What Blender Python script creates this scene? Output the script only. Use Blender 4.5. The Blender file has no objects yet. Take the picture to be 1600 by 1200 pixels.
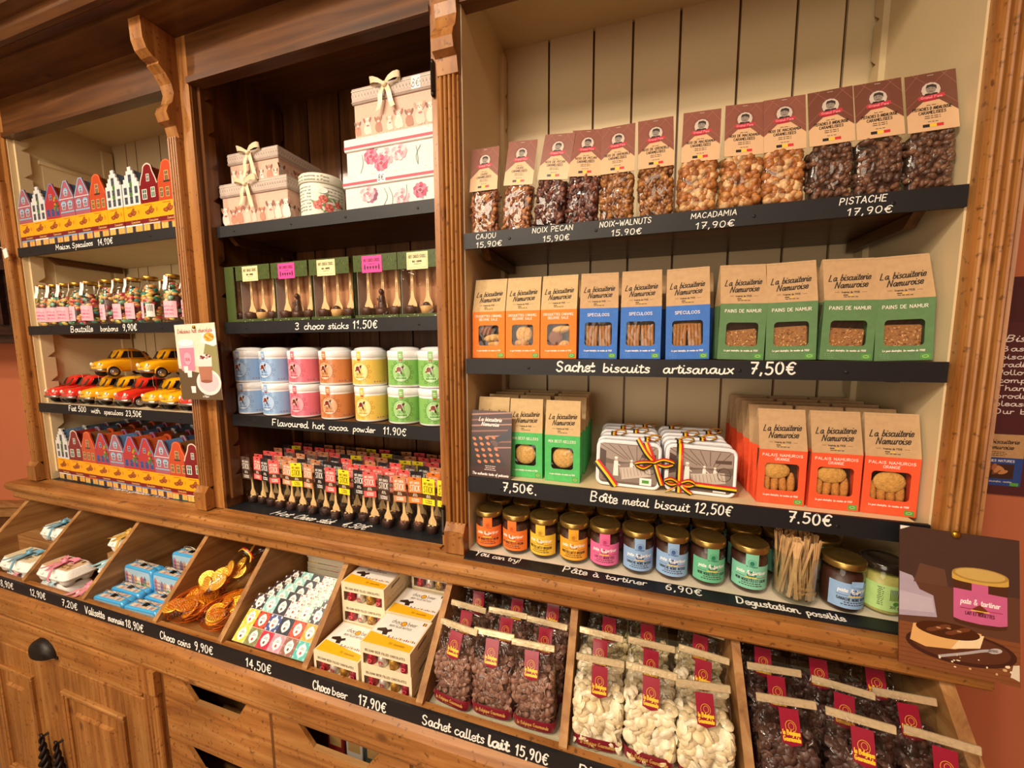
import bpy, math, random
from math import sin, cos, pi, radians, sqrt, atan2
from mathutils import Vector, Matrix, Euler

# ------------------------------------------------------------------ scene, camera, light, exposure
C = bpy.context.scene
COL = C.collection

cam_data = bpy.data.cameras.new('camera')
cam_data.sensor_width = 36.0
cam_data.lens = 591.2 / 1600 * 36
cam_data.clip_start = 0.02
cam = bpy.data.objects.new('camera', cam_data)
COL.objects.link(cam)
YAW, PITCH, ROLL = 0.299381, 0.102888, -0.0046613
_fw = Vector((-sin(YAW) * cos(PITCH), cos(YAW) * cos(PITCH), -sin(PITCH)))
_r = Vector((cos(YAW), sin(YAW), 0))
_u = _r.cross(_fw)
_r2 = _r * cos(ROLL) + _u * sin(ROLL)
_u2 = -_r * sin(ROLL) + _u * cos(ROLL)
cam.matrix_world = Matrix(((_r2.x, _u2.x, -_fw.x, 0), (_r2.y, _u2.y, -_fw.y, -1.0), (_r2.z, _u2.z, -_fw.z, 2.0), (0, 0, 0, 1)))
C.camera = cam

world = bpy.data.worlds.new('world')
C.world = world
world.use_nodes = True
world.node_tree.nodes['Background'].inputs[0].default_value = (1.0, 0.82, 0.62, 1)
world.node_tree.nodes['Background'].inputs[1].default_value = 0.05

C.view_settings.view_transform = 'Standard'
C.view_settings.look = 'None'
C.view_settings.gamma = 1.0
C.view_settings.use_curve_mapping = False
C.view_settings.exposure = 0.0


def light(kind, loc, target, power, col, size=0.1, spot=None, blend=0.4):
    d = bpy.data.lights.new('spot_or_fill_light', kind)
    d.energy = power
    d.color = col
    if kind == 'AREA':
        d.shape = 'DISK'
        d.size = size
    else:
        d.shadow_soft_size = size
    if kind == 'SPOT':
        d.spot_size = radians(spot)
        d.spot_blend = blend
    o = bpy.data.objects.new('spot_or_fill_light', d)
    o.location = loc
    o.rotation_euler = (Vector(target) - Vector(loc)).to_track_quat('-Z', 'Y').to_euler()
    COL.objects.link(o)
    return o


WARM = (1.0, 0.83, 0.63)
# shop ceiling spots in front of the cabinet
for (lx, ly, tx, tz, pw) in ((-2.9, -1.75, -2.1, 1.5, 105), (-1.7, -1.85, -1.1, 1.4, 98), (-0.65, -1.9, -0.22, 1.4, 112)):
    light('SPOT', (lx, ly, 3.72), (tx, 0.1, tz), pw, WARM, 0.07, 80, 0.75)
light('AREA', (-1.6, -2.7, 3.74), (-1.6, -2.3, 0), 115, WARM, 1.6)  # broad soft fill added below the ceiling, not one of the spots
light('AREA', (0.5, -2.9, 3.74), (0.4, -2.5, 0), 34, WARM, 1.4)  # second, weaker added fill towards the right end
# frontal fill added behind the camera to brighten the bays, no known source
light('AREA', (-1.2, -4.0, 1.9), (-0.9, 0, 2.2), 48, (1.0, 0.88, 0.72), 2.2)

# ------------------------------------------------------------------ materials


def lin(h):
    if isinstance(h, str):
        h = h.lstrip('#')
        v = [int(h[i:i + 2], 16) / 255 for i in (0, 2, 4)]
        return tuple(c / 12.92 if c <= 0.04045 else ((c + 0.055) / 1.055) ** 2.4 for c in v)
    return tuple(h[:3])


M = {}


def new_mat(key, rough=0.5, metal=0.0, spec=0.5, coat=0.0):
    m = bpy.data.materials.new(key)
    m.use_nodes = True
    nt = m.node_tree
    b = nt.nodes['Principled BSDF']
    b.inputs['Roughness'].default_value = rough
    b.inputs['Metallic'].default_value = metal
    b.inputs['Specular IOR Level'].default_value = spec
    b.inputs['Coat Weight'].default_value = coat
    b.inputs['Coat Roughness'].default_value = 0.12
    M[key] = m
    return m, nt, b


def node(nt, t, **kw):
    n = nt.nodes.new(t)
    for k, v in kw.items():
        setattr(n, k, v)
    return n


def mixc(nt, typ, fac, a, b):
    n = node(nt, 'ShaderNodeMix', data_type='RGBA', blend_type=typ)
    for sock, val in ((n.inputs[0], fac), (n.inputs[6], a), (n.inputs[7], b)):
        if hasattr(val, 'is_linked') or isinstance(val, bpy.types.NodeSocket):
            nt.links.new(val, sock)
        else:
            sock.default_value = val if not isinstance(val, tuple) else (*val[:3], 1)
    return n.outputs[2]


def attr_mat(key, rough, metal=0.0, spec=0.5, coat=0.0, noise=0.0, nscale=60, bump=0.0, bscale=120, nstretch=(1, 1, 1)):
    """printed surface: colour comes from the mesh's own print, with a little procedural mottling"""
    m, nt, b = new_mat(key, rough, metal, spec, coat)
    at = node(nt, 'ShaderNodeAttribute', attribute_name='Col')
    tc = node(nt, 'ShaderNodeTexCoord')
    src = at.outputs['Color']
    mp = node(nt, 'ShaderNodeMapping')
    mp.inputs['Scale'].default_value = nstretch
    nt.links.new(tc.outputs['Object'], mp.inputs[0])
    if noise:
        n = node(nt, 'ShaderNodeTexNoise')
        n.inputs['Scale'].default_value = nscale
        n.inputs['Detail'].default_value = 5
        nt.links.new(mp.outputs[0], n.inputs['Vector'])
        r = node(nt, 'ShaderNodeMapRange')
        r.inputs[1].default_value = 0.3
        r.inputs[2].default_value = 0.7
        r.inputs[3].default_value = 1 - noise
        r.inputs[4].default_value = 1 + noise * 0.5
        nt.links.new(n.outputs[0], r.inputs[0])
        v = node(nt, 'ShaderNodeVectorMath', operation='SCALE')
        nt.links.new(src, v.inputs[0])
        nt.links.new(r.outputs[0], v.inputs['Scale'])
        src = v.outputs[0]
    nt.links.new(src, b.inputs['Base Color'])
    if bump:
        n = node(nt, 'ShaderNodeTexNoise')
        n.inputs['Scale'].default_value = bscale
        n.inputs['Detail'].default_value = 3
        nt.links.new(tc.outputs['Object'], n.inputs['Vector'])
        bp = node(nt, 'ShaderNodeBump')
        bp.inputs['Strength'].default_value = bump
        bp.inputs['Distance'].default_value = 0.004
        nt.links.new(n.outputs[0], bp.inputs['Height'])
        nt.links.new(bp.outputs[0], b.inputs['Normal'])
    return m


attr_mat('card', 0.55, noise=0.05)
attr_mat('coated', 0.3, coat=0.25, noise=0.04)
attr_mat('gloss', 0.18, coat=0.6, noise=0.02)
attr_mat('kraft', 0.75, noise=0.09, nscale=90, bump=0.18, bscale=45)
attr_mat('cloth', 0.6, noise=0.1, nscale=200)
attr_mat('satin', 0.32, noise=0.05)
attr_mat('pulp', 0.85, noise=0.06, nscale=150, bump=0.3, bscale=260)
attr_mat('choc', 0.42, noise=0.18, nscale=70, bump=0.12, bscale=140)
attr_mat('nut', 0.38, noise=0.45, nscale=90, bump=0.55, bscale=150)
attr_mat('biscuit', 0.8, noise=0.28, nscale=170, bump=0.5, bscale=240)
attr_mat('metal', 0.3, metal=0.9, noise=0.1)
attr_mat('iron', 0.45, metal=0.6, noise=0.3)
attr_mat('foil', 0.26, metal=0.55, noise=0.15, nscale=40, bump=0.35, bscale=180)
attr_mat('chalk', 0.9, noise=0.12, nscale=300)
attr_mat('sticks', 0.6, noise=0.2, nscale=60, nstretch=(6, 6, 0.6))
attr_mat('paint', 0.5, noise=0.07, nscale=6, bump=0.06, bscale=30)
attr_mat('plaster', 0.85, noise=0.08, nscale=3, bump=0.15, bscale=40)
attr_mat('glitter', 0.4, noise=0.5, nscale=900, bump=0.5, bscale=900)


def film_mat(key, tint, base=0.06, edge=0.5, rough=0.06, bump=0.5, bscale=28, haze=0.0):
    m = bpy.data.materials.new(key)
    m.use_nodes = True
    nt = m.node_tree
    nt.nodes.clear()
    out = node(nt, 'ShaderNodeOutputMaterial')
    tr = node(nt, 'ShaderNodeBsdfTransparent')
    tr.inputs[0].default_value = (*tint, 1)
    gl = node(nt, 'ShaderNodeBsdfGlossy')
    gl.inputs['Roughness'].default_value = rough
    lw = node(nt, 'ShaderNodeLayerWeight')
    lw.inputs[0].default_value = 0.5
    r = node(nt, 'ShaderNodeMapRange')
    r.inputs[3].default_value = base
    r.inputs[4].default_value = edge
    pw = node(nt, 'ShaderNodeMath', operation='POWER')
    pw.inputs[1].default_value = 3.0
    nt.links.new(lw.outputs['Facing'], pw.inputs[0])
    nt.links.new(pw.outputs[0], r.inputs[0])
    mx = node(nt, 'ShaderNodeMixShader')
    nt.links.new(r.outputs[0], mx.inputs[0])
    nt.links.new(tr.outputs[0], mx.inputs[1])
    nt.links.new(gl.outputs[0], mx.inputs[2])
    last = mx.outputs[0]
    if haze:
        df = node(nt, 'ShaderNodeBsdfDiffuse')
        m2 = node(nt, 'ShaderNodeMixShader')
        m2.inputs[0].default_value = haze
        nt.links.new(last, m2.inputs[1])
        nt.links.new(df.outputs[0], m2.inputs[2])
        last = m2.outputs[0]
    if bump:
        tc = node(nt, 'ShaderNodeTexCoord')
        n = node(nt, 'ShaderNodeTexNoise')
        n.inputs['Scale'].default_value = bscale
        n.inputs['Detail'].default_value = 2
        n.inputs['Distortion'].default_value = 1.2
        nt.links.new(tc.outputs['Object'], n.inputs['Vector'])
        bp = node(nt, 'ShaderNodeBump')
        bp.inputs['Strength'].default_value = bump
        bp.inputs['Distance'].default_value = 0.02
        nt.links.new(n.outputs[0], bp.inputs['Height'])
        nt.links.new(bp.outputs[0], gl.inputs['Normal'])
        nt.links.new(bp.outputs[0], lw.inputs['Normal'])
    nt.links.new(last, out.inputs[0])
    M[key] = m


film_mat('film', (0.985, 0.985, 0.98), 0.042, 0.40, 0.07, 0.4, 14)
film_mat('film_crinkle', (0.985, 0.985, 0.98), 0.06, 0.5, 0.08, 1.0, 24)
film_mat('film_flat', (0.985, 0.985, 0.985), 0.03, 0.3, 0.04, 0.12, 12)
film_mat('glass', (0.95, 0.97, 0.95), 0.04, 0.6, 0.02, 0.0)
film_mat('net', (1.0, 0.80, 0.50), 0.05, 0.30, 0.15, 0.8, 60)
attr_mat('goldpaper', 0.24, metal=0.5, noise=0.15, nscale=120, bump=0.25, bscale=90)


def wood(key, dark, mid, light_, axis, rough=0.42, coat=0.15, scale=1.0, wear=0.0, knots=True):
    m, nt, b = new_mat(key, rough, 0, 0.4, coat)
    tc = node(nt, 'ShaderNodeTexCoord')
    mp = node(nt, 'ShaderNodeMapping')
    s = [26 * scale] * 3
    s['XYZ'.index(axis)] = 1.5 * scale
    mp.inputs['Scale'].default_value = s
    nt.links.new(tc.outputs['Object'], mp.inputs[0])
    n1 = node(nt, 'ShaderNodeTexNoise')
    n1.inputs['Scale'].default_value = 1.0
    n1.inputs['Detail'].default_value = 8
    n1.inputs['Roughness'].default_value = 0.62
    n1.inputs['Distortion'].default_value = 0.8
    nt.links.new(mp.outputs[0], n1.inputs['Vector'])
    cr = node(nt, 'ShaderNodeValToRGB')
    cr.color_ramp.elements[0].position = 0.30
    cr.color_ramp.elements[0].color = (*lin(dark), 1)
    cr.color_ramp.elements[1].position = 0.72
    cr.color_ramp.elements[1].color = (*lin(light_), 1)
    e = cr.color_ramp.elements.new(0.5)
    e.color = (*lin(mid), 1)
    nt.links.new(n1.outputs[0], cr.inputs[0])
    col = cr.outputs[0]
    n2 = node(nt, 'ShaderNodeTexNoise')
    n2.inputs['Scale'].default_value = 4.0
    n2.inputs['Detail'].default_value = 4
    nt.links.new(tc.outputs['Object'], n2.inputs['Vector'])
    r = node(nt, 'ShaderNodeMapRange')
    r.inputs[1].default_value = 0.3
    r.inputs[2].default_value = 0.7
    r.inputs[3].default_value = 0.78
    r.inputs[4].default_value = 1.12
    nt.links.new(n2.outputs[0], r.inputs[0])
    v = node(nt, 'ShaderNodeVectorMath', operation='SCALE')
    nt.links.new(col, v.inputs[0])
    nt.links.new(r.outputs[0], v.inputs['Scale'])
    col = v.outputs[0]
    if knots:
        vo = node(nt, 'ShaderNodeTexVoronoi')
        mp2 = node(nt, 'ShaderNodeMapping')
        s2 = [9.0] * 3
        s2['XYZ'.index(axis)] = 5.0
        mp2.inputs['Scale'].default_value = s2
        nt.links.new(tc.outputs['Object'], mp2.inputs[0])
        nt.links.new(mp2.outputs[0], vo.inputs['Vector'])
        vo.inputs['Scale'].default_value = 1.0
        k = node(nt, 'ShaderNodeMapRange')
        k.inputs[1].default_value = 0.05
        k.inputs[2].default_value = 0.13
        k.inputs[3].default_value = 0.75
        k.inputs[4].default_value = 0.0
        nt.links.new(vo.outputs['Distance'], k.inputs[0])
        col = mixc(nt, 'MIX', k.outputs[0], col, tuple(c * 0.5 for c in lin(dark)))
    if wear:
        n3 = node(nt, 'ShaderNodeTexNoise')
        n3.inputs['Scale'].default_value = 75
        n3.inputs['Detail'].default_value = 6
        nt.links.new(tc.outputs['Object'], n3.inputs['Vector'])
        k = node(nt, 'ShaderNodeMapRange')
        k.inputs[1].default_value = 0.60
        k.inputs[2].default_value = 0.68
        k.inputs[3].default_value = 0.0
        k.inputs[4].default_value = wear
        nt.links.new(n3.outputs[0], k.inputs[0])
        col = mixc(nt, 'MIX', k.outputs[0], col, tuple(c * 0.35 for c in lin(dark)))
    nt.links.new(col, b.inputs['Base Color'])
    bp = node(nt, 'ShaderNodeBump')
    bp.inputs['Strength'].default_value = 0.15
    bp.inputs['Distance'].default_value = 0.003
    nt.links.new(n1.outputs[0], bp.inputs['Height'])
    nt.links.new(bp.outputs[0], b.inputs['Normal'])
    return m


for ax in 'XYZ':
    wood('pine_' + ax, '#74421a', '#9c6630', '#b5834a', ax, wear=0.65)
    wood('stain_' + ax, '#40240e', '#5e3818', '#754a26', ax, rough=0.38)
    wood('bin_' + ax, '#7c5028', '#9e703e', '#b58d5a', ax, rough=0.6, coat=0.0)
wood('ebony_X', '#1c0d08', '#2e1710', '#44261a', 'X', rough=0.4)


def plain(key, col, rough, noise=0.1, scale=20, spec=0.4, bump=0.0):
    m, nt, b = new_mat(key, rough, 0, spec)
    tc = node(nt, 'ShaderNodeTexCoord')
    n = node(nt, 'ShaderNodeTexNoise')
    n.inputs['Scale'].default_value = scale
    n.inputs['Detail'].default_value = 6
    nt.links.new(tc.outputs['Object'], n.inputs['Vector'])
    c = lin(col)
    out = mixc(nt, 'MIX', n.outputs[0], tuple(x * (1 - noise) for x in c), tuple(min(1, x * (1 + noise)) for x in c))
    nt.links.new(out, b.inputs['Base Color'])
    if bump:
        bp = node(nt, 'ShaderNodeBump')
        bp.inputs['Strength'].default_value = bump
        bp.inputs['Distance'].default_value = 0.004
        nt.links.new(n.outputs[0], bp.inputs['Height'])
        nt.links.new(bp.outputs[0], b.inputs['Normal'])
    return m


plain('cream', '#d8c39a', 0.5, 0.06, 5)
plain('board', '#15161a', 0.5, 0.25, 30, 0.4, 0.05)
plain('coral', '#b96c4a', 0.85, 0.07, 4, 0.2, 0.1)
plain('ceiling_white', '#d9cdb8', 0.9, 0.03, 3)
plain('floor_tile', '#8a6a4c', 0.5, 0.2, 6)
plain('greywood', '#8b8578', 0.7, 0.15, 12)
plain('shelf_paint', '#cdbd9a', 0.55, 0.1, 9)
plain('marble_paper', '#d8cdb8', 0.5, 0.22, 30)

# ------------------------------------------------------------------ object helpers


def thing(name, label, cat, loc=(0, 0, 0), rotz=0.0, group=None, rot=None, scale=None):
    o = bpy.data.objects.new(name, None)
    o.empty_display_size = 0.02
    COL.objects.link(o)
    o.location = loc
    o.rotation_euler = rot if rot else (0, 0, rotz)
    if scale:
        o.scale = scale
    o['label'] = label
    o['category'] = cat
    if group:
        o['group'] = group
    return o


def part(name, me, parent, label=None, kind=None):
    if isinstance(me, MB):
        me = me.mesh(name)
    o = bpy.data.objects.new(name, me)
    COL.objects.link(o)
    o.parent = parent
    if label:
        o['label'] = label
    if kind:
        o['kind'] = kind
    return o


def single(name, mb, label, cat, loc=(0, 0, 0), rot=(0, 0, 0), group=None):
    me = mb.mesh(name) if isinstance(mb, MB) else mb
    o = bpy.data.objects.new(name, me)
    COL.objects.link(o)
    o.location = loc
    o.rotation_euler = rot
    o['label'] = label
    o['category'] = cat
    if group:
        o['group'] = group
    return o


def struct(name, mb, parent=None):
    me = mb.mesh(name) if isinstance(mb, MB) else mb
    o = bpy.data.objects.new(name, me)
    COL.objects.link(o)
    if parent:
        o.parent = parent
    o['kind'] = 'structure'
    return o


# a kit is a list of (part name, mesh, label, kind, [children kits])
def assemble(kit, parent):
    for it in kit:
        nm, me, lab, kd, kids = it
        o = part(nm, me, parent, lab, kd)
        if kids:
            assemble(kids, o)


def K(nm, mb, lab=None, kd=None, kids=()):
    return (nm, mb.mesh(nm) if isinstance(mb, MB) else mb, lab, kd, list(kids))


_kits = {}


def place(key, maker, name, label, cat, loc, rotz=0.0, group=None, rot=None, scale=None):
    if key not in _kits:
        _kits[key] = maker()
    t = thing(name, label, cat, (loc[0], loc[1], loc[2] + .0008), rotz, group, rot, scale)
    assemble(_kits[key], t)
    return t


# ------------------------------------------------------------------ mesh builder


class MB:
    def __init__(s):
        s.v = []
        s.f = []
        s.c = []
        s.m = []
        s.s = []
        s.t = None

    def add(s, vs, fs, col='#ffffff', mat='card', smooth=False):
        n = len(s.v)
        if s.t is not None:
            vs = [s.t @ Vector(p) for p in vs]
        s.v.extend(tuple(p) for p in vs)
        c = lin(col)
        for f in fs:
            s.f.append(tuple(i + n for i in f))
            s.c.append(c)
            s.m.append(mat)
            s.s.append(smooth)
        return s

    def mesh(s, name):
        me = bpy.data.meshes.new(name)
        me.from_pydata(s.v, [], s.f)
        keys = []
        for k in s.m:
            if k not in keys:
                keys.append(k)
        for k in keys:
            me.materials.append(M[k])
        idx = {k: i for i, k in enumerate(keys)}
        me.polygons.foreach_set('material_index', [idx[k] for k in s.m])
        me.polygons.foreach_set('use_smooth', s.s)
        ca = me.color_attributes.new('Col', 'FLOAT_COLOR', 'CORNER')
        buf = []
        for f, c in zip(s.f, s.c):
            buf.extend((c[0], c[1], c[2], 1.0) * len(f))
        ca.data.foreach_set('color', buf)
        me.update()
        return me

    def quad(s, a, b, c, d, col='#ffffff', mat='card'):
        return s.add([a, b, c, d], [(0, 1, 2, 3)], col, mat)

    def box(s, x0, x1, y0, y1, z0, z1, col='#ffffff', mat='card'):
        vs = [(x0, y0, z0), (x1, y0, z0), (x1, y1, z0), (x0, y1, z0), (x0, y0, z1), (x1, y0, z1), (x1, y1, z1), (x0, y1, z1)]
        return s.add(vs, [(0, 3, 2, 1), (4, 5, 6, 7), (0, 1, 5, 4), (1, 2, 6, 5), (2, 3, 7, 6), (3, 0, 4, 7)], col, mat)

    def extrude(s, pts, plane, a0, a1, col='#ffffff', mat='card', cap0=True, cap1=True, smooth=False, capcol=None):
        """pts 2d outline in plane 'xz','yz','xy'; extruded along the third axis from a0 to a1"""
        def P(p, a):
            return {'xz': (p[0], a, p[1]), 'yz': (a, p[0], p[1]), 'xy': (p[0], p[1], a)}[plane]
        n = len(pts)
        vs = [P(p, a0) for p in pts] + [P(p, a1) for p in pts]
        s.add(vs, [(i, (i + 1) % n, n + (i + 1) % n, n + i) for i in range(n)], col, mat, smooth)
        if cap0:
            s.add([P(p, a0) for p in pts], [tuple(range(n))], capcol or col, mat)
        if cap1:
            s.add([P(p, a1) for p in pts], [tuple(range(n))], capcol or col, mat)
        return s

    def rings(s, rings, col, mat, smooth=True, cap0=False, cap1=False, cols=None):
        n = len(rings[0])
        base = len(s.v)
        vs = [p for r in rings for p in r]
        if s.t is not None:
            vs = [s.t @ Vector(p) for p in vs]
        s.v.extend(tuple(p) for p in vs)
        for k in range(len(rings) - 1):
            c = lin(cols[k] if cols else col)
            for i in range(n):
                j = (i + 1) % n
                s.f.append((base + k * n + i, base + k * n + j, base + (k + 1) * n + j, base + (k + 1) * n + i))
                s.c.append(c)
                s.m.append(mat)
                s.s.append(smooth)
        for flag, k in ((cap0, 0), (cap1, len(rings) - 1)):
            if flag:
                s.f.append(tuple(base + k * n + i for i in range(n)))
                s.c.append(lin((cols[min(k, len(cols) - 1)] if cols else col)))
                s.m.append(mat)
                s.s.append(False)
        return s

    def lathe(s, prof, n=28, col='#ffffff', mat='card', c=(0, 0), cap0=False, cap1=False, smooth=True, cols=None):
        rs = [[(c[0] + r * cos(2 * pi * i / n), c[1] + r * sin(2 * pi * i / n), z) for i in range(n)] for r, z in prof]
        return s.rings(rs, col, mat, smooth, cap0, cap1, cols)

    def tube(s, path, r, n=8, col='#ffffff', mat='card', cap=True, closed=False):
        path = [Vector(p) for p in path]
        rs = []
        up = Vector((0.13, 0.21, 0.97))
        m = len(path)
        for i, p in enumerate(path):
            t = (path[min(i + 1, m - 1)] - path[max(i - 1, 0)]).normalized()
            a = t.cross(up)
            if a.length < 1e-4:
                a = t.cross(Vector((1, 0, 0)))
            a.normalize()
            b = t.cross(a)
            rr = r[i] if isinstance(r, (list, tuple)) else r
            rs.append([p + a * rr * cos(2 * pi * k / n) + b * rr * sin(2 * pi * k / n) for k in range(n)])
        return s.rings(rs, col, mat, True, cap, cap)

    def band(s, path, wvec, col, mat='satin', th=0.0006):
        """a ribbon of width vector wvec along path"""
        path = [Vector(p) for p in path]
        wv = [Vector(w) for w in wvec] if isinstance(wvec, list) else [Vector(wvec)] * len(path)
        vs = []
        for p, w in zip(path, wv):
            vs += [p - w / 2, p + w / 2]
        fs = [(2 * i, 2 * i + 1, 2 * i + 3, 2 * i + 2) for i in range(len(path) - 1)]
        return s.add(vs, fs, col, mat, True)

    def ell(s, c, r, nu=10, nv=6, col='#ffffff', mat='card', rot=None, half=False):
        R = rot.to_matrix() if rot else None
        vs = []
        z0 = 0.0 if half else -pi / 2
        for j in range(nv + 1):
            a = z0 + (pi / 2 - z0) * j / nv
            for i in range(nu):
                b = 2 * pi * i / nu
                p = Vector((r[0] * cos(a) * cos(b), r[1] * cos(a) * sin(b), r[2] * sin(a)))
                if R:
                    p = R @ p
                vs.append(p + Vector(c))
        fs = [(j * nu + i, j * nu + (i + 1) % nu, (j + 1) * nu + (i + 1) % nu, (j + 1) * nu + i) for j in range(nv) for i in range(nu)]
        return s.add(vs, fs, col, mat, True)

    def rbox(s, x0, x1, y0, y1, z0, z1, r, col='#ffffff', mat='card', n=4, ch=0.0):
        """box with rounded vertical edges (radius r) and a small chamfer ch at top and bottom"""
        def ring(z, ins):
            out = []
            for cx, cy, a0 in ((x1 - r, y1 - r, 0), (x0 + r, y1 - r, pi / 2), (x0 + r, y0 + r, pi), (x1 - r, y0 + r, 3 * pi / 2)):
                for k in range(n + 1):
                    a = a0 + pi / 2 * k / n
                    out.append((cx + (r - ins) * cos(a), cy + (r - ins) * sin(a), z))
            return out
        rs = [ring(z0, ch), ring(z0 + ch, 0), ring(z1 - ch, 0), ring(z1, ch)] if ch else [ring(z0, 0), ring(z1, 0)]
        return s.rings(rs, col, mat, True if not ch else True, True, True)

    def bevbox(s, x0, x1, y0, y1, z0, z1, b, col='#ffffff', mat='card'):
        """box with all edges chamfered by b"""
        vs = []
        idx = {}
        for ix, (xa, xb) in enumerate(((x0, x0 + b), (x1, x1 - b))):
            for iy, (ya, yb) in enumerate(((y0, y0 + b), (y1, y1 - b))):
                for iz, (za, zb) in enumerate(((z0, z0 + b), (z1, z1 - b))):
                    for k, p in enumerate(((xa, yb, zb), (xb, ya, zb), (xb, yb, za))):
                        idx[ix, iy, iz, k] = len(vs)
                        vs.append(p)
        fs = []
        for i in (0, 1):
            fs.append(tuple(idx[i, a, c_, 0] for a, c_ in ((0, 0), (1, 0), (1, 1), (0, 1))))
            fs.append(tuple(idx[a, i, c_, 1] for a, c_ in ((0, 0), (1, 0), (1, 1), (0, 1))))
            fs.append(tuple(idx[a, c_, i, 2] for a, c_ in ((0, 0), (1, 0), (1, 1), (0, 1))))
        for a in (0, 1):
            for c_ in (0, 1):
                fs.append((idx[0, a, c_, 1], idx[1, a, c_, 1], idx[1, a, c_, 2], idx[0, a, c_, 2]))
                fs.append((idx[a, 0, c_, 0], idx[a, 1, c_, 0], idx[a, 1, c_, 2], idx[a, 0, c_, 2]))
                fs.append((idx[a, c_, 0, 0], idx[a, c_, 1, 0], idx[a, c_, 1, 1], idx[a, c_, 0, 1]))
                for e in (0, 1):
                    fs.append((idx[a, c_, e, 0], idx[a, c_, e, 1], idx[a, c_, e, 2]))
        return s.add(vs, list(dict.fromkeys(fs)), col, mat)


# ------------------------------------------------------------------ printing on surfaces
def PM(o, u, v, n=None):
    o, u, v = Vector(o), Vector(u), Vector(v)
    n = Vector(n) if n else u.cross(v).normalized()
    return lambda a, b, h: o + u * a + v * b + n * h


def CM(r, cx=0.0, cy=0.0, z0=0.0, a0=-pi / 2):
    return lambda a, b, h: Vector((cx + (r + h) * cos(a0 + a / r), cy + (r + h) * sin(a0 + a / r), z0 + b))


FRONT = PM((0, 0, 0), (1, 0, 0), (0, 0, 1), (0, -1, 0))


class Art:
    def __init__(s, mb, mp, mat='card', h=0.0003, step=0.000015, seg=None):
        s.mb, s.mp, s.mat, s.h, s.step, s.seg = mb, mp, mat, h, step, seg

    def up(s):
        s.h += s.step

    def rect(s, u0, v0, u1, v1, col, mat=None):
        n = 1 if not s.seg else max(1, int(abs(u1 - u0) / s.seg + 0.99))
        vs = []
        for i in range(n + 1):
            u = u0 + (u1 - u0) * i / n
            vs += [s.mp(u, v0, s.h), s.mp(u, v1, s.h)]
        s.mb.add(vs, [(2 * i, 2 * i + 2, 2 * i + 3, 2 * i + 1) for i in range(n)], col, mat or s.mat, bool(s.seg))
        s.up()

    def poly(s, pts, col, mat=None):
        s.mb.add([s.mp(p[0], p[1], s.h) for p in pts], [tuple(range(len(pts)))], col, mat or s.mat)
        s.up()

    def ell(s, u, v, ru, rv, col, mat=None, n=12, rot=0.0):
        if s.seg and rot == 0.0:
            k = 6
            vs = []
            for i in range(k + 1):
                a = -pi / 2 + pi * i / k
                du, dv = ru * sin(a), rv * cos(a)
                vs += [s.mp(u + du, v - dv, s.h), s.mp(u + du, v + dv, s.h)]
            s.mb.add(vs, [(2 * i, 2 * i + 2, 2 * i + 3, 2 * i + 1) for i in range(k)], col, mat or s.mat, True)
            s.up()
            return
        c, d = cos(rot), sin(rot)
        s.poly([(u + ru * cos(2 * pi * i / n) * c - rv * sin(2 * pi * i / n) * d, v + ru * cos(2 * pi * i / n) * d + rv * sin(2 * pi * i / n) * c) for i in range(n)], col, mat)

    def line(s, pts, w, col, mat=None, cap=False):
        n = len(pts)
        if n < 2:
            return
        for i in range(1, n - 1):       # break the pen stroke at sharp corners
            ax, ay = pts[i][0] - pts[i - 1][0], pts[i][1] - pts[i - 1][1]
            bx, by = pts[i + 1][0] - pts[i][0], pts[i + 1][1] - pts[i][1]
            if ax * bx + ay * by < 0.45 * sqrt((ax * ax + ay * ay) * (bx * bx + by * by)):
                s.line(pts[:i + 1], w, col, mat, True)
                s.h += 0.000002
                s.line(pts[i:], w, col, mat, True)
                return
        L, R = [], []
        for i in range(n):
            x0, y0 = pts[max(i - 1, 0)]
            x1, y1 = pts[min(i + 1, n - 1)]
            dx, dy = x1 - x0, y1 - y0
            l = sqrt(dx * dx + dy * dy) or 1
            nx, ny = -dy / l * w / 2, dx / l * w / 2
            ex = ey = 0
            if cap and i in (0, n - 1):
                sg = -1 if i == 0 else 1
                ex, ey = sg * dx / l * w * 0.3, sg * dy / l * w * 0.3
            L.append((pts[i][0] + nx + ex, pts[i][1] + ny + ey))
            R.append((pts[i][0] - nx + ex, pts[i][1] - ny + ey))
        vs = []
        for a, b in zip(L, R):
            vs += [s.mp(a[0], a[1], s.h), s.mp(b[0], b[1], s.h)]
        s.mb.add(vs, [(2 * i, 2 * i + 1, 2 * i + 3, 2 * i + 2) for i in range(n - 1)], col, mat or s.mat)

    def ring(s, u, v, ru, rv, w, col, n=18):
        s.line([(u + ru * cos(2 * pi * i / n), v + rv * sin(2 * pi * i / n)) for i in range(n + 1)], w, col)
        s.up()

    def text(s, txt, u, v, h, col, w=None, width=None, slant=0.0, mat=None, align='l', rot=0.0, jit=0.0, sp=0.9):
        """h = capital height; width fits the text to that width; align l/c/r"""
        strokes, adv = layout(txt, sp)
        k = h / 7.0
        kx = k if not width else width / max(adv, 0.1)
        wtot = adv * kx
        off = {'l': 0, 'c': -wtot / 2, 'r': -wtot}[align]
        w = w or h * 0.13
        cr, sr = cos(rot), sin(rot)
        rnd = random.Random(len(txt) * 7 + int(abs(u) * 1e4))
        hh = s.h
        for st in strokes:
            j = rnd.uniform(-jit, jit) * h
            pts = []
            for x, y in st:
                a, b = off + x * kx + y * k * slant, y * k + j
                pts.append((u + a * cr - b * sr, v + a * sr + b * cr))
            s.line(pts, w, col, mat, True)
            s.h += 0.000002
        s.h = hh + s.step
        return wtot


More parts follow.
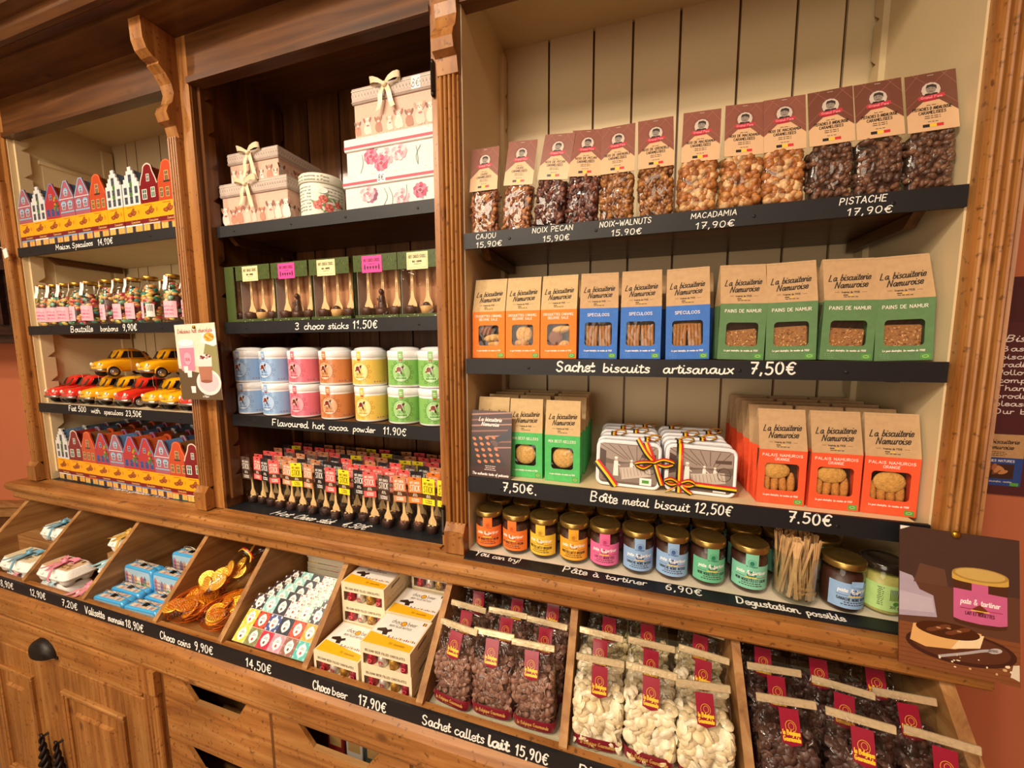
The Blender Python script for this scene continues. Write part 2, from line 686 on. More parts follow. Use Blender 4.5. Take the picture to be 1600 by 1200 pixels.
FONT = {
    'A': (4.2, '0,0 2,7 4,0|.8,2.4 3.2,2.4'), 'B': (4, '.2,0 .2,7 2.2,7 3.2,6 2.9,4.6 2.2,3.8 .3,3.7|2.2,3.8 3.5,2.7 3.4,.9 2.4,0 .2,0'),
    'C': (4.2, '~3.6,5.8 2.4,7 .9,6 .2,3.4 .9,.9 2.4,0 3.8,1.2'), 'D': (4.2, '.2,0 .2,7|~.2,7 2,6.8 3.6,5.2 3.6,1.9 2.2,.1 .2,0'),
    'E': (3.8, '3.2,7 .2,7 .2,0 3.3,0|.2,3.7 2.6,3.7'), 'F': (3.6, '3.2,7 .2,7 .2,0|.2,3.7 2.5,3.7'),
    'G': (4.4, '~3.7,5.8 2.4,7 .9,6 .2,3.4 .9,.9 2.4,0 3.6,.8 3.7,3|2.3,3 3.9,3'), 'H': (4.2, '.2,0 .2,7|3.7,0 3.7,7|.2,3.6 3.7,3.6'),
    'I': (1.4, '.6,0 .6,7'), 'J': (3, '~2.3,7 2.3,1.6 1.5,.1 .2,1'), 'K': (4, '.2,0 .2,7|3.3,7 .3,3.2|1.3,4.2 3.6,0'),
    'L': (3.5, '.2,7 .2,0 3.1,0'), 'M': (5, '.2,0 .4,7 2.4,2.5 4.4,7 4.6,0'), 'N': (4.3, '.2,0 .2,7 3.7,0 3.7,7'),
    'O': (4.6, '~2.1,7 .7,6 .2,3.5 .7,1 2.1,0 3.6,1 4.1,3.5 3.6,6 2.1,7'), 'P': (3.9, '.2,0 .2,7|~.2,7 2.4,7 3.4,5.4 2.5,3.6 .2,3.3'),
    'Q': (4.6, '~2.1,7 .7,6 .2,3.5 .7,1 2.1,0 3.6,1 4.1,3.5 3.6,6 2.1,7|2.6,1.6 4.3,-.6'), 'R': (4.1, '.2,0 .2,7|~.2,7 2.4,7 3.4,5.4 2.5,3.8 .2,3.5|1.6,3.6 3.7,0'),
    'S': (3.8, '~3.3,5.9 2,7 .5,6.1 .7,4.3 2.6,3.2 3.4,1.6 2.3,.1 1.1,.1 .2,1.2'), 'T': (4, '0,7 3.8,7|1.9,7 1.9,0'),
    'U': (4.2, '~.2,7 .2,2 1.1,.2 2.6,.2 3.6,2 3.6,7'), 'V': (4, '0,7 2,0 3.8,7'), 'W': (5.4, '0,7 1.3,0 2.6,5 3.9,0 5.1,7'),
    'X': (4, '.1,7 3.7,0|3.7,7 .1,0'), 'Y': (4, '0,7 1.9,3.4 3.8,7|1.9,3.4 1.9,0'), 'Z': (4, '.2,7 3.6,7 .1,0 3.7,0'),
    'a': (4.2, '~3.1,3.4 2.1,4 .8,3.3 .4,1.6 1.1,.1 2.3,.5 3.1,3.7 3.1,1.1 3.6,.1 4.4,.6'),
    'b': (3.6, '.5,7 .5,.2|~.5,1 1.4,0 2.6,.7 2.8,2.7 1.9,3.8 .9,3.2 .5,2.4'),
    'c': (3.3, '~2.8,3.3 1.9,4 .8,3.2 .4,1.6 1.2,.1 2.3,.2 3.3,1'),
    'd': (4.2, '~3.1,3.3 2.1,4 .8,3.3 .4,1.6 1.1,.1 2.3,.6 3.1,3|3.2,7 3.1,1|~3.1,1.1 3.6,.1 4.4,.6'),
    'e': (3.2, '~.5,2 2.6,2.2 2.4,3.6 1.5,4 .6,3.2 .4,1.7 .9,.3 1.9,0 3,.9'),
    'f': (2.6, '~0,.8 1.5,3.6 2.3,6.1 1.8,7 1.3,5.8 1.2,0 1,-2.6 .4,-2|.2,3.6 2.4,3.6'),
    'g': (3.8, '~3.1,3.4 2.1,4 .8,3.3 .4,1.6 1.1,.2 2.3,.8 3.1,3.7|~3.1,3.7 3,-1.4 1.9,-3 .7,-2.3'),
    'h': (4, '.4,0 .5,7|~.5,2.2 1.7,4 2.7,3.2 2.7,.8 3.2,0 4,.6'), 'i': (1.9, '~.1,1.6 .6,3.9 .6,1 1.2,0 1.9,.6|.7,5.5 .8,5.9'),
    'j': (2, '~.9,3.9 .9,-1.6 .2,-2.8|1,5.5 1.1,5.9'), 'k': (3.5, '.4,0 .5,7|2.7,3.9 .6,1.8|~1.3,2.4 2.6,.1 3.5,.4'),
    'l': (1.9, '~.6,7 .5,4 .55,1 1.1,0 1.8,.5'),
    'm': (5, '.3,0 .4,3.9|~.4,2.3 1.3,4 2,3.2 2,0|~2,2.3 2.9,4 3.7,3.2 3.7,.8 4.2,0 5,.6'), 'n': (3.9, '.3,0 .4,3.9|~.4,2.3 1.7,4 2.6,3.2 2.6,.8 3.1,0 3.9,.6'),
    'o': (3.6, '~1.8,4 .8,3.4 .4,1.6 1.2,.1 2.4,.3 2.9,2 2.4,3.6 1.6,4 2.4,3.2 3.6,3.2'),
    'p': (3.5, '.6,3.9 .6,-3|~.6,2.4 1.7,4 2.8,3 2.7,1 1.8,0 .7,.8'), 'q': (3.8, '~3.1,3.4 2.1,4 .8,3.3 .4,1.6 1.1,.2 2.3,.8 3.1,3.7|3.1,3.7 3.1,-3'),
    'r': (2.7, '.5,3.9 .6,0|~.6,2.2 1.4,3.8 2.5,3.6'), 's': (3, '~2.5,3.4 1.7,4 .7,3.4 1,2.5 2.1,1.8 2.4,.8 1.5,0 .3,.5'),
    't': (2.4, '~1,6 .9,1 1.5,0 2.4,.6|0,4.1 2.1,4.1'), 'u': (4, '~.4,3.9 .4,1 1.2,0 2.3,.7 2.7,3.9|~2.7,3.9 2.7,1 3.2,0 4,.6'),
    'v': (3.2, '.2,3.9 1.5,.1 2.8,3.8'), 'w': (4.5, '~.2,3.9 .9,.2 2,3.2 2.9,.2 4,3.9'), 'x': (3.1, '.2,3.9 2.7,0|2.7,3.9 .2,0'),
    'y': (3.6, '~.4,3.9 .5,1.4 1.4,.4 2.6,1.2|~2.9,3.9 2.7,-1.5 1.7,-3 .5,-2.2'), 'z': (3.2, '.3,3.8 2.6,3.8 .3,.1 2.9,.1'),
    '0': (4, '~1.8,7 .6,6 .2,3.5 .7,.9 1.8,0 3,1 3.4,3.5 2.9,6 1.8,7'), '1': (2.6, '.2,5.2 1.6,7 1.6,0'),
    '2': (3.9, '~.4,5.6 1.3,6.9 2.8,6.6 3,4.8 1.8,2.4 .2,.1|.2,.1 3.5,.1'), '3': (3.8, '~.4,6.2 1.7,7 3,6 2.6,4.3 1.4,3.8|~1.4,3.8 3.1,3.2 3.2,1 1.8,0 .3,.8'),
    '4': (4, '2.5,0 2.5,7 .2,2.4 3.6,2.4'), '5': (3.8, '3.2,7 .7,7 .5,4.1|~.5,4.1 2,4.5 3.3,3.1 2.9,.8 1.5,0 .3,.7'),
    '6': (3.9, '~2.9,6.6 1.4,5.8 .4,3 .8,.7 2,0 3.2,1.1 3,3.2 1.8,3.9 .6,2.8'), '7': (3.7, '.2,6.9 3.4,6.9 1.3,0|.9,3.5 3,3.5'),
    '8': (3.9, '~1.8,3.8 .6,5 .9,6.6 2,7 3,6.2 2.7,4.8 1.8,3.8 .5,2.5 .6,.7 1.9,0 3.2,.8 3.1,2.5 1.8,3.8'), '9': (3.8, '~3.1,5.6 2.2,7 .7,6.5 .4,4.7 1.3,3.4 2.7,3.9 3.1,5.8|~3.1,5.8 2.8,2.4 1.8,0'),
    '€': (4.4, '~3.8,6.1 2.6,7 1.2,6 .7,3.5 1.2,1 2.6,0 3.9,1|0,4.3 2.9,4.3|0,2.8 2.7,2.8'),
    '.': (1.5, '.5,.3 .7,-.3'), ',': (1.5, '.8,.5 .4,-1.2'), '!': (1.6, '.7,7 .7,2|.7,.4 .7,0'), "'": (1.2, '.5,7 .5,5.3'), '-': (2.4, '.3,3 2,3'),
    '~': (4, '~.2,3 1.1,4.2 2.4,2.8 3.4,4'), '&': (4.4, '~3.9,0 .9,5 1.3,6.8 2.5,6.6 2.3,5 .4,2.2 .9,.2 2.4,.3 3.8,2.8'), ' ': (2.4, ''),
    '^': (0, '-3.1,5 -2,6.4 -.9,5'), '`': (0, '-3,6.4 -1.7,5'), '/': (3, '0,0 2.6,7'), '+': (3, '.2,3 2.6,3|1.4,1.8 1.4,4.2'), ':': (1.4, '.5,3 .6,3.3|.5,.4 .6,.7'),
    '´': (0, '-2.4,5 -1.2,6.4'), '"': (0, '-2.7,7.8 -1,9'),
}
_glyph = {}


def smooth_pts(p, k=3):
    out = []
    n = len(p)
    for i in range(n - 1):
        p0, p1, p2, p3 = p[max(i - 1, 0)], p[i], p[i + 1], p[min(i + 2, n - 1)]
        for j in range(k):
            t = j / k
            out.append(tuple(0.5 * (2 * p1[d] + (p2[d] - p0[d]) * t + (2 * p0[d] - 5 * p1[d] + 4 * p2[d] - p3[d]) * t * t + (3 * p1[d] - p0[d] - 3 * p2[d] + p3[d]) * t ** 3) for d in range(len(p1))))
    out.append(tuple(p[-1]))
    return out


def glyph(ch):
    if ch not in _glyph:
        adv, src = FONT.get(ch, (3, ''))
        st = []
        for part_ in src.split('|'):
            if not part_:
                continue
            sm = part_[0] == '~'
            pts = [tuple(float(q) for q in p.split(',')) for p in part_.lstrip('~').split()]
            st.append(smooth_pts(pts) if sm else pts)
        _glyph[ch] = (adv, st)
    return _glyph[ch]


def layout(txt, sp=0.9):
    x = 0
    out = []
    for ch in txt:
        adv, st = glyph(ch)
        for s in st:
            out.append([(x + a, b) for a, b in s])
        if adv:
            x += adv + (0 if ch.islower() else sp)
    return out, x


def fakelines(a, u, v, w, n, lh, col, seed=1, th=None):
    """rows of unreadable fine print"""
    rnd = random.Random(seed)
    for i in range(n):
        ww = w * rnd.uniform(0.65, 1.0)
        x = u - ww / 2
        while x < u + ww / 2:
            l = rnd.uniform(0.003, 0.008)
            a.rect(x, v - i * lh, min(x + l, u + ww / 2), v - i * lh + (th or lh * 0.42), col)
            a.h -= a.step
            x += l + 0.0016
    a.up()
# ------------------------------------------------------------------ the room
ZL = 1.385          # ledge / bottom deck of the upper cabinet
b = MB(); b.box(-6, 2.6, -4.2, 1.2, -0.06, 0, '#ffffff', 'floor_tile'); struct('floor', b)
b = MB(); b.box(-6, 2.6, -4.2, 1.2, 3.8, 3.86, '#ffffff', 'ceiling_white'); struct('ceiling', b)
b = MB(); b.box(-2.62, 2.6, 0.392, 0.46, 0, 3.8, '#ffffff', 'coral'); struct('wall_back', b)
WD = Vector((-0.955, -0.295, 0)).normalized()
WN = Vector((-WD.y, WD.x, 0)) * -1            # towards the room
b = MB()
_a, _b2 = Vector((-2.62, 0.392, 0)), Vector((-2.62, 0.392, 0)) + WD * 3.3
b.extrude([(_a.x, _a.y), (_b2.x, _b2.y), (_b2.x - WN.x * .06 * -1, _b2.y + .07), (_a.x, _a.y + .07)], 'xy', 0, 3.8, '#ffffff', 'coral')
struct('wall_left', b)
b = MB(); b.box(-5.9, -5.8, -4.2, -0.55, 0, 3.8, '#ffffff', 'ceiling_white'); struct('wall_side', b)
b = MB(); b.box(-6, 2.6, -4.26, -4.2, 0, 3.8, '#ffffff', 'ceiling_white'); struct('wall_front', b)
b = MB(); b.box(2.5, 2.6, -4.2, 0.392, 0, 3.8, '#ffffff', 'coral'); struct('wall_right', b)


def along(t, out, z):
    p = _a + WD * t - WN * 0
    q = Vector((WD.y, -WD.x, 0))
    if q.y > 0:
        q = -q
    return (p.x + q.x * out, p.y + q.y * out, z)


def wallbox(mb, t0, t1, o0, o1, z0, z1, mat, col='#ffffff'):
    vs = [along(t0, o0, z0), along(t1, o0, z0), along(t1, o1, z0), along(t0, o1, z0), along(t0, o0, z1), along(t1, o0, z1), along(t1, o1, z1), along(t0, o1, z1)]
    mb.add(vs, [(0, 3, 2, 1), (4, 5, 6, 7), (0, 1, 5, 4), (1, 2, 6, 5), (2, 3, 7, 6), (3, 0, 4, 7)], col, mat)


b = MB()
wallbox(b, 0.0, 3.2, 0.0, 0.035, 1.04, 1.10, 'bin_X')
wallbox(b, 0.0, 3.2, 0.0, 0.05, 1.10, 1.125, 'bin_X')
struct('trim_1', b)
b = MB()
wallbox(b, 0.0, 3.2, 0.0, 0.02, 0.0, 1.035, 'stain_X')
struct('trim_2', b)

# ------------------------------------------------------------------ upper wall cabinet
cab = thing('shop_cabinet', 'tall antique pine shop cabinet with three open bays, reeded pilasters and carved brackets', 'cabinet', (0, 0, 0))
XL0, XL1 = -2.572, -1.56
XM0, XM1 = -1.455, -0.535
XR0, XR1 = -0.445, 0.623
YB = 0.372


def reeded(mb, x0, x1, y, z0, z1, n, mat='pine_Z', depth=0.012):
    pts = [(x0, 0.0), (x0, y)]
    w = (x1 - x0 - 0.012) / n
    for i in range(n):
        cx = x0 + 0.006 + w * (i + .5)
        for k in range(7):
            a = pi - pi * k / 6
            pts.append((cx + cos(a) * w * .40, y - depth * .9 * sin(a) + 0.004))
    pts += [(x1, y), (x1, 0.0)]
    mb.extrude(pts, 'xy', z0, z1, '#ffffff', mat)


def chamfer_block(mb, x0, x1, y, z0, z1, mat='pine_Z'):
    # square plinth block whose top slopes back to the reeds
    xm = (x0 + x1) / 2
    mb.box(x0, x1, y, 0, z0, z1 - .02, '#ffffff', mat)
    mb.add([(x0, y, z1 - .02), (x1, y, z1 - .02), (x1, 0, z1 - .02), (x0, 0, z1 - .02), (x1, y + .016, z1 + .004), (x0, y + .016, z1 + .004), (xm, y, z1 - .035)],
           [(0, 6, 5), (6, 1, 4), (6, 4, 5), (1, 2, 4), (0, 5, 3), (2, 3, 5, 4)], '#ffffff', mat)


b = MB()
b.box(-2.69, XL0, 0.0, .392, ZL, 3.04, '#ffffff', 'pine_Z')
part('left_post', b, cab)
b = MB(); reeded(b, -2.665, -2.60, -.012, 1.47, 2.71, 4); chamfer_block(b, -2.665, -2.60, -.03, ZL, 1.47); part('pilaster', b, cab)
b = MB(); b.box(XL1, XM0, 0.0, .372, ZL, 3.04, '#ffffff', 'pine_Z'); part('partition', b, cab)
b = MB(); reeded(b, -1.56, -1.502, -.014, 1.47, 2.72, 4); chamfer_block(b, -1.56, -1.502, -.034, ZL, 1.47); part('pilaster', b, cab)
b = MB(); b.box(XM1, XR0 - .004, 0.0, .372, ZL, 3.04, '#ffffff', 'pine_Z'); b.box(XR0 - .004, XR0, .004, .372, ZL, 3.02, '#ffffff', 'cream'); part('partition', b, cab)
b = MB(); reeded(b, -.512, XR0 - .004, -.014, 1.47, 2.71, 4); chamfer_block(b, -.512, XR0 - .004, -.034, ZL, 1.47); part('pilaster', b, cab)
b = MB(); b.box(XR1 + .004, .70, 0.0, .392, ZL, 3.04, '#ffffff', 'pine_Z'); b.box(XR1, XR1 + .004, .004, .372, ZL, 3.02, '#ffffff', 'cream'); part('right_post', b, cab)
b = MB(); reeded(b, XR1 + .004, .697, -.014, ZL, 3.03, 4); part('pilaster', b, cab)
# iron hinges left on the stile of the middle bay
for z in (1.47, 2.72):
    b = MB(); b.tube([(-.528, -.006, z - .035), (-.528, -.006, z + .035)], .006, 8, '#2a2018', 'iron'); b.ell((-.528, -.006, z + .04), (.006, .006, .008), 8, 5, '#2a2018', 'iron'); b.ell((-.528, -.006, z - .04), (.006, .006, .008), 8, 5, '#2a2018', 'iron'); part('hinge', b, cab)
# cream linings of the left bay, stained linings of the middle bay
b = MB(); b.box(XL0, XL0 + .004, .006, YB, ZL, 3.02, '#ffffff', 'cream')
b.box(XL0 + .004, XL0 + .010, .10, .30, 2.12, 2.82, '#ffffff', 'cream')
b.box(XL0 + .004, XL0 + .016, .09, .31, 2.82, 2.835, '#ffffff', 'cream')
part('side_panel', b, cab)
b = MB(); b.box(XM0, XM0 + .004, .006, YB, ZL, 3.02, '#ffffff', 'stain_Z'); part('side_panel', b, cab)


def backboards(x0, x1, cuts, mat, name='back_panel'):
    mb = MB()
    mb.box(x0, x1, YB, YB + .006, ZL, 3.02, '#ffffff', 'stain_Z')
    xs = [x0] + cuts + [x1]
    for i in range(len(xs) - 1):
        a, c = xs[i] + (.0035 if i else 0), xs[i + 1] - (.0035 if i < len(xs) - 2 else 0)
        mb.box(a, c, YB - .010, YB, ZL, 3.02, '#ffffff', mat)
    part(name, mb, cab)


backboards(XL0, XL1, [-2.46, -2.385, -2.211, -2.08, -1.93, -1.79, -1.66], 'cream')
backboards(XM0, XM1, [-1.31, -1.15, -1.0, -.84, -.68], 'stain_Z')
backboards(XR0, XR1, [-.284, -.135, -.013, .126, .287, .432, .548], 'cream')
for (x0, x1, mat) in ((XL0, XL1, 'cream'), (XM0, XM1, 'stain_X'), (XR0, XR1, 'cream')):
    b = MB(); b.box(x0, x1, .03, YB, 3.02, 3.04, '#ffffff', mat); part('top_panel', b, cab)
    b = MB(); b.box(x0, x1, 0.0, .035, 2.888, 3.04, '#ffffff', 'stain_X'); b.box(x0, x1, -.008, .0, 2.886, 2.905, '#ffffff', 'stain_X'); part('front_rail', b, cab)
# saw-tooth strips that carry the shelves


def sawtooth(x, y0, y1, side, mat, z0=1.42, z1=2.98):
    mb = MB()
    pts = [(y0, z0), (y1, z0)]
    z = z0
    while z + .112 < z1:
        pts += [(y1, z + .085), (y1 - (y1 - y0) * .6, z + .088), (y1, z + .112)]
        z += .112
    pts += [(y1, z1), (y0, z1)]
    mb.extrude(pts, 'yz', x, x + .014 * side, '#ffffff', mat)
    part('sawtooth_strip', mb, cab)


for x, sd, mat in ((XL0 + .004, 1, 'cream'), (XM0 + .004, 1, 'stain_Z'), (XR0, 1, 'cream'), (XR1, -1, 'cream')):
    if x < -1:
        sawtooth(x, .022, .062, sd, mat)
    sawtooth(x, .315, .355, sd, mat)
# brackets (corbels) under the cornice
CP = [(.03, 2.716), (-.014, 2.716), (-.022, 2.752), (-.040, 2.760), (-.047, 2.784), (-.040, 2.805), (-.026, 2.824), (-.018, 2.856), (-.024, 2.884), (-.040, 2.909), (-.058, 2.924), (-.056, 2.932), (-.072, 2.938), (-.088, 2.952), (-.096, 2.978), (-.098, 3.04), (.03, 3.04)]
for x0, x1 in ((-2.67, -2.605), (-1.556, -1.50), (-.510, XR0 - .004)):
    b = MB(); b.extrude(CP, 'yz', x0, x1, '#ffffff', 'pine_Z'); part('bracket', b, cab)
CN = [(.392, 3.041), (-.11, 3.041), (-.113, 3.058), (-.135, 3.062), (-.150, 3.046), (-.165, 3.046), (-.175, 3.064), (-.180, 3.085), (-.215, 3.088), (-.225, 3.12), (-.27, 3.135), (-.285, 3.17), (-.33, 3.19), (-.34, 3.26), (.392, 3.26)]
b = MB(); b.extrude(CN, 'yz', -2.86, .86, '#ffffff', 'stain_X'); part('cornice', b, cab)
LP = [(.392, 1.30), (-.052, 1.30), (-.058, 1.308), (-.058, 1.335), (-.068, 1.343), (-.076, 1.350), (-.080, 1.362), (-.078, 1.374), (-.070, 1.380), (.392, 1.380)]
b = MB(); b.extrude(LP, 'yz', -2.735, .715, '#ffffff', 'pine_X'); part('ledge', b, cab)
for x0, x1 in ((XL0, XL1), (XM0, XM1)):
    b = MB(); b.box(x0, x1, 0.002, YB - .01, 1.380, ZL, '#ffffff', 'board'); b.box(x0, x1, -.018, .002, 1.378, 1.386, '#ffffff', 'pine_X'); part('deck', b, cab)
b = MB(); b.box(XR0, XR1, -.003, YB - .01, 1.380, ZL, '#ffffff', 'marble_paper'); part('deck', b, cab)


# ------------------------------------------------------------------ chalk writing and shelves
def chalk(parent, items, mp):
    for it in items:
        mb = MB()
        a = Art(mb, mp, 'chalk', 0.0007)
        txt, u, v, h, wd = it[:5]
        sl = it[5] if len(it) > 5 else 0.12
        a.text(txt, u, v, h, '#efece4', h * .135 if len(it) < 7 else h * it[6], wd, sl, jit=.04)
        part('chalk_price' if '€' in txt else 'chalk_word', mb, parent, 'white chalk-marker writing')


def shelf(label, x0, x1, y0, z, th, texts, mat='shelf_paint', batten=True, x_batten=None):
    t = thing('shelf', label, 'shelf', (0, 0, 0), 0, 'shelves of the wall cabinet')
    mb = MB(); mb.box(x0 + .0195, x1 - .0195, y0 + .004, .352, z - .022, z, '#ffffff', mat); part('shelf_board', mb, t)
    xs0 = x0 + (.013 if y0 > .02 else 0)
    mb = MB(); mb.box(xs0, x1, y0 - .004, y0 + .004, z - th, z + .0005, '#ffffff', 'board')
    rnd = random.Random(int(z * 1000))
    for k in range(4):
        xx = x0 + (x1 - x0) * (k + .5 + rnd.uniform(-.2, .2)) / 4
        mb.t = Matrix.Translation((xx, y0 - .004, z - th * .55)) @ Matrix.Rotation(pi / 2, 4, 'X')
        mb.lathe([(.004, 0), (.0035, .0015), (.001, .001)], 10, '#26262a', 'iron', cap1=True)
        mb.t = None
    p = part('price_strip', mb, t)
    if texts:
        chalk(p, texts, PM((0, y0 - .004, 0), (1, 0, 0), (0, 0, 1), (0, -1, 0)))
    for sx, xa in ((1, x0), (-1, x1)):
        m2 = 'stain_Y' if mat != 'cream' else 'cream'
        mb = MB()
        mb.extrude([(.07, z - .024), (.335, z - .024), (.335, z - .052), (.10, z - .052)], 'yz', xa + sx * .0205, xa + sx * .042, '#ffffff', 'stain_Y')
        part('batten', mb, t)
    return t


shelf('black-edged shelf carrying the top row of house tins, priced 14,90', XL0 + .001, XL1 - .001, 0, 2.43, .038, [('Maison Speculoos', -2.295, 2.402, .020, .245), ('14,90€', -2.02, 2.400, .022, .095)])
shelf('black-edged shelf carrying the candy bottles, priced 9,90', XL0 + .001, XL1 - .001, 0, 2.092, .038, [('Bouteille', -2.262, 2.063, .024, .150), ('bonbons', -2.065, 2.063, .020, .112), ('9,90€', -1.925, 2.064, .025, .088)])
shelf('black-edged shelf carrying the red and yellow toy cars', XL0 + .001, XL1 - .001, 0, 1.746, .040, [('Fiat 500', -2.345, 1.722, .023, .125), ('with', -2.19, 1.720, .020, .062), ('speculoos', -2.105, 1.719, .019, .125), ('23,50€', -1.965, 1.718, .023, .100)])
shelf('plain black-edged shelf under the floral and puppy gift boxes', XM0 + .006, XM1 - .001, .045, 2.428, .038, [], 'stain_X')
shelf('black-edged shelf carrying the choco stick gift boxes, priced 11,50', XM0 + .006, XM1 - .001, .045, 2.088, .042, [('3 choco', -1.105, 2.056, .022, .125), ('sticks', -.965, 2.056, .020, .085), ('11.50€', -.865, 2.056, .024, .098)], 'stain_X')
shelf('black-edged shelf carrying the pastel cocoa tins, priced 11,90', XM0 + .006, XM1 - .001, .045, 1.743, .042, [('Flavoured', -1.238, 1.712, .023, .165), ('hot', -1.055, 1.712, .022, .052), ('cocoa', -.985, 1.712, .020, .080), ('powder', -.885, 1.712, .020, .090), ('11.90€', -.765, 1.711, .023, .090)], 'stain_X')
shelf('top shelf of the cream bay, carrying bagged caramelised nuts', XR0 + .001, XR1 - .001, 0, 2.306, .042, [('CAJOU', -.409, 2.288, .0125, .060), ('15,90€', -.409, 2.266, .0135, .078), ('NOIX PECAN', -.250, 2.290, .0125, .108), ('15,90€', -.222, 2.266, .0135, .072), ('NOIX~WALNUTS', -.078, 2.289, .0125, .122), ('15.90€', -.050, 2.266, .0135, .074), ('MACADAMIA', .129, 2.289, .0115, .096), ('17,90€', .139, 2.265, .0135, .084), ('PISTACHE', .414, 2.289, .0130, .082), ('17,90€', .428, 2.266, .0135, .080)], 'stain_X')
shelf('middle shelf of the cream bay, carrying orange, blue and green biscuit bags', XR0 + .001, XR1 - .001, 0, 1.961, .042, [('Sachet', -.184, 1.930, .026, .100, .1, .16), ('biscuits', -.064, 1.930, .022, .115, .1, .16), ('artisanaux', .080, 1.930, .021, .155, .1, .16), ('7,50€', .268, 1.931, .026, .094, .05, .15)], 'stain_X')
shelf('lower shelf of the cream bay, carrying biscuit tins and orange bags', XR0 + .001, XR1 - .001, 0, 1.614, .045, [('7,50€.', -.337, 1.583, .025, .105, .05, .15), ('Boîte'.replace('î', 'i^'), -.089, 1.584, .026, .070), ('metal', -.006, 1.584, .021, .065), ('biscuit', .072, 1.584, .022, .082), ('12,50€', .165, 1.585, .024, .086), ('7.50€', .364, 1.588, .025, .088, .05, .15)], 'cream')
# black strips that lie flat on the ledge
t = thing('ledge_strip', 'black chalk strip lying flat along the ledge before the jars', 'price strip')
b = MB(); b.box(XR0, XR1, -.044, -.003, 1.380, 1.3856, '#ffffff', 'board'); p = part('strip_board', b, t)
LYING = PM((0, 0, 1.3856), (1, 0, 0), (0, 1, 0), (0, 0, 1))
chalk(p, [('You', -.420, -.024, .024, .045), ('can', -.365, -.026, .020, .038), ('try!', -.318, -.026, .020, .040), ('Pâte'.replace('â', 'a^'), -.158, -.031, .025, .066), ('à'.replace('à', 'a`'), -.078, -.031, .022, .016), ('tartiner', -.045, -.031, .021, .104), ('6,90€', .103, -.033, .024, .088), ('Degustation', .262, -.036, .024, .128, .12, .15), ('possible', .402, -.037, .021, .075, .12, .15)], LYING)
t = thing('deck_writing', 'white chalk words written flat on the black deck before the choco sticks', 'chalk writing', (0, 0, 0))
chalk(t, [('Hot', -1.246, .012, .030, .085, .5), ('Choco', -1.140, .012, .030, .085, .5), ('stick', -1.036, .012, .030, .062, .5), ('4,50€', -.934, .012, .030, .105, .5)], LYING)
t = thing('deck_writing', 'white chalk words written flat on the black deck before the lower house tins', 'chalk writing', (0, 0, 0))
chalk(t, [('Maison', -2.15, .004, .026, .12, .5), ('Speculoos', -2.02, .004, .026, .13, .5), ('14,90€', -1.87, .004, .026, .10, .5)], LYING)

# ------------------------------------------------------------------ counter with sloping bins
cnt = thing('display_counter', 'pine counter with sloping display bins above panelled doors and drawers', 'counter')
BX = [-2.665, -2.272, -1.892, -1.503, -1.203, -.868, -.495, -.122, .262, .655]
DIV = [(.25, 1.0), (-.224, 1.0), (-.224, 1.082), (-.030, 1.300), (.25, 1.300)]
for i, x in enumerate(BX):
    w = .0095 if 0 < i < 9 else .013
    b = MB(); b.extrude(DIV, 'yz', x - w, x + w, '#ffffff', 'bin_Y'); part('bin_divider', b, cnt)
BZ = 1.058
b = MB(); b.box(BX[0], BX[-1], .25, .27, .9, 1.30, '#ffffff', 'stain_X'); part('bin_back', b, cnt)
b = MB(); b.box(BX[3], BX[-1], -.212, .25, BZ - .02, BZ - .003, '#ffffff', 'bin_X'); part('bin_floor', b, cnt)
b = MB(); b.box(BX[0], BX[3], -.212, .25, .955, .972, '#ffffff', 'bin_X'); part('bin_floor', b, cnt)
for (x0, x1, y0, z) in ((BX[0], BX[1], -.090, 1.148), (-2.02, BX[2], -.128, 1.066), (-2.06, BX[2], -.072, 1.149), (BX[2], BX[3], -.112, 1.036)):
    b = MB(); b.box(x0 + .012, x1 - .012, y0, .249, z - .012, z, '#ffffff', 'bin_X'); b.box(x0 + .012, x1 - .012, y0, y0 + .01, .972, z - .012, '#ffffff', 'bin_X'); part('bin_step', b, cnt)
for (x0, x1, z) in ((BX[0], BX[1], 1.0), (BX[1], -2.045, 1.004)):
    b = MB(); b.box(x0 + .012, x1 - .012, -.210, -.092, .972, z, '#ffffff', 'bin_X'); part('bin_step', b, cnt)
for i in (6, 7, 8):
    b = MB(); b.box(BX[i] + .012, BX[i + 1] - .012, -.222, .22, BZ - .003, BZ, '#d9cfae', 'glitter'); part('bin_liner', b, cnt, 'pale gold glitter card lining the bin')
b = MB(); b.box(BX[0] - .02, BX[-1] + .015, -.228, -.210, .9, 1.076, '#ffffff', 'pine_X'); part('front_board', b, cnt)
BAND = [(-.22, 1.032), (-.236, 1.032), (-.249, 1.024), (-.256, 1.010), (-.256, .955), (-.250, .945), (-.250, .934), (-.238, .926), (-.234, .906), (-.22, .906)]
b = MB(); b.extrude(BAND, 'yz', BX[0] - .04, BX[-1] + .022, '#ffffff', 'pine_X'); part('front_moulding', b, cnt)
b = MB(); b.box(BX[0] - .02, BX[-1] + .016, -.236, -.228, 1.031, 1.0765, '#ffffff', 'board')
p = part('price_strip', b, cnt)
S = PM((0, -.236, 0), (1, 0, 0), (0, 0, 1), (0, -1, 0))
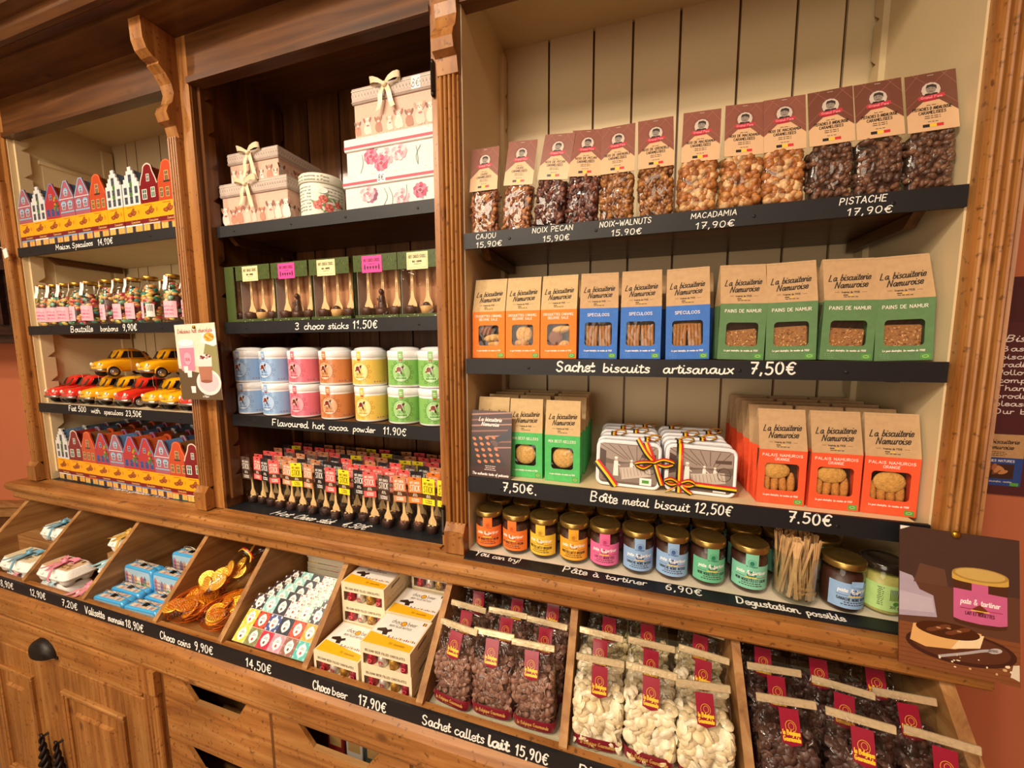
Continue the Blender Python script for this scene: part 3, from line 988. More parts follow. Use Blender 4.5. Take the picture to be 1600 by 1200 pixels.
chalk(p, [("oeufs", -2.52, 1.044, .026, .09), ('18,90€', -2.415, 1.044, .026, .11), ('12,90€', -2.195, 1.045, .026, .105), ('7,20€', -1.992, 1.044, .026, .098), ('Valisette', -1.855, 1.044, .028, .112), ('monnaie', -1.725, 1.043, .024, .085), ('18,90€', -1.632, 1.042, .027, .096), ('Choco', -1.458, 1.040, .027, .070), ('coins', -1.375, 1.040, .024, .060), ('9,90€', -1.297, 1.041, .027, .084), ('14,50€', -1.080, 1.041, .028, .104), ('Choco', -.828, 1.039, .028, .060), ('beer', -.762, 1.039, .024, .052), ('17,90€', -.674, 1.037, .029, .090), ('Sachet', -.480, 1.041, .027, .080), ('callets', -.390, 1.040, .026, .080), ('lait', -.302, 1.041, .028, .055, .12, .2), ('15,90€', -.233, 1.039, .028, .082), ('Blanc', -.084, 1.040, .028, .08), ('15,90€', .02, 1.040, .028, .085), ('Noir', .30, 1.040, .028, .07), ('15,90€', .40, 1.040, .028, .085)], S)
# carcass below
b = MB(); b.box(BX[0], BX[-1], .25, .27, .05, .9, '#ffffff', 'stain_X'); b.box(BX[0], BX[-1], -.19, .25, .05, .07, '#ffffff', 'bin_X'); b.box(BX[0], -1.602, -.19, -.17, .07, .9, '#ffffff', 'stain_X'); b.box(-1.602, BX[-1], -.19, .25, .64, .655, '#ffffff', 'bin_X'); b.box(-1.602, BX[-1], -.19, .25, .385, .40, '#ffffff', 'bin_X'); b.box(BX[0] - .01, BX[-1] + .01, -.235, .27, 0, .06, '#ffffff', 'pine_X'); part('carcass', b, cnt)
b = MB(); b.box(BX[0] - .02, BX[0] + .02, -.22, .27, .06, .906, '#ffffff', 'pine_Z'); part('corner_stile', b, cnt)
b = MB(); b.box(BX[-1] - .005, BX[-1] + .016, -.22, .27, .06, 1.031, '#ffffff', 'pine_Z'); part('corner_stile', b, cnt)
b = MB(); b.box(-1.602, -1.497, -.22, -.19, .06, .906, '#ffffff', 'pine_Z')
b.box(-1.595, -1.505, -.242, -.22, .815, .906, '#ffffff', 'pine_Z')
b.t = Matrix.Translation((0, -.22, 0)); reeded(b, -1.592, -1.508, -.010, .06, .815, 4); b.t = None
part('pilaster', b, cnt)
# long drawer with a cup pull
t = cnt
b = MB(); b.bevbox(-2.64, -1.606, -.232, -.19, .775, .898, .006, '#ffffff', 'pine_X'); d = part('drawer', b, cnt)
b = MB()
rs = []
for k in range(9):
    a = pi * k / 8
    ring = []
    for j in range(7):
        e = pi / 2 * j / 6
        ring.append((-2.155 + .072 * cos(a) * cos(e * .35), -.232 - .036 * sin(e) * (0.35 + .65 * sin(a)), .812 + .062 * sin(a) * cos(e) ** .6 - .004))
    rs.append(ring)
b.add([p for r in rs for p in r], [(i * 7 + j, (i + 1) * 7 + j, (i + 1) * 7 + j + 1, i * 7 + j + 1) for i in range(8) for j in range(6)], '#2b2622', 'iron', True)
b.box(-2.235, -2.075, -.235, -.231, .80, .812, '#2b2622', 'iron')
part('cup_pull', b, d, 'dark iron cup handle')
# two panelled doors with twisted iron pulls
for (x0, x1, px0, px1, hx) in ((-2.64, -2.192, -2.56, -2.285, -2.238), (-2.186, -1.606, -2.085, -1.712, -2.140)):
    b = MB(); b.bevbox(x0, x1, -.226, -.19, .07, .765, .004, '#ffffff', 'pine_Z')
    d = part('door', b, cnt)
    b = MB()
    z0, z1 = .16, .668
    for (w0, w1, y) in ((0, .014, -.238), (.014, .026, -.234)):
        for (xa, xb, za, zb) in ((px0 + w0, px1 - w0, z1 - w1, z1 - w0), (px0 + w0, px1 - w0, z0 + w0, z0 + w1), (px0 + w0, px0 + w1, z0 + w1, z1 - w1), (px1 - w1, px1 - w0, z0 + w1, z1 - w1)):
            b.bevbox(xa, xb, y, -.222, za, zb, .003, '#ffffff', 'pine_X' if xb - xa > zb - za else 'pine_Z')
    ins = .075
    o = [(px0 + .03, z0 + .03), (px1 - .03, z0 + .03), (px1 - .03, z1 - .03), (px0 + .03, z1 - .03)]
    n_ = [(px0 + ins, z0 + ins), (px1 - ins, z0 + ins), (px1 - ins, z1 - ins), (px0 + ins, z1 - ins)]
    m_ = [(px0 + ins + .008, z0 + ins + .008), (px1 - ins - .008, z0 + ins + .008), (px1 - ins - .008, z1 - ins - .008), (px0 + ins + .008, z1 - ins - .008)]
    vs = [(p[0], -.2265, p[1]) for p in o] + [(p[0], -.229, p[1]) for p in n_] + [(p[0], -.237, p[1]) for p in m_]
    b.add(vs, [(0, 1, 5, 4), (1, 2, 6, 5), (2, 3, 7, 6), (3, 0, 4, 7), (4, 5, 9, 8), (5, 6, 10, 9), (6, 7, 11, 10), (7, 4, 8, 11), (8, 9, 10, 11)], '#ffffff', 'pine_Z')
    part('raised_panel', b, d)
    b = MB()
    for ph in (0, pi):
        b.tube([(hx + .009 * cos(ph + s * 26) * (1 - abs(s) * 1.4), -.246 + .009 * sin(ph + s * 26) * (1 - abs(s) * 1.4), .30 + s * .28) for s in [i / 40 - .5 for i in range(41)]], [.004 + .007 * (1 - abs(i / 20 - 1)) for i in range(41)], 7, '#2b2320', 'iron')
    for zz in (.175, .425):
        b.tube([(hx, -.224, zz), (hx, -.248, zz)], .005, 6, '#2b2320', 'iron')
    part('twisted_pull', b, d, 'black twisted iron handle')
# drawers with a cut-out in the top edge
for ci, (x0, x1) in enumerate(((-1.492, -1.018), (-1.008, -.530), (-.520, -.050), (-.040, .430))):
    b = MB(); b.box(x0 - .011, x0, -.222, -.19, .06, .906, '#ffffff', 'stain_Z'); part('mullion', b, cnt)
    for (z0, z1) in ((.652, .9), (.402, .645), (.10, .395)):
        cx = (x0 + x1) / 2
        top = z1 - (.0 if z1 > .8 else .0)
        out = [(x0, z0), (x1, z0), (x1, top), (cx + .150, top), (cx + .098, top - .074), (cx - .084, top - .074), (cx - .150, top), (x0, top)]
        b = MB(); b.extrude(out, 'xz', -.222, -.211, '#ffffff', 'pine_X')
        b.box(cx - .086, cx + .10, -.2225, -.210, top - .079, top - .073, '#ffffff', 'bin_X')
        part('drawer', b, cnt)

# ------------------------------------------------------------------ dark dresser on the far left wall
t = thing('carved_rack', 'dark carved wooden rack on the coral wall beside the cabinet', 'rack')
b = MB(); wallbox(b, .24, 1.05, .0, .20, 2.02, 2.062, 'ebony_X'); wallbox(b, .23, 1.06, .0, .22, 2.062, 2.075, 'ebony_X'); part('rack_shelf', b, t)
b = MB(); wallbox(b, .25, 1.03, .0, .05, 2.075, 2.86, 'ebony_X')
for k in range(7):
    wallbox(b, .27 + k * .11, .31 + k * .11, .05, .075, 2.12, 2.80, 'ebony_X')
wallbox(b, .25, 1.04, .05, .09, 2.40, 2.45, 'ebony_X'); wallbox(b, .24, 1.05, .0, .10, 2.83, 2.88, 'ebony_X')
part('rack_back', b, t)
b = MB(); wallbox(b, .25, .29, .0, .18, 1.93, 2.02, 'ebony_X'); wallbox(b, .98, 1.02, .0, .18, 1.93, 2.02, 'ebony_X'); part('rack_bracket', b, t)
# small blank white tag on a string, tied to the left pilaster
t = thing('string_tag', 'small blank white paper tag hanging by a string on the left post', 'tag', (-2.585, -.034, 2.405))
b = MB(); b.t = Matrix.Rotation(radians(-12), 4, 'Y'); b.box(-.016, .014, -.001, .001, -.020, .018, '#f2efe8', 'card'); part('paper', b, t)
b = MB(); b.tube([(-.004, -.001, .016), (-.03, .0, .026), (-.06, .004, .028), (-.084, .012, .022)], .0015, 5, '#e8e2d6', 'cloth'); part('string', b, t)
# ------------------------------------------------------------------ product builders (origin: middle of the base; front faces -y)
GOLD = '#c9a24a'


def window_art(a, u, v, w, h, frame='#efe6d8', glass='#3d4a5c'):
    a.rect(u - w / 2, v, u + w / 2, v + h, frame)
    a.rect(u - w / 2 + w * .12, v + h * .06, u + w / 2 - w * .12, v + h * .94, glass)
    a.rect(u - w * .04, v, u + w * .04, v + h, frame)
    a.h -= a.step
    a.rect(u - w / 2, v + h * .55, u + w / 2, v + h * .61, frame)


HOUSES = {  # wall, roof, gable trim, window frame, glass, gable kind, shop front
    'pink': ('#aa5c6c', '#5a7fae', '#7fb6d6', '#e9dde0', '#4a5878', 'tri', '#7d4a86'),
    'white': ('#d9dcdc', '#5b7595', '#eef0ee', '#3c4656', '#2c3644', 'step', '#8b8782'),
    'red': ('#b03038', '#c4562a', '#5f86c0', '#4460a0', '#2c3c70', 'tri', '#56628e'),
    'orange': ('#bf4a2a', '#7d5632', '#d86838', '#d6b070', '#5c4a3c', 'bell', '#2d7f86'),
    'maroon': ('#7a1420', '#8f2a20', '#d8c8b8', '#f0ece4', '#3c5a50', 'bell', '#5c4030'),
}


def make_house(kind):
    wall, roof, trim, wf, gl, gab, shop = HOUSES[kind]
    W, HE, HT, D = .096, .168, .240, .070
    hw = W / 2
    if gab == 'tri':
        top = [(hw, HE), (hw * .92, HE + .012), (.010, HT), (-.010, HT), (-hw * .92, HE + .012), (-hw, HE)]
    elif gab == 'step':
        top = []
        n = 6
        for i in range(n):
            x = hw * (1 - i / n)
            z = HE + (HT - HE) * i / n
            top += [(x, z + .004), (x, z + (HT - HE) / n), ]
        n = 5
        top = [p for i in range(n) for p in ((hw * (1 - i / n), HE + (HT - HE) * i / n), (hw * (1 - i / n), HE + (HT - HE) * (i + 1) / n))]
        top += [(-x, z) for x, z in reversed(top)]
    else:
        top = smooth_pts([(hw, HE), (hw * .86, HE + .018), (hw * .55, HE + .045), (.020, HT - .008), (0, HT), (-.020, HT - .008), (-hw * .55, HE + .045), (-hw * .86, HE + .018), (-hw, HE)], 3)
    out = [(-hw, 0), (hw, 0)] + top
    mb = MB()
    mb.extrude(out, 'xz', -D / 2, -D / 2 + .005, wall, 'gloss')
    mb.box(-hw + .002, hw - .002, -D / 2 + .004, D / 2, 0, HE, wall, 'gloss')
    mb.extrude([(-hw + .002, HE), (hw - .002, HE), (0, HT - .012)], 'xz', D / 2 - .003, D / 2, wall, 'gloss')
    a = Art(mb, PM((0, -D / 2, 0), (1, 0, 0), (0, 0, 1), (0, -1, 0)), 'gloss')
    # gable trim
    if gab != 'step':
        a.line([(x * .95, z - .0025) for x, z in top], .005, trim)
    a.up()
    # brick courses
    rnd = random.Random(kind)
    dk = tuple(c * .8 for c in lin(wall))
    for k in range(9):
        z = .104 + k * .0075
        if kind != 'white':
            a.rect(-hw + .002, z, hw - .002, z + .0008, dk)
            a.h -= a.step
    a.up()
    if kind == 'pink':
        for u in (-.021, .021):
            a.ell(u, .150, .017, .012, trim)
            window_art(a, u, .128, .022, .026, wf, gl)
        a.ell(0, .196, .015, .016, trim)
        window_art(a, 0, .180, .017, .022, wf, gl)
        a.rect(-hw + .003, .116, hw - .003, .121, trim)
        a.rect(-hw + .003, .168, hw - .003, .171, '#e4d8dc')
    elif kind == 'white':
        for z in (.107, .142):
            for u in (-.03, 0, .03):
                window_art(a, u, z, .017, .026, '#6f7882', gl)
        window_art(a, 0, .182, .017, .030, '#6f7882', gl)
        a.ell(.003, .176, .007, .012, '#4a7a3c')
        a.ell(0, .140, .009, .008, '#4a7a3c')
    elif kind == 'red':
        for u in (-.030, 0, .030):
            window_art(a, u, .110, .020, .030, wf, gl)
        for k in range(16):
            a.ell(.012 + .028 * rnd.random(), .128 + .06 * rnd.random(), .006, .005, rnd.choice(['#3f6b34', '#5a8440', '#b0902c', '#2e5030']), n=7)
        window_art(a, -.006, .176, .016, .022, '#c8b0b0', gl)
    elif kind == 'orange':
        for u in (-.031, 0, .031):
            window_art(a, u, .112, .018, .034, wf, gl)
        window_art(a, 0, .166, .020, .036, wf, gl)
        a.rect(-.016, .162, .016, .168, '#3c2c24')
    else:
        window_art(a, -.024, .114, .026, .036, wf, gl)
        window_art(a, .022, .118, .022, .036, '#e8e4dc', '#4c7a58')
        window_art(a, 0, .176, .016, .026, wf, gl)
    # shop front below the sleeve
    a.rect(-hw + .001, 0, hw - .001, .030, shop)
    a.rect(-hw + .004, .003, -.012, .024, '#e8b458')
    a.rect(.010, .003, hw - .004, .024, '#e2a84c')
    a.rect(-.009, .001, .007, .026, '#3a2b28')
    for u in (-.030, .026):
        a.rect(u, .003, u + .0016, .024, shop)
    a.rect(-hw + .002, .025, hw - .002, .030, trim)
    kit = [K('body', mb)]
    mb = MB()
    ov = .003
    for sg in (-1, 1):
        p = [(sg * (hw + ov), HE - .004), (0, HT - .006), (0, HT - .014), (sg * (hw + ov - .004), HE - .010)]
        mb.extrude(p, 'xz', -D / 2 + .005, D / 2 + .004, roof, 'gloss')
        ar = Art(mb, PM((sg * (hw + ov), 0, HE - .004), (0, 1, 0), Vector((-sg * (hw + ov), 0, HT - .006 - HE + .004)).normalized(), Vector((sg * .8, 0, .6))), 'gloss')
        L = sqrt((hw + ov) ** 2 + (HT - HE) ** 2)
        dkr = tuple(c * .72 for c in lin(roof))
        for k in range(1, 8):
            ar.rect(-D / 2 + .006, L * k / 8, D / 2 + .003, L * k / 8 + .0009, dkr)
            ar.h -= ar.step
        for k in range(1, 7):
            ar.rect(-D / 2 + .006 + k * D / 7, 0, -D / 2 + .0068 + k * D / 7, L, dkr)
            ar.h -= ar.step
    kit.append(K('roof', mb))
    mb = MB()
    e = .0012
    x0, x1, y0, y1 = -hw - e, hw + e, -D / 2 - e, D / 2 + e
    for z0, z1, c in ((.030, .046, '#741a22'), (.046, .100, '#eda413')):
        vs = [(x0, y0, z0), (x1, y0, z0), (x1, y1, z0), (x0, y1, z0), (x0, y0, z1), (x1, y0, z1), (x1, y1, z1), (x0, y1, z1)]
        mb.add(vs, [(0, 1, 5, 4), (1, 2, 6, 5), (2, 3, 7, 6), (3, 0, 4, 7)], c, 'coated')
    a = Art(mb, PM((0, y0, 0), (1, 0, 0), (0, 0, 1), (0, -1, 0)), 'coated')
    for du, dv, r in ((-.008, .070, .3), (.002, .078, .9), (.010, .070, .5), (-.016, .066, -.2)):
        a.ell(du, dv, .013, .007, '#7c3a1c', rot=r)
        a.ell(du + .001, dv + .001, .009, .004, '#a85a2c', rot=r)
    a.ell(.034, .074, .004, .008, '#c87a14')
    a.text('Speculoos', -.012, .0345, .0075, '#e8c070', .0011, .05, .2)
    a.rect(-.03, .092, .012, .0945, '#b06a10')
    kit.append(K('carton_sleeve', mb, 'yellow and maroon carton sleeve'))
    return kit


def superring(rx, ry, z, n=20, e=2.0, cx=0, cy=0):
    out = []
    for i in range(n):
        a = 2 * pi * i / n + pi / n
        c, s = cos(a), sin(a)
        out.append((cx + rx * math.copysign(abs(c) ** (2 / e), c), cy + ry * math.copysign(abs(s) ** (2 / e), s), z))
    return out


CANDY = ['#2e8c7c', '#c83848', '#e6a868', '#d8c060', '#3a6e4c', '#e88a5c', '#7fae98', '#b8485c', '#4a9aa8', '#efd9a8', '#8a3040']


def make_bottle(var):
    rnd = random.Random(100 + var)
    mb = MB()
    prof = [(.0, .001), (.030, .001), (.033, .006), (.033, .112), (.031, .126), (.024, .140), (.0215, .152), (.0220, .166), (.0225, .172)]
    mb.lathe(prof, 24, '#ffffff', 'glass')
    kit = [K('glass_bottle', mb)]
    mb = MB()
    mb.lathe([(0, .1825), (.021, .1825), (.0245, .181), (.0252, .178), (.0252, .168), (.0235, .168)], 26, GOLD, 'metal')
    kit.append(K('lid', mb, 'gold screw lid'))
    mb = MB()
    mb.lathe([(.0, .004), (.025, .004), (.025, .10), (.017, .118), (0, .12)], 12, '#5c4038', 'card')
    pal = CANDY if var % 3 else CANDY[:6]
    for k in range(105):
        z = rnd.uniform(.008, .126 + .02 * (var % 2))
        rr = .0262 if z < .108 else .0262 - (z - .108) * .38
        a = rnd.uniform(0, 2 * pi)
        q = rnd.random()
        R = Euler((rnd.uniform(-.6, .6), rnd.uniform(-.6, .6), a), 'XYZ')
        mb.ell((rr * cos(a), rr * sin(a), z), (.0052, .0115, .0080), 8, 6, rnd.choice(pal), 'coated', R)
    kit.append(K('candies', mb, 'colourful sugared candies', 'stuff'))
    mb = MB()
    a = Art(mb, CM(.0332, 0, 0, 0), 'card', .0003, seg=.006)
    a.rect(-.030, .018, .030, .080, '#f0b8c6')
    for k, (t_, h) in enumerate((('BOUTEILLE', .007), ('DE BONBONS', .008), ('BONBONS', .008))):
        a.text(t_, 0, .056 - k * .014, h, '#c84878', .0012, .042, 0, align='c')
    a.ring(0, .072, .006, .004, .0008, '#d87898', 9)
    fakelines(a, 0, .022, .036, 1, .005, '#d08098', 3)
    if var == 9:
        a2 = Art(mb, CM(.0332, 0, 0, 0, -pi / 2 + 1.55), 'card', .0003, seg=.006)
        a2.rect(-.013, .024, .013, .074, '#ece8e4')
        for k in range(7):
            a2.rect(-.009 + k * .0026, .046, -.0078 + k * .0026, .07, '#333333')
    kit.append(K('label', mb, 'pink paper label'))
    mb = MB()
    pth = [(-.002, -.0262, .176), (-.003, -.0266, .160), (-.004, -.0272, .148), (-.004, -.0320, .134), (-.003, -.0345, .122)]
    mb.band(pth, (.016, 0, 0), '#f4f1ec', 'card')
    mb.band([(-.013, -.0235, .174), (0, -.0268, .173), (.010, -.0250, .176)], (0, 0, .005), '#d8642c', 'satin')
    kit.append(K('hang_tag', mb, 'white hang tag with orange tie'))
    return kit


def loft(mb, secs, col, mat, n=20):
    """secs: (y, half width, z0, z1, exponent)"""
    rs = []
    for y, hw, z0, z1, e in secs:
        cz, rz = (z0 + z1) / 2, (z1 - z0) / 2
        r = []
        for i in range(n):
            a = 2 * pi * i / n
            c, s_ = cos(a), sin(a)
            r.append((hw * math.copysign(abs(c) ** (2 / e), c), y, cz + rz * math.copysign(abs(s_) ** (2 / e), s_)))
        rs.append(r)
    mb.rings(rs, col, mat, True, True, True)


def make_car(col):
    body = MB()
    loft(body, [(-.098, .020, .026, .040, 2.2), (-.095, .034, .022, .048, 2.6), (-.085, .041, .019, .055, 3), (-.060, .045, .017, .060, 3.2), (-.035, .046, .016, .063, 3.4), (.0, .047, .016, .064, 3.6), (.05, .047, .016, .063, 3.4), (.08, .044, .018, .056, 3), (.096, .036, .022, .048, 2.6), (.101, .022, .028, .042, 2.2)], col, 'gloss', 24)
    loft(body, [(-.046, .030, .056, .060, 2.5), (-.026, .034, .056, .092, 3.5), (-.010, .036, .056, .099, 3.6), (.025, .036, .056, .100, 3.6), (.050, .034, .056, .090, 3.2), (.075, .030, .055, .068, 2.6), (.086, .024, .054, .058, 2.4)], col, 'gloss', 24)
    # wheel-arch lips and bonnet crease
    for sx in (-1, 1):
        for wy in (-.058, .060):
            body.tube([(sx * .046, wy + .021 * cos(t), .018 + .021 * sin(t)) for t in [pi * k / 10 for k in range(11)]], .0025, 6, col, 'gloss')
    body.tube([(0, -.090, .052), (0, -.07, .0595), (0, -.045, .063)], .0012, 5, col, 'gloss')
    dk = tuple(c * .5 for c in lin(col))
    kit = []
    kids = []
    kit.append(K('body', body))
    g = MB()
    g.add([(-.029, -.0435, .064), (.029, -.0435, .064), (.027, -.0275, .089), (-.027, -.0275, .089)], [(0, 1, 2, 3)], '#1d1c1e', 'gloss')
    g.add([(-.026, .058, .088), (.026, .058, .088), (.024, .074, .071), (-.024, .074, .071)], [(0, 3, 2, 1)], '#1d1c1e', 'gloss')
    kit.append(K('windscreen', g, 'dark windscreen and rear window'))
    for sx in (-1, 1):
        g = MB()
        o = [(-.030, .066), (.004, .066), (.004, .090), (-.016, .090)]
        g.extrude(o, 'yz', sx * .0355, sx * .0372, '#1d1c1e', 'gloss')
        o = [(.010, .066), (.050, .066), (.038, .088), (.010, .090)]
        g.extrude(o, 'yz', sx * .0355, sx * .0366, '#1d1c1e', 'gloss')
        kit.append(K('side_window', g, 'dark side window'))
    for sx in (-1, 1):
        for wy in (-.058, .060):
            w = MB()
            w.t = Matrix.Translation((sx * .036, wy, .0212)) @ Matrix.Rotation(sx * pi / 2, 4, 'Y') @ Matrix.Diagonal((1.14, 1.14, 1, 1))
            w.lathe([(0, 0), (.0185, 0), (.0185, .010), (.0165, .0125), (.0125, .0125), (.0122, .0118)], 22, '#1c1b1b', 'satin')
            w.lathe([(.0122, .0118), (.011, .0135), (.0065, .0125), (.006, .0145), (.003, .0155), (0, .0158)], 18, '#b9b9bc', 'metal')
            w.t = None
            kit.append(K('wheel', w, 'black tyre with chrome hub cap'))
    for y, s_, nm in ((-.0975, -1, 'bumper'), (.1005, 1, 'bumper')):
        w = MB()
        w.tube([(-.044, y - s_ * .016, .027), (-.036, y - s_ * .004, .026), (-.018, y + s_ * .003, .026), (.018, y + s_ * .003, .026), (.036, y - s_ * .004, .026), (.044, y - s_ * .016, .027)], .0042, 8, '#b8b4ac', 'metal')
        kit.append(K(nm, w, 'chrome bumper'))
    for sx in (-1, 1):
        w = MB(); w.ell((sx * .029, -.092, .045), (.0065, .005, .0065), 10, 6, '#e8e4d8', 'gloss'); kit.append(K('headlight', w))
    w = MB()
    w.box(-.002, .002, -.0995, -.095, .036, .040, '#d8d4cc', 'metal')
    for dx in (-.009, .009):
        w.box(dx - .006, dx + .006, -.0985, -.095, .038, .0395, '#d8d4cc', 'metal')
    kit.append(K('nose_badge', w, 'small chrome whisker trim on the nose'))
    ZS = 1.16
    w = MB()
    pth = [(-.0492, 0, .016), (-.0492, 0, .063), (-.0382, 0, .068), (-.037, 0, .098), (-.03, 0, .1015), (.03, 0, .1015), (.037, 0, .098), (.0382, 0, .068), (.0492, 0, .063), (.0492, 0, .016)]
    for y0 in (-.004, .052):
        w.band([(x * (1 if y0 < 0 else .99), y0, z - (0 if y0 < 0 or z < .07 else .008)) for x, _, z in pth], (0, .0016, 0), '#e8c8a0', 'satin')
    w.band([(x, .024, z) for x, _, z in pth], (0, .055, 0), '#ffffff', 'film_flat')
    kit.append(K('clear_sleeve', w, 'clear plastic sleeve around the cabin'))
    for nm_, me_, _l, _k, _c in kit:
        if nm_ != 'wheel':
            for v_ in me_.vertices:
                v_.co.z *= ZS
    return kit


def bow(mb, c, s, col, tails=True, mat='satin', rng=0, up=(0, 0, 1), wid=.012):
    """a tied ribbon bow at c, in the plane facing -y (or up)"""
    rnd = random.Random(rng)
    c = Vector(c)
    flat = abs(up[1]) > .5       # lying on top: tails run along x/y
    def P(x, y, z):
        return c + (Vector((x, z, y)) if flat else Vector((x, -y, z)))
    for sg in (-1, 1):
        loop = []
        for k in range(11):
            t = pi * 2 * k / 10
            loop.append(P(sg * s * (.55 - .55 * cos(t)) , s * (.10 + .20 * sin(t)), s * (.32 * (1 - cos(t)) * .6 + .10 * sin(t))))
        w = [Vector((0, 0, 0))] * 11
        ws = []
        for k in range(11):
            q = wid * (.35 + .65 * sin(pi * k / 10))
            ws.append(P(0, q * .25, q) - c)
        mb.band(loop, ws, col, mat)
    if tails:
        for sg in (-1, 1):
            L = s * rnd.uniform(1.3, 1.7)
            pth = [P(sg * s * .06, s * .12, 0), P(sg * s * .30, s * .20, -L * .35), P(sg * s * .38, s * .14, -L * .7), P(sg * s * .55, s * .16, -L)]
            mb.band(smooth_pts([tuple(p) for p in pth], 3), P(wid * .9, .0, wid * .2) - c, col, mat)
    mb.ell(tuple(P(0, s * .16, 0)), (wid * .55, wid * .5, wid * .5), 9, 6, col, mat)


def puppy(a, u, v, s, rnd):
    c1 = rnd.choice(['#e2d8cc', '#a5745c', '#d8c8ba', '#b58068', '#cdbaa8'])
    c2 = rnd.choice(['#9a5c48', '#7c5044', '#c08a74', '#6e5a58'])
    a.ell(u, v + s * .35, s * .30, s * .40, c1, n=9)
    a.ell(u + s * .22, v + s * .15, s * .12, s * .18, c1, n=7)
    a.ell(u, v + s * .85, s * .26, s * .24, c1, n=9)
    a.ell(u - s * .24, v + s * .92, s * .09, s * .2, c2, n=7, rot=.4)
    a.ell(u + s * .24, v + s * .92, s * .09, s * .2, c2, n=7, rot=-.4)
    a.ell(u, v + s * .76, s * .10, s * .08, '#e8d8cc', n=7)
    for d in (-.09, .09):
        a.ell(u + s * d, v + s * .9, s * .03, s * .03, '#2a2020', n=6)
    a.ell(u, v + s * .8, s * .035, s * .03, '#2a2020', n=6)
    if rnd.random() < .4:
        a.ell(u + s * .04, v + s * .55, s * .14, s * .06, '#c85c6c', n=7)


def rose(a, u, v, s, rnd, cols=('#c8486c', '#dd7a94', '#a83054', '#ecb0bc')):
    for k in range(9):
        t = 2 * pi * k / 9
        a.ell(u + s * .55 * cos(t), v + s * .5 * sin(t), s * .42, s * .34, cols[k % 2], n=8, rot=t)
    for k in range(6):
        t = 2 * pi * k / 6 + .4
        a.ell(u + s * .28 * cos(t), v + s * .26 * sin(t), s * .30, s * .22, cols[1 + (k % 2)], n=8, rot=t)
    a.ell(u, v, s * .2, s * .18, cols[2], n=8)
    a.ring(u, v, s * .3, s * .26, s * .04, cols[3], 10)


def leaf(a, u, v, l, ang, col='#5f8078'):
    c, s_ = cos(ang), sin(ang)
    pts = [(0, 0), (.3, .14), (.7, .13), (1, 0), (.7, -.10), (.3, -.12)]
    a.poly([(u + l * (x * c - y * s_), v + l * (x * s_ + y * c)) for x, y in pts], col)


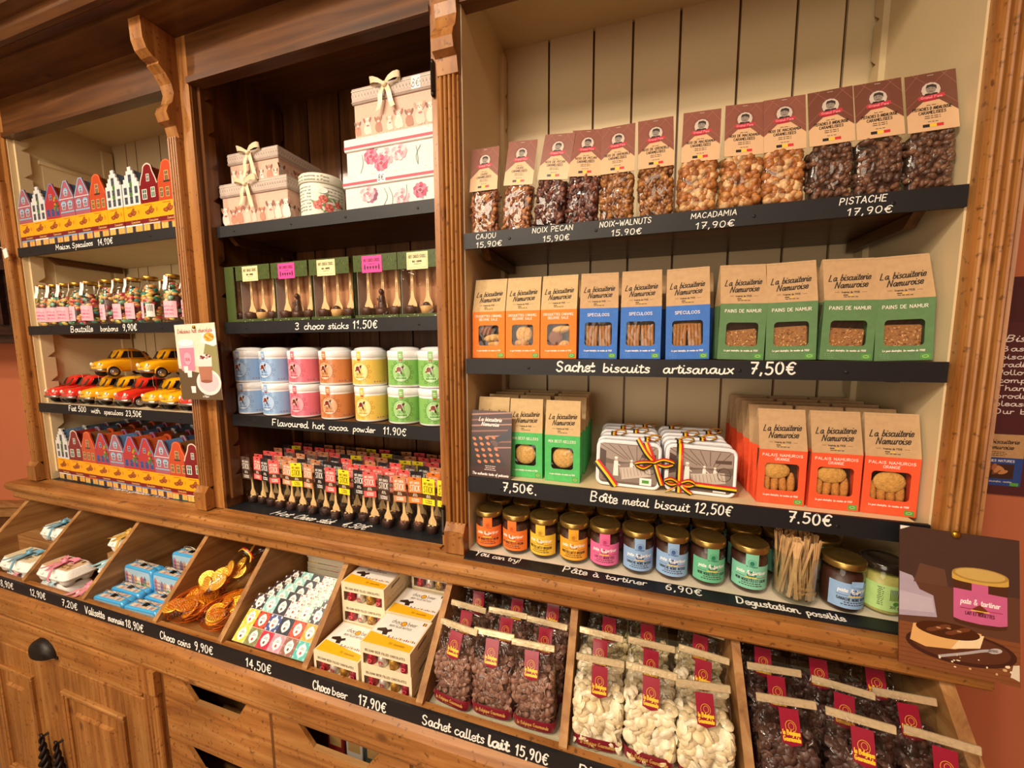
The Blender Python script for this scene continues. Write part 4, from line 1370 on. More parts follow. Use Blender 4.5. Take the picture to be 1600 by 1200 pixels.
def make_giftbox(kind, W, H, D, tag=False, seed=1, has_bow=True):
    rnd = random.Random(seed)
    LH = min(.046, H * .34)
    body = MB()
    bc = '#cda994' if kind == 'puppy' else '#dedad4'
    body.bevbox(-W / 2 + .005, W / 2 - .005, -D / 2 + .005, D / 2 - .005, 0, H - .003, .0015, bc, 'card')
    faces = [(PM((0, -D / 2 + .005, 0), (1, 0, 0), (0, 0, 1), (0, -1, 0)), W), (PM((W / 2 - .005, 0, 0), (0, 1, 0), (0, 0, 1), (1, 0, 0)), D)]
    for mp, L in faces:
        a = Art(body, mp, 'card')
        if kind == 'puppy':
            for sgn in (.008, H - LH - .008):
                for k in range(int(L / .012)):
                    a.ell(-L / 2 + .012 + k * .012, sgn, .0016, .0016, '#b88f7c', n=5)
                    a.h -= a.step
            a.up()
            n = max(3, int(L / .033))
            for k in range(n):
                puppy(a, -L / 2 + L * (k + .5) / n + rnd.uniform(-.004, .004), .012, rnd.uniform(.036, .058) * min(1, H / .15), rnd)
        else:
            for k in range(max(2, int(L / .075))):
                u = -L / 2 + .04 + rnd.uniform(0, L - .08)
                v = rnd.uniform(.02, H - LH - .01)
                for q in range(4):
                    leaf(a, u, v, .03, rnd.uniform(0, 2 * pi), rnd.choice(['#6d8f88', '#8fa8a0', '#4d706c']))
                c4 = rnd.choice([('#c8486c', '#dd7a94', '#a83054', '#ecb0bc'), ('#b83a60', '#d8708c', '#8c2848', '#f0c8d0'), ('#7c3a5c', '#9a5878', '#5c2444', '#c8a0b8'), ('#e0a0ac', '#efc4c8', '#c87888', '#f4dcdc')])
                u, v = min(max(u, -L / 2 + .03), L / 2 - .03), min(max(v, .024), H - LH - .022)
                rose(a, u, v, rnd.uniform(.024, .031), rnd, c4)
            for k in range(3):
                u = -L / 2 + .03 + rnd.uniform(0, L - .06)
                a.line(smooth_pts([(u, .004), (u + rnd.uniform(-.01, .02), .03), (u + rnd.uniform(-.02, .02), .058)]), .0018, '#6d8f88')
                a.up()
    kit = [K('box_body', body)]
    lid = MB()
    lc = '#b3a195' if kind == 'puppy' else '#e0dcd7'
    lid.bevbox(-W / 2, W / 2, -D / 2, D / 2, H - LH, H, .002, lc, 'card')
    for mp, L in ((PM((0, -D / 2, 0), (1, 0, 0), (0, 0, 1), (0, -1, 0)), W), (PM((W / 2, 0, 0), (0, 1, 0), (0, 0, 1), (1, 0, 0)), D)):
        a = Art(lid, mp, 'card')
        if kind == 'puppy':
            n = int(L / .011)
            for k in range(n):
                u = -L / 2 + L * (k + .5) / n
                a.ring(u, H - LH * .5, .0042, LH * .20, .0011, '#e4d8cc', 8)
                a.ell(u, H - LH * .5, .0016, .003, '#9c8878', n=6)
            a.rect(-L / 2, H - LH + .004, L / 2, H - LH + .0065, '#a08c80')
            a.rect(-L / 2, H - LH * .22, L / 2, H - LH * .18, '#e4d8cc')
        else:
            a.rect(-L / 2, H - LH + .006, L / 2, H - LH + .0145, '#b8485a')
            for k in range(6):
                u = rnd.uniform(-L / 2 + .01, L / 2 - .01)
                a.line([(u, H - .004), (u + rnd.uniform(.004, .02), H - .006)], .0012, '#b0a898')
            a.up()
    kit.append(K('box_lid', lid))
    if has_bow:
        mb = MB()
        bow(mb, (-W * .06 if W > .28 else -W * .02, -D / 2 - .004, H - LH * .35), .048, '#e6d2ae', True, 'satin', seed, wid=.017)
        kit.append(K('ribbon_bow', mb, 'cream satin bow'))
    if tag:
        mb = MB()
        u0 = W * .28 if has_bow else W * -.07
        a = Art(mb, PM((0, -D / 2, 0), (1, 0, 0), (0, 0, 1), (0, -1, 0)), 'card', .0009)
        a.rect(u0 - .015, H - LH * .92, u0 + .015, H - LH * .10, '#f6f4f0')
        a.text('8€', u0, H - LH * .75, LH * .46, '#1e1c20', .0022, None, .1, align='c')
        kit.append(K('price_sticker', mb, 'white sticker handwritten 8€'))
    return kit


def make_roundtin():
    R, H = .074, .143
    mb = MB()
    mb.lathe([(0, 0), (R - .004, 0), (R - .003, .003), (R - .003, H - .03)], 48, '#dfe0d2', 'card')
    a = Art(mb, CM(R - .003), 'card', .0004, seg=.012)
    rnd = random.Random(5)
    for k in range(8):
        a.text(rnd.choice(['Josephine et', 'fleurs de', 'correspond', 'lettre a vous']), -.08, .096 - k * .0105, .0055, '#5c5a50', .0008, .07, .3)
        a.text(rnd.choice(['Josephine et', 'fleurs de', 'correspond', 'lettre a vous']), .03, .096 - k * .0105, .0055, '#5c5a50', .0008, .07, .3)
    a.seg = None
    for (u, v, s_) in ((.01, .040, .016), (.045, .034, .016), (.028, .060, .015), (-.095, .03, .012), (-.09, .06, .01), (.075, .05, .012)):
        for q in range(4):
            leaf(a, u, v, .026, rnd.uniform(0, 6.28), '#6a8450')
        rose(a, u, v, s_, rnd, ('#c04a44', '#d87a6c', '#9c2c30', '#ecc0a8'))
    a.ell(.026, .088, .018, .010, '#f4efe4')
    kit = [K('tin_body', mb)]
    mb = MB()
    mb.lathe([(R - .002, H - .032), (R, H - .030), (R, H - .004), (R - .003, H), (R - .010, H + .001), (0, H + .001)], 48, '#d9dac8', 'card')
    a = Art(mb, CM(R), 'card', .0004, seg=.012)
    for k in range(2):
        a.text('Josephine et madame a Paris', -.10, H - .014 - k * .011, .006, '#5c5a50', .0009, .15, .3)
    a.rect(-.14, H - .031, .14, H - .028, '#b8b49c')
    kit.append(K('tin_lid', mb))
    return kit


def spoon_mb(mb, x, y, z0, L, col='#dcb67c', wb=.011, mat='sticks'):
    """flat wooden spoon: blade down, handle up"""
    pts = [(-.0025, 1.0), (-.0032, .72), (-.0030, .45), (-.0045, .30), (-.011, .16), (-.0115, .05), (-.008, 0)]
    pts = [(px * wb / .0115, pz * L) for px, pz in pts]
    out = pts + [(-a_, b_) for a_, b_ in reversed(pts)]
    mb.extrude([(x + a_, z0 + b_) for a_, b_ in out], 'xz', y - .001, y + .001, col, mat)
    return mb


def make_stickbox(kind):
    """gift box of three choco sticks with a clear window"""
    W, H, D = .162, .200, .060
    mb = MB()
    g = '#46552c'
    dk = '#35421f'
    mb.box(-W / 2, W / 2, D / 2 - .002, D / 2, 0, H, g, 'coated')
    mb.box(-W / 2, W / 2, -D / 2, D / 2 - .002, 0, .010, g, 'coated')
    mb.box(-W / 2, W / 2, -D / 2, D / 2 - .002, H - .002, H, g, 'coated')
    mb.box(-W / 2, W / 2, -D / 2, -D / 2 + .001, H - .052, H - .002, g, 'coated')
    mb.box(-W / 2, -W / 2 + .001, -D / 2 + .016, D / 2 - .002, .01, H - .002, g, 'coated')
    mb.box(W / 2 - .001, W / 2, -D / 2 + .016, D / 2 - .002, .01, H - .002, g, 'coated')
    mb.box(-W / 2 + .0012, W / 2 - .0012, D / 2 - .0032, D / 2 - .002, .01, H - .003, '#b58058', 'kraft')
    mb.box(-W / 2 + .0012, -W / 2 + .002, -D / 2 + .016, D / 2 - .0032, .01, H - .003, '#b9b2b4', 'card')
    a = Art(mb, PM((0, -D / 2, 0), (1, 0, 0), (0, 0, 1), (0, -1, 0)), 'coated')
    rnd = random.Random(7)
    for k in range(34):
        u, v = rnd.uniform(-W / 2 + .006, W / 2 - .006), rnd.uniform(H - .049, H - .005)
        leaf(a, u, v, rnd.uniform(.006, .014), rnd.uniform(0, 6.3), rnd.choice([dk, '#5e6d3c', '#3c4a24']))
    for k in range(26):
        leaf(a, rnd.uniform(-W / 2 + .004, W / 2 - .008), rnd.uniform(.002, .007), .006, rnd.uniform(-.5, .5), rnd.choice([dk, '#d8d4c0', '#5e6d3c']))
    kit = [K('carton', mb)]
    w = MB()
    w.quad((-W / 2 + .001, -D / 2 + .0004, .010), (W / 2 - .001, -D / 2 + .0004, .010), (W / 2 - .001, -D / 2 + .0004, H - .052), (-W / 2 + .001, -D / 2 + .0004, H - .052), '#ffffff', 'film')
    w.quad((W / 2 - .0005, -D / 2, .010), (W / 2 - .0005, -D / 2 + .016, .010), (W / 2 - .0005, -D / 2 + .016, H - .052), (W / 2 - .0005, -D / 2, H - .052), '#ffffff', 'film_flat')
    w.quad((-W / 2 + .0005, -D / 2, .010), (-W / 2 + .0005, -D / 2 + .016, .010), (-W / 2 + .0005, -D / 2 + .016, H - .052), (-W / 2 + .0005, -D / 2, H - .052), '#ffffff', 'film_flat')
    kit.append(K('clear_window', w))
    lb = MB()
    pc, tc = ('#e4d8a4', '#4a4428') if kind == 'cream' else ('#e83c98', '#4a1030')
    lw = .074
    lb.box(-lw / 2 - .01, lw / 2 - .01, -D / 2 - .0008, -D / 2 - .0002, H - .056, H - .004, pc, 'card')
    a = Art(lb, PM((-.01, -D / 2 - .0008, 0), (1, 0, 0), (0, 0, 1), (0, -1, 0)), 'card')
    a.text('HOT CHOCO STICKS', 0, H - .022, .0085, tc, .0013, .060, 0, align='c')
    if kind == 'cream':
        a.text('MILK - CARAMEL', 0, H - .035, .0050, tc, .0013, .034, 0, align='c')
        fakelines(a, 0, H - .041, .034, 1, .004, tc, 4)
        a.line([(-.033, H - .050), (.033, H - .050), (.033, H - .010), (-.033, H - .010), (-.033, H - .050)], .0006, '#8a8458')
    else:
        for k in range(6):
            u = -.026 + k * .0105
            if k in (0, 5):
                leaf(a, u, H - .050, .022, pi / 2, tc)
            else:
                a.ell(u, H - .040, .004, .0045, tc, n=8)
                a.rect(u - .001, H - .048, u + .001, H - .040, tc)
        fakelines(a, 0, H - .030, .030, 1, .004, tc, 4)
    kit.append(K('front_label', lb, 'cream label' if kind == 'cream' else 'bright pink label'))
    for i, x in enumerate((-.052, .004, .056)):
        s_ = MB()
        spoon_mb(s_, x, .004, .020, .150, '#e2bf88', .017)
        a = Art(s_, PM((x, .003, 0), (0, 0, 1), (-1, 0, 0), (0, -1, 0)), 'card', .0002)
        a.text('la Belgique', .085, -.0012, .0036, '#5c3c20', .0007, .030)
        c = MB()
        if i == 1 and kind == 'pink':
            c.lathe([(0, .010), (.020, .010), (.019, .034), (0, .034)], 18, '#4a2a1c', 'choc', (x, -.004))
            c.lathe([(.014, .034), (.012, .05), (.009, .062), (.010, .070), (.004, .078)], 14, '#452618', 'choc', (x, -.004))
            c.ell((x, -.006, .086), (.008, .008, .010), 10, 7, '#452618', 'choc')
            c.ell((x - .004, -.014, .058), (.011, .004, .004), 8, 5, '#452618', 'choc', Euler((0, .7, 0)))
            nm, lab = 'chocolate_figure', 'dark chocolate figure on a block'
        else:
            bc = '#d2a468' if i == 1 else '#4c2c1e'
            c.lathe([(0, .010), (.0175, .010), (.0215, .032), (.019, .035), (0, .036)], 18, bc, 'choc', (x, -.002))
            if i == 1:
                c.ell((x, -.006, .038), (.012, .010, .010), 10, 7, '#3a2018', 'choc')
            else:
                for q in range(8):
                    c.ell((x + rnd.uniform(-.013, .013), -.006 + rnd.uniform(-.009, .009), .036), (.004, .003, .003), 6, 4, rnd.choice(['#7c4a30', '#c89060', '#5c3424']), 'choc')
            nm, lab = 'chocolate_block', None
        kit.append(K('wooden_spoon', s_, None, None, [K(nm, c, lab)]))
    return kit


COCOA = {'blue': ('#8cb2de', '#5577a8', '#a8c6ea'), 'pink': ('#dc7488', '#ac4860', '#e6939f'), 'orange': ('#cc8452', '#985c30', '#d89e74'),
         'yellow': ('#e6c25c', '#ac8430', '#ecd288'), 'green': ('#80b860', '#48803a', '#9ccc84')}


def make_cocoa(kind):
    c, dk, lt = COCOA[kind]
    R, HB, HL = .0570, .096, .024
    mb = MB()
    mb.lathe([(0, .0135), (R * .5, .0125), (R * .82, .009), (R - .005, .004), (R - .004, .001), (R - .001, .003), (R, .007), (R, .008)], 40, '#eceef0', 'gloss')
    mb.lathe([(R, .008), (R, HB - .006)], 40, c, 'coated')
    mb.lathe([(R, HB - .006), (R, HB)], 40, '#eceef0', 'gloss')
    a = Art(mb, CM(R), 'coated', .0003, seg=.008)
    v = .050
    a.ell(0, v, .029, .030, lt)
    a.seg = None
    for k in range(12):
        t = 2 * pi * k / 12
        a.ring(.036 * cos(t), v + .036 * sin(t) * .96, .0045, .0045, .0011, dk, 9)
        a.h -= a.step
    a.ring(0, v, .0315, .032, .0009, dk, 30)
    a.ell(-.006, v + .010, .010, .010, '#f4efe8')
    a.ell(-.006, v + .010, .0082, .0082, '#7c2c1c')
    a.ell(.004, v + .013, .004, .010, '#4a2018', rot=-.5)
    a.ell(.002, v - .001, .003, .007, '#4a2018', rot=.3)
    a.ell(-.014, v + .003, .005, .0028, '#8a3a20', rot=.4)
    a.line([(.006, v + .010), (.016, v + .018)], .0013, '#f4efe8')
    a.up()
    a.text('CACAO', 0, v - .012, .0078, dk, .0011, .027, 0, align='c')
    a.rect(-.020, v - .021, .020, v - .0155, '#f6f4f0')
    a.h += .0002
    fakelines(a, 0, v - .020, .034, 1, .004, dk, 2, .003)
    fakelines(a, 0, v - .0255, .026, 1, .004, '#f6f4f0', 5, .0022)
    a.ell(0, v + .040, .006, .004, '#b04c38')
    for k in range(5):
        a.ell(.05 + k * .009, .016, .0022, .0022, ('#6a7ab8', '#c85848', '#5a6a80', '#e8a090', '#6a7ab8')[k], n=7)
    kit = [K('tin_body', mb)]
    mb = MB()
    prof = [(R, HB), (R + .0012, HB + .001), (R + .0012, HB + HL - .004), (R - .001, HB + HL - .001), (R - .004, HB + HL), (R - .006, HB + HL), (R * .8, HB + HL + .007), (R * .5, HB + HL + .011), (0, HB + HL + .012)]
    mb.lathe(prof, 40, '#eef0f2', 'gloss')
    kit.append(K('tin_lid', mb, 'white tin lid'))
    mb = MB()
    a = Art(mb, CM(R + .0012), 'coated', .0004, seg=.006)
    a.rect(-.008, HB - .004, .008, HB + HL - .003, c)
    fakelines(a, 0, HB + .009, .010, 2, .006, '#f6f4f0', 6)
    kit.append(K('seal_sticker', mb))
    return kit


STICK = {'brown': ('#5a4840', '#efe8e0', '#3a2c24'), 'red': ('#ee5a58', '#f8ece0', '#4a3024'), 'black': ('#2c2a2c', '#efece8', '#1e1c1e'),
         'tan': ('#c8845a', '#f8efe4', '#4e2e18'), 'yellow': ('#f4dc2c', '#4a4424', '#4e3818'), 'orange': ('#ef8030', '#f8efe4', '#5a3418')}
TOPP = {'brown': '#d8c4a0', 'red': '#e8c088', 'black': '#3c2018', 'tan': '#8c5a3c', 'yellow': '#e4c890', 'orange': '#8c5438'}


def make_choco_stick(kind):
    c, tx, dk = STICK[kind]
    kit = []
    s_ = MB()
    spoon_mb(s_, 0, 0, .018, .120, '#e0bc84', .0155)
    kit.append(K('wooden_spoon', s_))
    mb = MB()
    mb.lathe([(0, .001), (.0175, .001), (.0205, .024), (.019, .0265), (0, .027)], 16, '#3a2018', 'choc')
    rnd = random.Random(kind)
    for q in range(10):
        t, r = rnd.uniform(0, 6.28), rnd.uniform(.003, .015)
        mb.ell((r * cos(t), r * sin(t), .027), (.0045, .0035, .003), 6, 4, TOPP[kind], 'choc')
    kit.append(K('chocolate_block', mb))
    mb = MB()
    mb.box(-.0235, .0235, -.0195, -.0188, .100, .188, c, 'coated')
    a = Art(mb, PM((0, -.0195, 0), (1, 0, 0), (0, 0, 1), (0, -1, 0)), 'coated')
    a.ell(0, .1825, .006, .0022, '#1c1818')
    a.text('HOT CHOCO', 0, .166, .0075, tx, .0011, .034, 0, align='c')
    a.text('STICK', 0, .141, .0205, tx, .0019, .037, .06, align='c')
    a.rect(-.0235, .121, .0235, .136, dk)
    fakelines(a, 0, .131, .018, 3, .0036, '#f0e4d4', 3, .0018)
    a.rect(-.0195, .104, .0195, .118, tuple(min(1, v * 1.12) for v in lin(c)))
    a.text('la Belgique', 0, .1125, .0048, tx, .0009, .026, .2, align='c')
    a.text('Gourmande', 0, .106, .0048, tx, .0009, .026, .2, align='c')
    kit.append(K('header_card', mb, kind + ' header card'))
    mb = MB()
    rs = [superring(.0235, .0215, z, 16, 5) if z < .02 else superring(.0245, .0215 - (z - .02) * .018, z, 16, 5) for z in (0, .02, .06, .10)]
    rs += [superring(.0245, .0196, .14, 16, 5), superring(.0245, .0192, .189, 16, 5)]
    mb.rings(rs, '#ffffff', 'film', True)
    kit.append(K('clear_bag', mb))
    return kit


NUTS = {'cashew': (['#a0643a', '#8c5230', '#b67a48', '#7a4428'], '#5c341e', 'CAJOU CARAMELISEES', (.0085, .005, .0048)),
        'pecan': (['#54302a', '#65392c', '#472622', '#7a4634'], '#2e1a14', 'NOIX DE PECAN CARAMELISEES', (.0115, .006, .0052)),
        'walnut': (['#96602e', '#7d4c26', '#ad763c', '#8a5628'], '#4c2c18', 'NOIX DE GRENOBLE CARAMELISEES', (.0095, .0062, .0058)),
        'macadamia': (['#a86a34', '#c08a50', '#b0703a', '#cfa878', '#96582a'], '#5a3418', 'NOIX DE MACADAMIA CARAMELISEES', (.0092, .0088, .0084)),
        'pistachio': (['#5a3c2c', '#6c4834', '#4c3226', '#7a543c'], '#33221a', 'PISTACHES D ANDALOUSIE CARAMELISEES', (.0085, .0055, .005))}


def bagring(W, D, z, zt, top, n=28, taper=0.0):
    """bag section: rounded box below, closing to a flat line at the top"""
    f = min(1, max(0, z / zt))
    ry = D / 2 * (1 - f ** 2.2) + top * f ** 2.2
    return superring(W / 2 * (1 - taper * (1 - f)), ry, z, n, 4.5 if f < .6 else 3.5)


def make_nutbag(kind, var=0):
    pal, core, txt, sz = NUTS[kind]
    W, D, HB, HT = .083, .050, .118, .242
    rnd = random.Random(kind + str(var))
    kit = []
    mb = MB()
    mb.rings([superring(.034, .019, .004, 16, 4), superring(.035, .020, .06, 16, 4), superring(.034, .016, .112, 16, 4), superring(.02, .006, .126, 16, 3)], core, 'nut', True, True, True)
    for k in range(175):
        z = rnd.uniform(.008, .118)
        f = (1 - max(0, (z - .09)) * 7)
        side = rnd.random()
        hx, hy = .0335, .0180 * max(.35, f)
        if side < .62:
            p = (rnd.uniform(-hx, hx), -hy, z)
        elif side < .80:
            p = (hx, rnd.uniform(-hy, hy), z)
        elif side < .9:
            p = (-hx, rnd.uniform(-hy, hy), z)
        else:
            p = (rnd.uniform(-hx, hx), rnd.uniform(-hy, hy), .114)
        R = Euler((rnd.uniform(0, 3), rnd.uniform(0, 3), rnd.uniform(0, 3)))
        s_ = rnd.uniform(1.0, 1.35)
        mb.ell(p, tuple(q * s_ for q in sz), 9, 6, rnd.choice(pal), 'nut', R)
    kit.append(K('nuts', mb, 'caramelised ' + kind + ' nuts', 'stuff'))
    mb = MB()
    zs = [0, .004, .03, .06, .09, .115, .14, .17, .20, HT - .003]
    rs = []
    for i, z in enumerate(zs):
        f = max(0, (z - .10) / (HT - .10))
        w = W / 2 - (.003 if i == 0 else 0) - .002 * f
        ry = D / 2 * (1 - f) + .002 * f
        rs.append([(x + rnd.uniform(-.0012, .0012), y + rnd.uniform(-.0015, .0015) - .010 * f * 0, zz) for x, y, zz in superring(w, ry, z, 26, 5)])
    mb.rings(rs, '#ffffff', 'film', True, True, False)
    kit.append(K('clear_bag', mb))
    # header card on the front of the tapering upper part
    mb = MB()
    z0, z1 = .118, HT
    yb, yt = -D / 2 * (1 - (.118 - .1) / .142) - .0022, -.0042
    tilt = Vector((0, yt - yb, z1 - z0)).normalized()
    L = sqrt((yt - yb) ** 2 + (z1 - z0) ** 2)
    mp = PM((0, yb, z0), (1, 0, 0), tilt, Vector((0, -tilt.z, tilt.y)))
    hw = .0408
    top = '#865244' if kind != 'pistachio' else '#6e4234'
    mb.add([mp(-hw, 0, 0), mp(hw, 0, 0), mp(hw, L, 0), mp(-hw, L, 0), mp(-hw, 0, -.0008), mp(hw, 0, -.0008), mp(hw, L, -.0008), mp(-hw, L, -.0008)], [(0, 1, 2, 3), (4, 7, 6, 5), (0, 4, 5, 1), (1, 5, 6, 2), (2, 6, 7, 3), (3, 7, 4, 0)], top, 'coated')
    a = Art(mb, mp, 'coated')
    a.poly([(-hw, 0), (hw, 0), (hw, L * .30), (.012, L * .52), (-.012, L * .52), (-hw, L * .30)], '#d6b088')
    for (p, q) in (((-hw, L * .42), (.028, L * .995)), ((hw, L * .42), (-.028, L * .995)), ((-hw, L * .75), (-.018, L * .995)), ((hw, L * .75), (.018, L * .995))):
        a.line([p, q], .0005, '#b5786a')
    a.up()
    a.ring(0, L * .70, .0185, .0185, .0016, '#7a4a48', 22)
    a.ell(0, L * .70, .0155, .0165, '#c9bcae')
    # little engraved head of a stout man in a dark coat
    a.poly([(-.013, L * .60), (.013, L * .60), (.009, L * .645), (-.009, L * .645)], '#2e2826')
    a.ell(.000, L * .715, .0082, .0105, '#8f847a')
    a.poly([(-.0085, L * .735), (-.006, L * .79), (.003, L * .80), (.0092, L * .77), (.0092, L * .70), (.0065, L * .735), (0, L * .755)], '#3a3230')
    a.line([(-.004, L * .725), (-.002, L * .725)], .0012, '#3a3230')
    a.line([(.0015, L * .725), (.0035, L * .725)], .0012, '#3a3230')
    a.line([(-.003, L * .675), (.003, L * .673)], .0012, '#4a3e3a')
    a.up()
    a.poly([(-.021, L * .535), (.021, L * .56), (.021, L * .625), (-.021, L * .60)], '#c03848')
    a.poly([(-.013, L * .505), (.008, L * .517), (.008, L * .55), (-.013, L * .54)], '#a82838')
    a.text('Grand Pere', 0, L * .557, .0055, '#e89aa0', .0008, .034, .1, align='c')
    ws = txt.split(' ')
    l1 = ' '.join(ws[:-1])
    a.text(l1, 0, L * .360, .0060, '#2c221c', .0012, min(.062, .0042 * len(l1)), .05, align='c')
    a.text(ws[-1], 0, L * .290, .0060, '#2c221c', .0012, .044, .05, align='c')
    fakelines(a, 0, L * .245, .034, 2, .0042, '#4a3c30', 8, .0016)
    fakelines(a, 0, L * .435, .020, 1, .004, '#4a3c30', 5, .0014)
    for i, c in enumerate(('#262428', '#e8c23c', '#c83038')):
        a.rect(-.0165 + i * .011, L * .065, -.0055 + i * .011, L * .115, c)
    fakelines(a, 0, L * .15, .02, 1, .004, '#4a3c30', 9, .0012)
    a.line([(-.005, L * .955), (.005, L * .955)], .0011, '#c0b8b0')
    kit.append(K('header_card', mb, 'brown and beige header card'))
    return kit


BISC = {  # lower colour, title lines, filling, window w,h,z0
    'orange': ('#ea7c24', ('CROQUETTES CARAMEL', 'BEURRE SALE'), 'mix', .062, .058, .036),
    'blue': ('#3a72c6', ('SPECULOOS',), 'bar', .070, .062, .034),
    'green': ('#5c8254', ('PAINS DE NAMUR',), 'grain', .068, .056, .032),
    'mint': ('#4fba66', ('MIX BEST-SELLERS',), 'round', .062, .062, .036),
    'coral': ('#f0562c', ('PALAIS NAMUROIS', 'ORANGE'), 'cookie', .070, .066, .034),
}
BW, BH, BD, BZK = .0990, .228, .058, .133


def make_biscuitbag(kind, var=0, detail=True):
    col, title, fill, ww, wh, wz = BISC[kind]
    rnd = random.Random(kind + str(var))
    hw, hd = BW / 2, BD / 2
    kr = '#c6a878' if kind in ('orange', 'mint') else '#bd9a70'
    mb = MB()
    y = -hd
    # front lower panel with window opening
    x0, x1, z0, z1 = -ww / 2, ww / 2, wz, wz + wh
    for (a0, a1, b0, b1) in ((-hw, hw, 0, z0), (-hw, x0, z0, z1), (x1, hw, z0, z1), (-hw, hw, z1, BZK)):
        mb.quad((a0, y, b0), (a1, y, b0), (a1, y, b1), (a0, y, b1), col, 'kraft')
    # rounded window corners
    r = .008
    for cx, cz, sx, sz in ((x0, z0, 1, 1), (x1, z0, -1, 1), (x1, z1, -1, -1), (x0, z1, 1, -1)):
        pts = [(cx, cz)] + [(cx + sx * (r - r * sin(t)), cz + sz * (r - r * cos(t))) for t in [pi / 2 * k / 4 for k in range(5)]]
        mb.add([(p[0], y + .0001, p[1]) for p in pts], [tuple(range(len(pts)))], col, 'kraft')
    yt = -.006
    lean = rnd.uniform(-.002, .002)
    mb.quad((-hw, y, BZK), (hw, y, BZK), (hw - .001 + lean, yt, BH), (-hw + .001 + lean, yt, BH), kr, 'kraft')
    # back
    mb.quad((-hw, hd, 0), (hw, hd, 0), (hw, hd, BZK), (-hw, hd, BZK), col, 'kraft')
    mb.quad((-hw, hd, BZK), (hw, hd, BZK), (hw - .001 + lean, yt + .004, BH), (-hw + .001 + lean, yt + .004, BH), kr, 'kraft')
    # gusset sides, creased inwards
    for sg in (-1, 1):
        cz = BZK
        xin = sg * (hw - .012)
        mb.add([(sg * hw, y, 0), (sg * hw, hd, 0), (sg * (hw - .002), 0, 0), (sg * hw, y, cz), (sg * hw, hd, cz), (sg * (hw - .012), 0, cz)], [(0, 2, 5, 3), (2, 1, 4, 5)], col, 'kraft')
        mb.add([(sg * hw, y, cz), (sg * hw, hd, cz), (xin, 0, cz), (sg * (hw - .001) + lean, yt, BH), (sg * (hw - .001) + lean, yt + .004, BH), (sg * (hw - .016) + lean, yt + .002, BH)], [(0, 2, 5, 3), (2, 1, 4, 5)], kr, 'kraft')
    mb.quad((-hw, y, .0005), (hw, y, .0005), (hw, hd, .0005), (-hw, hd, .0005), col, 'kraft')
    if detail:
        a = Art(mb, PM((0, y, 0), (1, 0, 0), (0, 0, 1), (0, -1, 0)), 'kraft')
        lt = '#f6efe4'
        if len(title) == 2:
            a.text(title[0], 0, BZK - .016, .0062, lt, .0009, min(.084, .0062 * len(title[0])), 0, align='c')
            a.text(title[1], 0, BZK - .0255, .0062, lt, .0009, .0052 * len(title[1]), 0, align='c')
        else:
            a.text(title[0], 0, BZK - .021, .0072, lt, .0010, min(.078, .0064 * len(title[0])), 0, align='c')
        a.text('Le gout dautrefois, les recettes de 1908', 0, .0195, .0042, lt, .0007, .072, .2, align='c')
        a.rect(hw - .021, .003, hw - .004, .0145, '#58a040')
        a.ring(hw - .0125, .0088, .005, .0028, .0008, '#cfe0a8', 8)
        fakelines(a, -hw + .018, .013, .024, 3, .004, tuple(min(1, v * 1.3 + .05) for v in lin(col)), 7, .0012)
        # crease fold of the base
        up = Vector((0, yt - y, BH - BZK)).normalized()
        a = Art(mb, PM((0, y, BZK), (1, 0, 0), up, Vector((0, -up.z, up.y))), 'kraft')
        a.text('La biscuiterie', -.0015, .046, .0145, '#33281f', .0021, .078, .38, align='c', rot=.05)
        a.text('Namuroise', .001, .029, .0145, '#33281f', .0021, .061, .38, align='c', rot=.05)
        a.text('Inspiree de 1908', 0, .0165, .0042, '#4a3a2a', .0008, .034, 0, align='c')
        a.rect(-.030, .0180, -.021, .0186, '#4a3a2a')
        a.rect(.021, .0180, .030, .0186, '#4a3a2a')
        for i, c in enumerate(('#2a2624', '#e2c048', '#c8a080')):
            a.rect(-.014 + i * .009, .0105, -.005 + i * .009, .0125, c)
        fakelines(a, 0, .0065, .036, 1, .004, '#4a3a2a', 3, .0016)
        a.rect(-hw + .001, .093, hw - .002, .0934, tuple(c * .86 for c in lin(kr)))
    kit = [K('paper_bag', mb)]
    if not detail:
        return kit
    w = MB()
    w.quad((x0, y + .0012, z0), (x1, y + .0012, z0), (x1, y + .0012, z1), (x0, y + .0012, z1), '#ffffff', 'film')
    kit.append(K('clear_window', w))
    w = MB()
    w.box(-hw + .006, hw - .006, .002, .004, .01, BZK - .006, '#4a3424', 'card')
    kit.append(K('lining', w))
    yb = y + .013
    zz = wz + wh

    def bis(mbf):
        m_ = MB(); mbf(m_); kit.append(K('biscuit', m_))
    if fill == 'bar':
        for i, (dx, rz) in enumerate(((-.0165, .03), (.0175, -.05))):
            def f(m_, dx=dx, rz=rz):
                m_.t = Matrix.Translation((dx, yb, wz + wh * .45)) @ Matrix.Rotation(rz, 4, 'Y')
                for k in range(4):
                    m_.bevbox(-.0150 + k * .0076, -.0078 + k * .0076, -.007 - .0015 * (k % 2), .007, -.03, .026, .002, '#a8733f', 'biscuit')
            bis(f)
        if var % 3 == 2:
            for k in range(2):
                bis(lambda m_, k=k: m_.ell((0, yb + .002, zz - .010 - k * .011), (.034, .008, .006), 14, 8, '#9a6434', 'biscuit'))
    elif fill == 'grain':
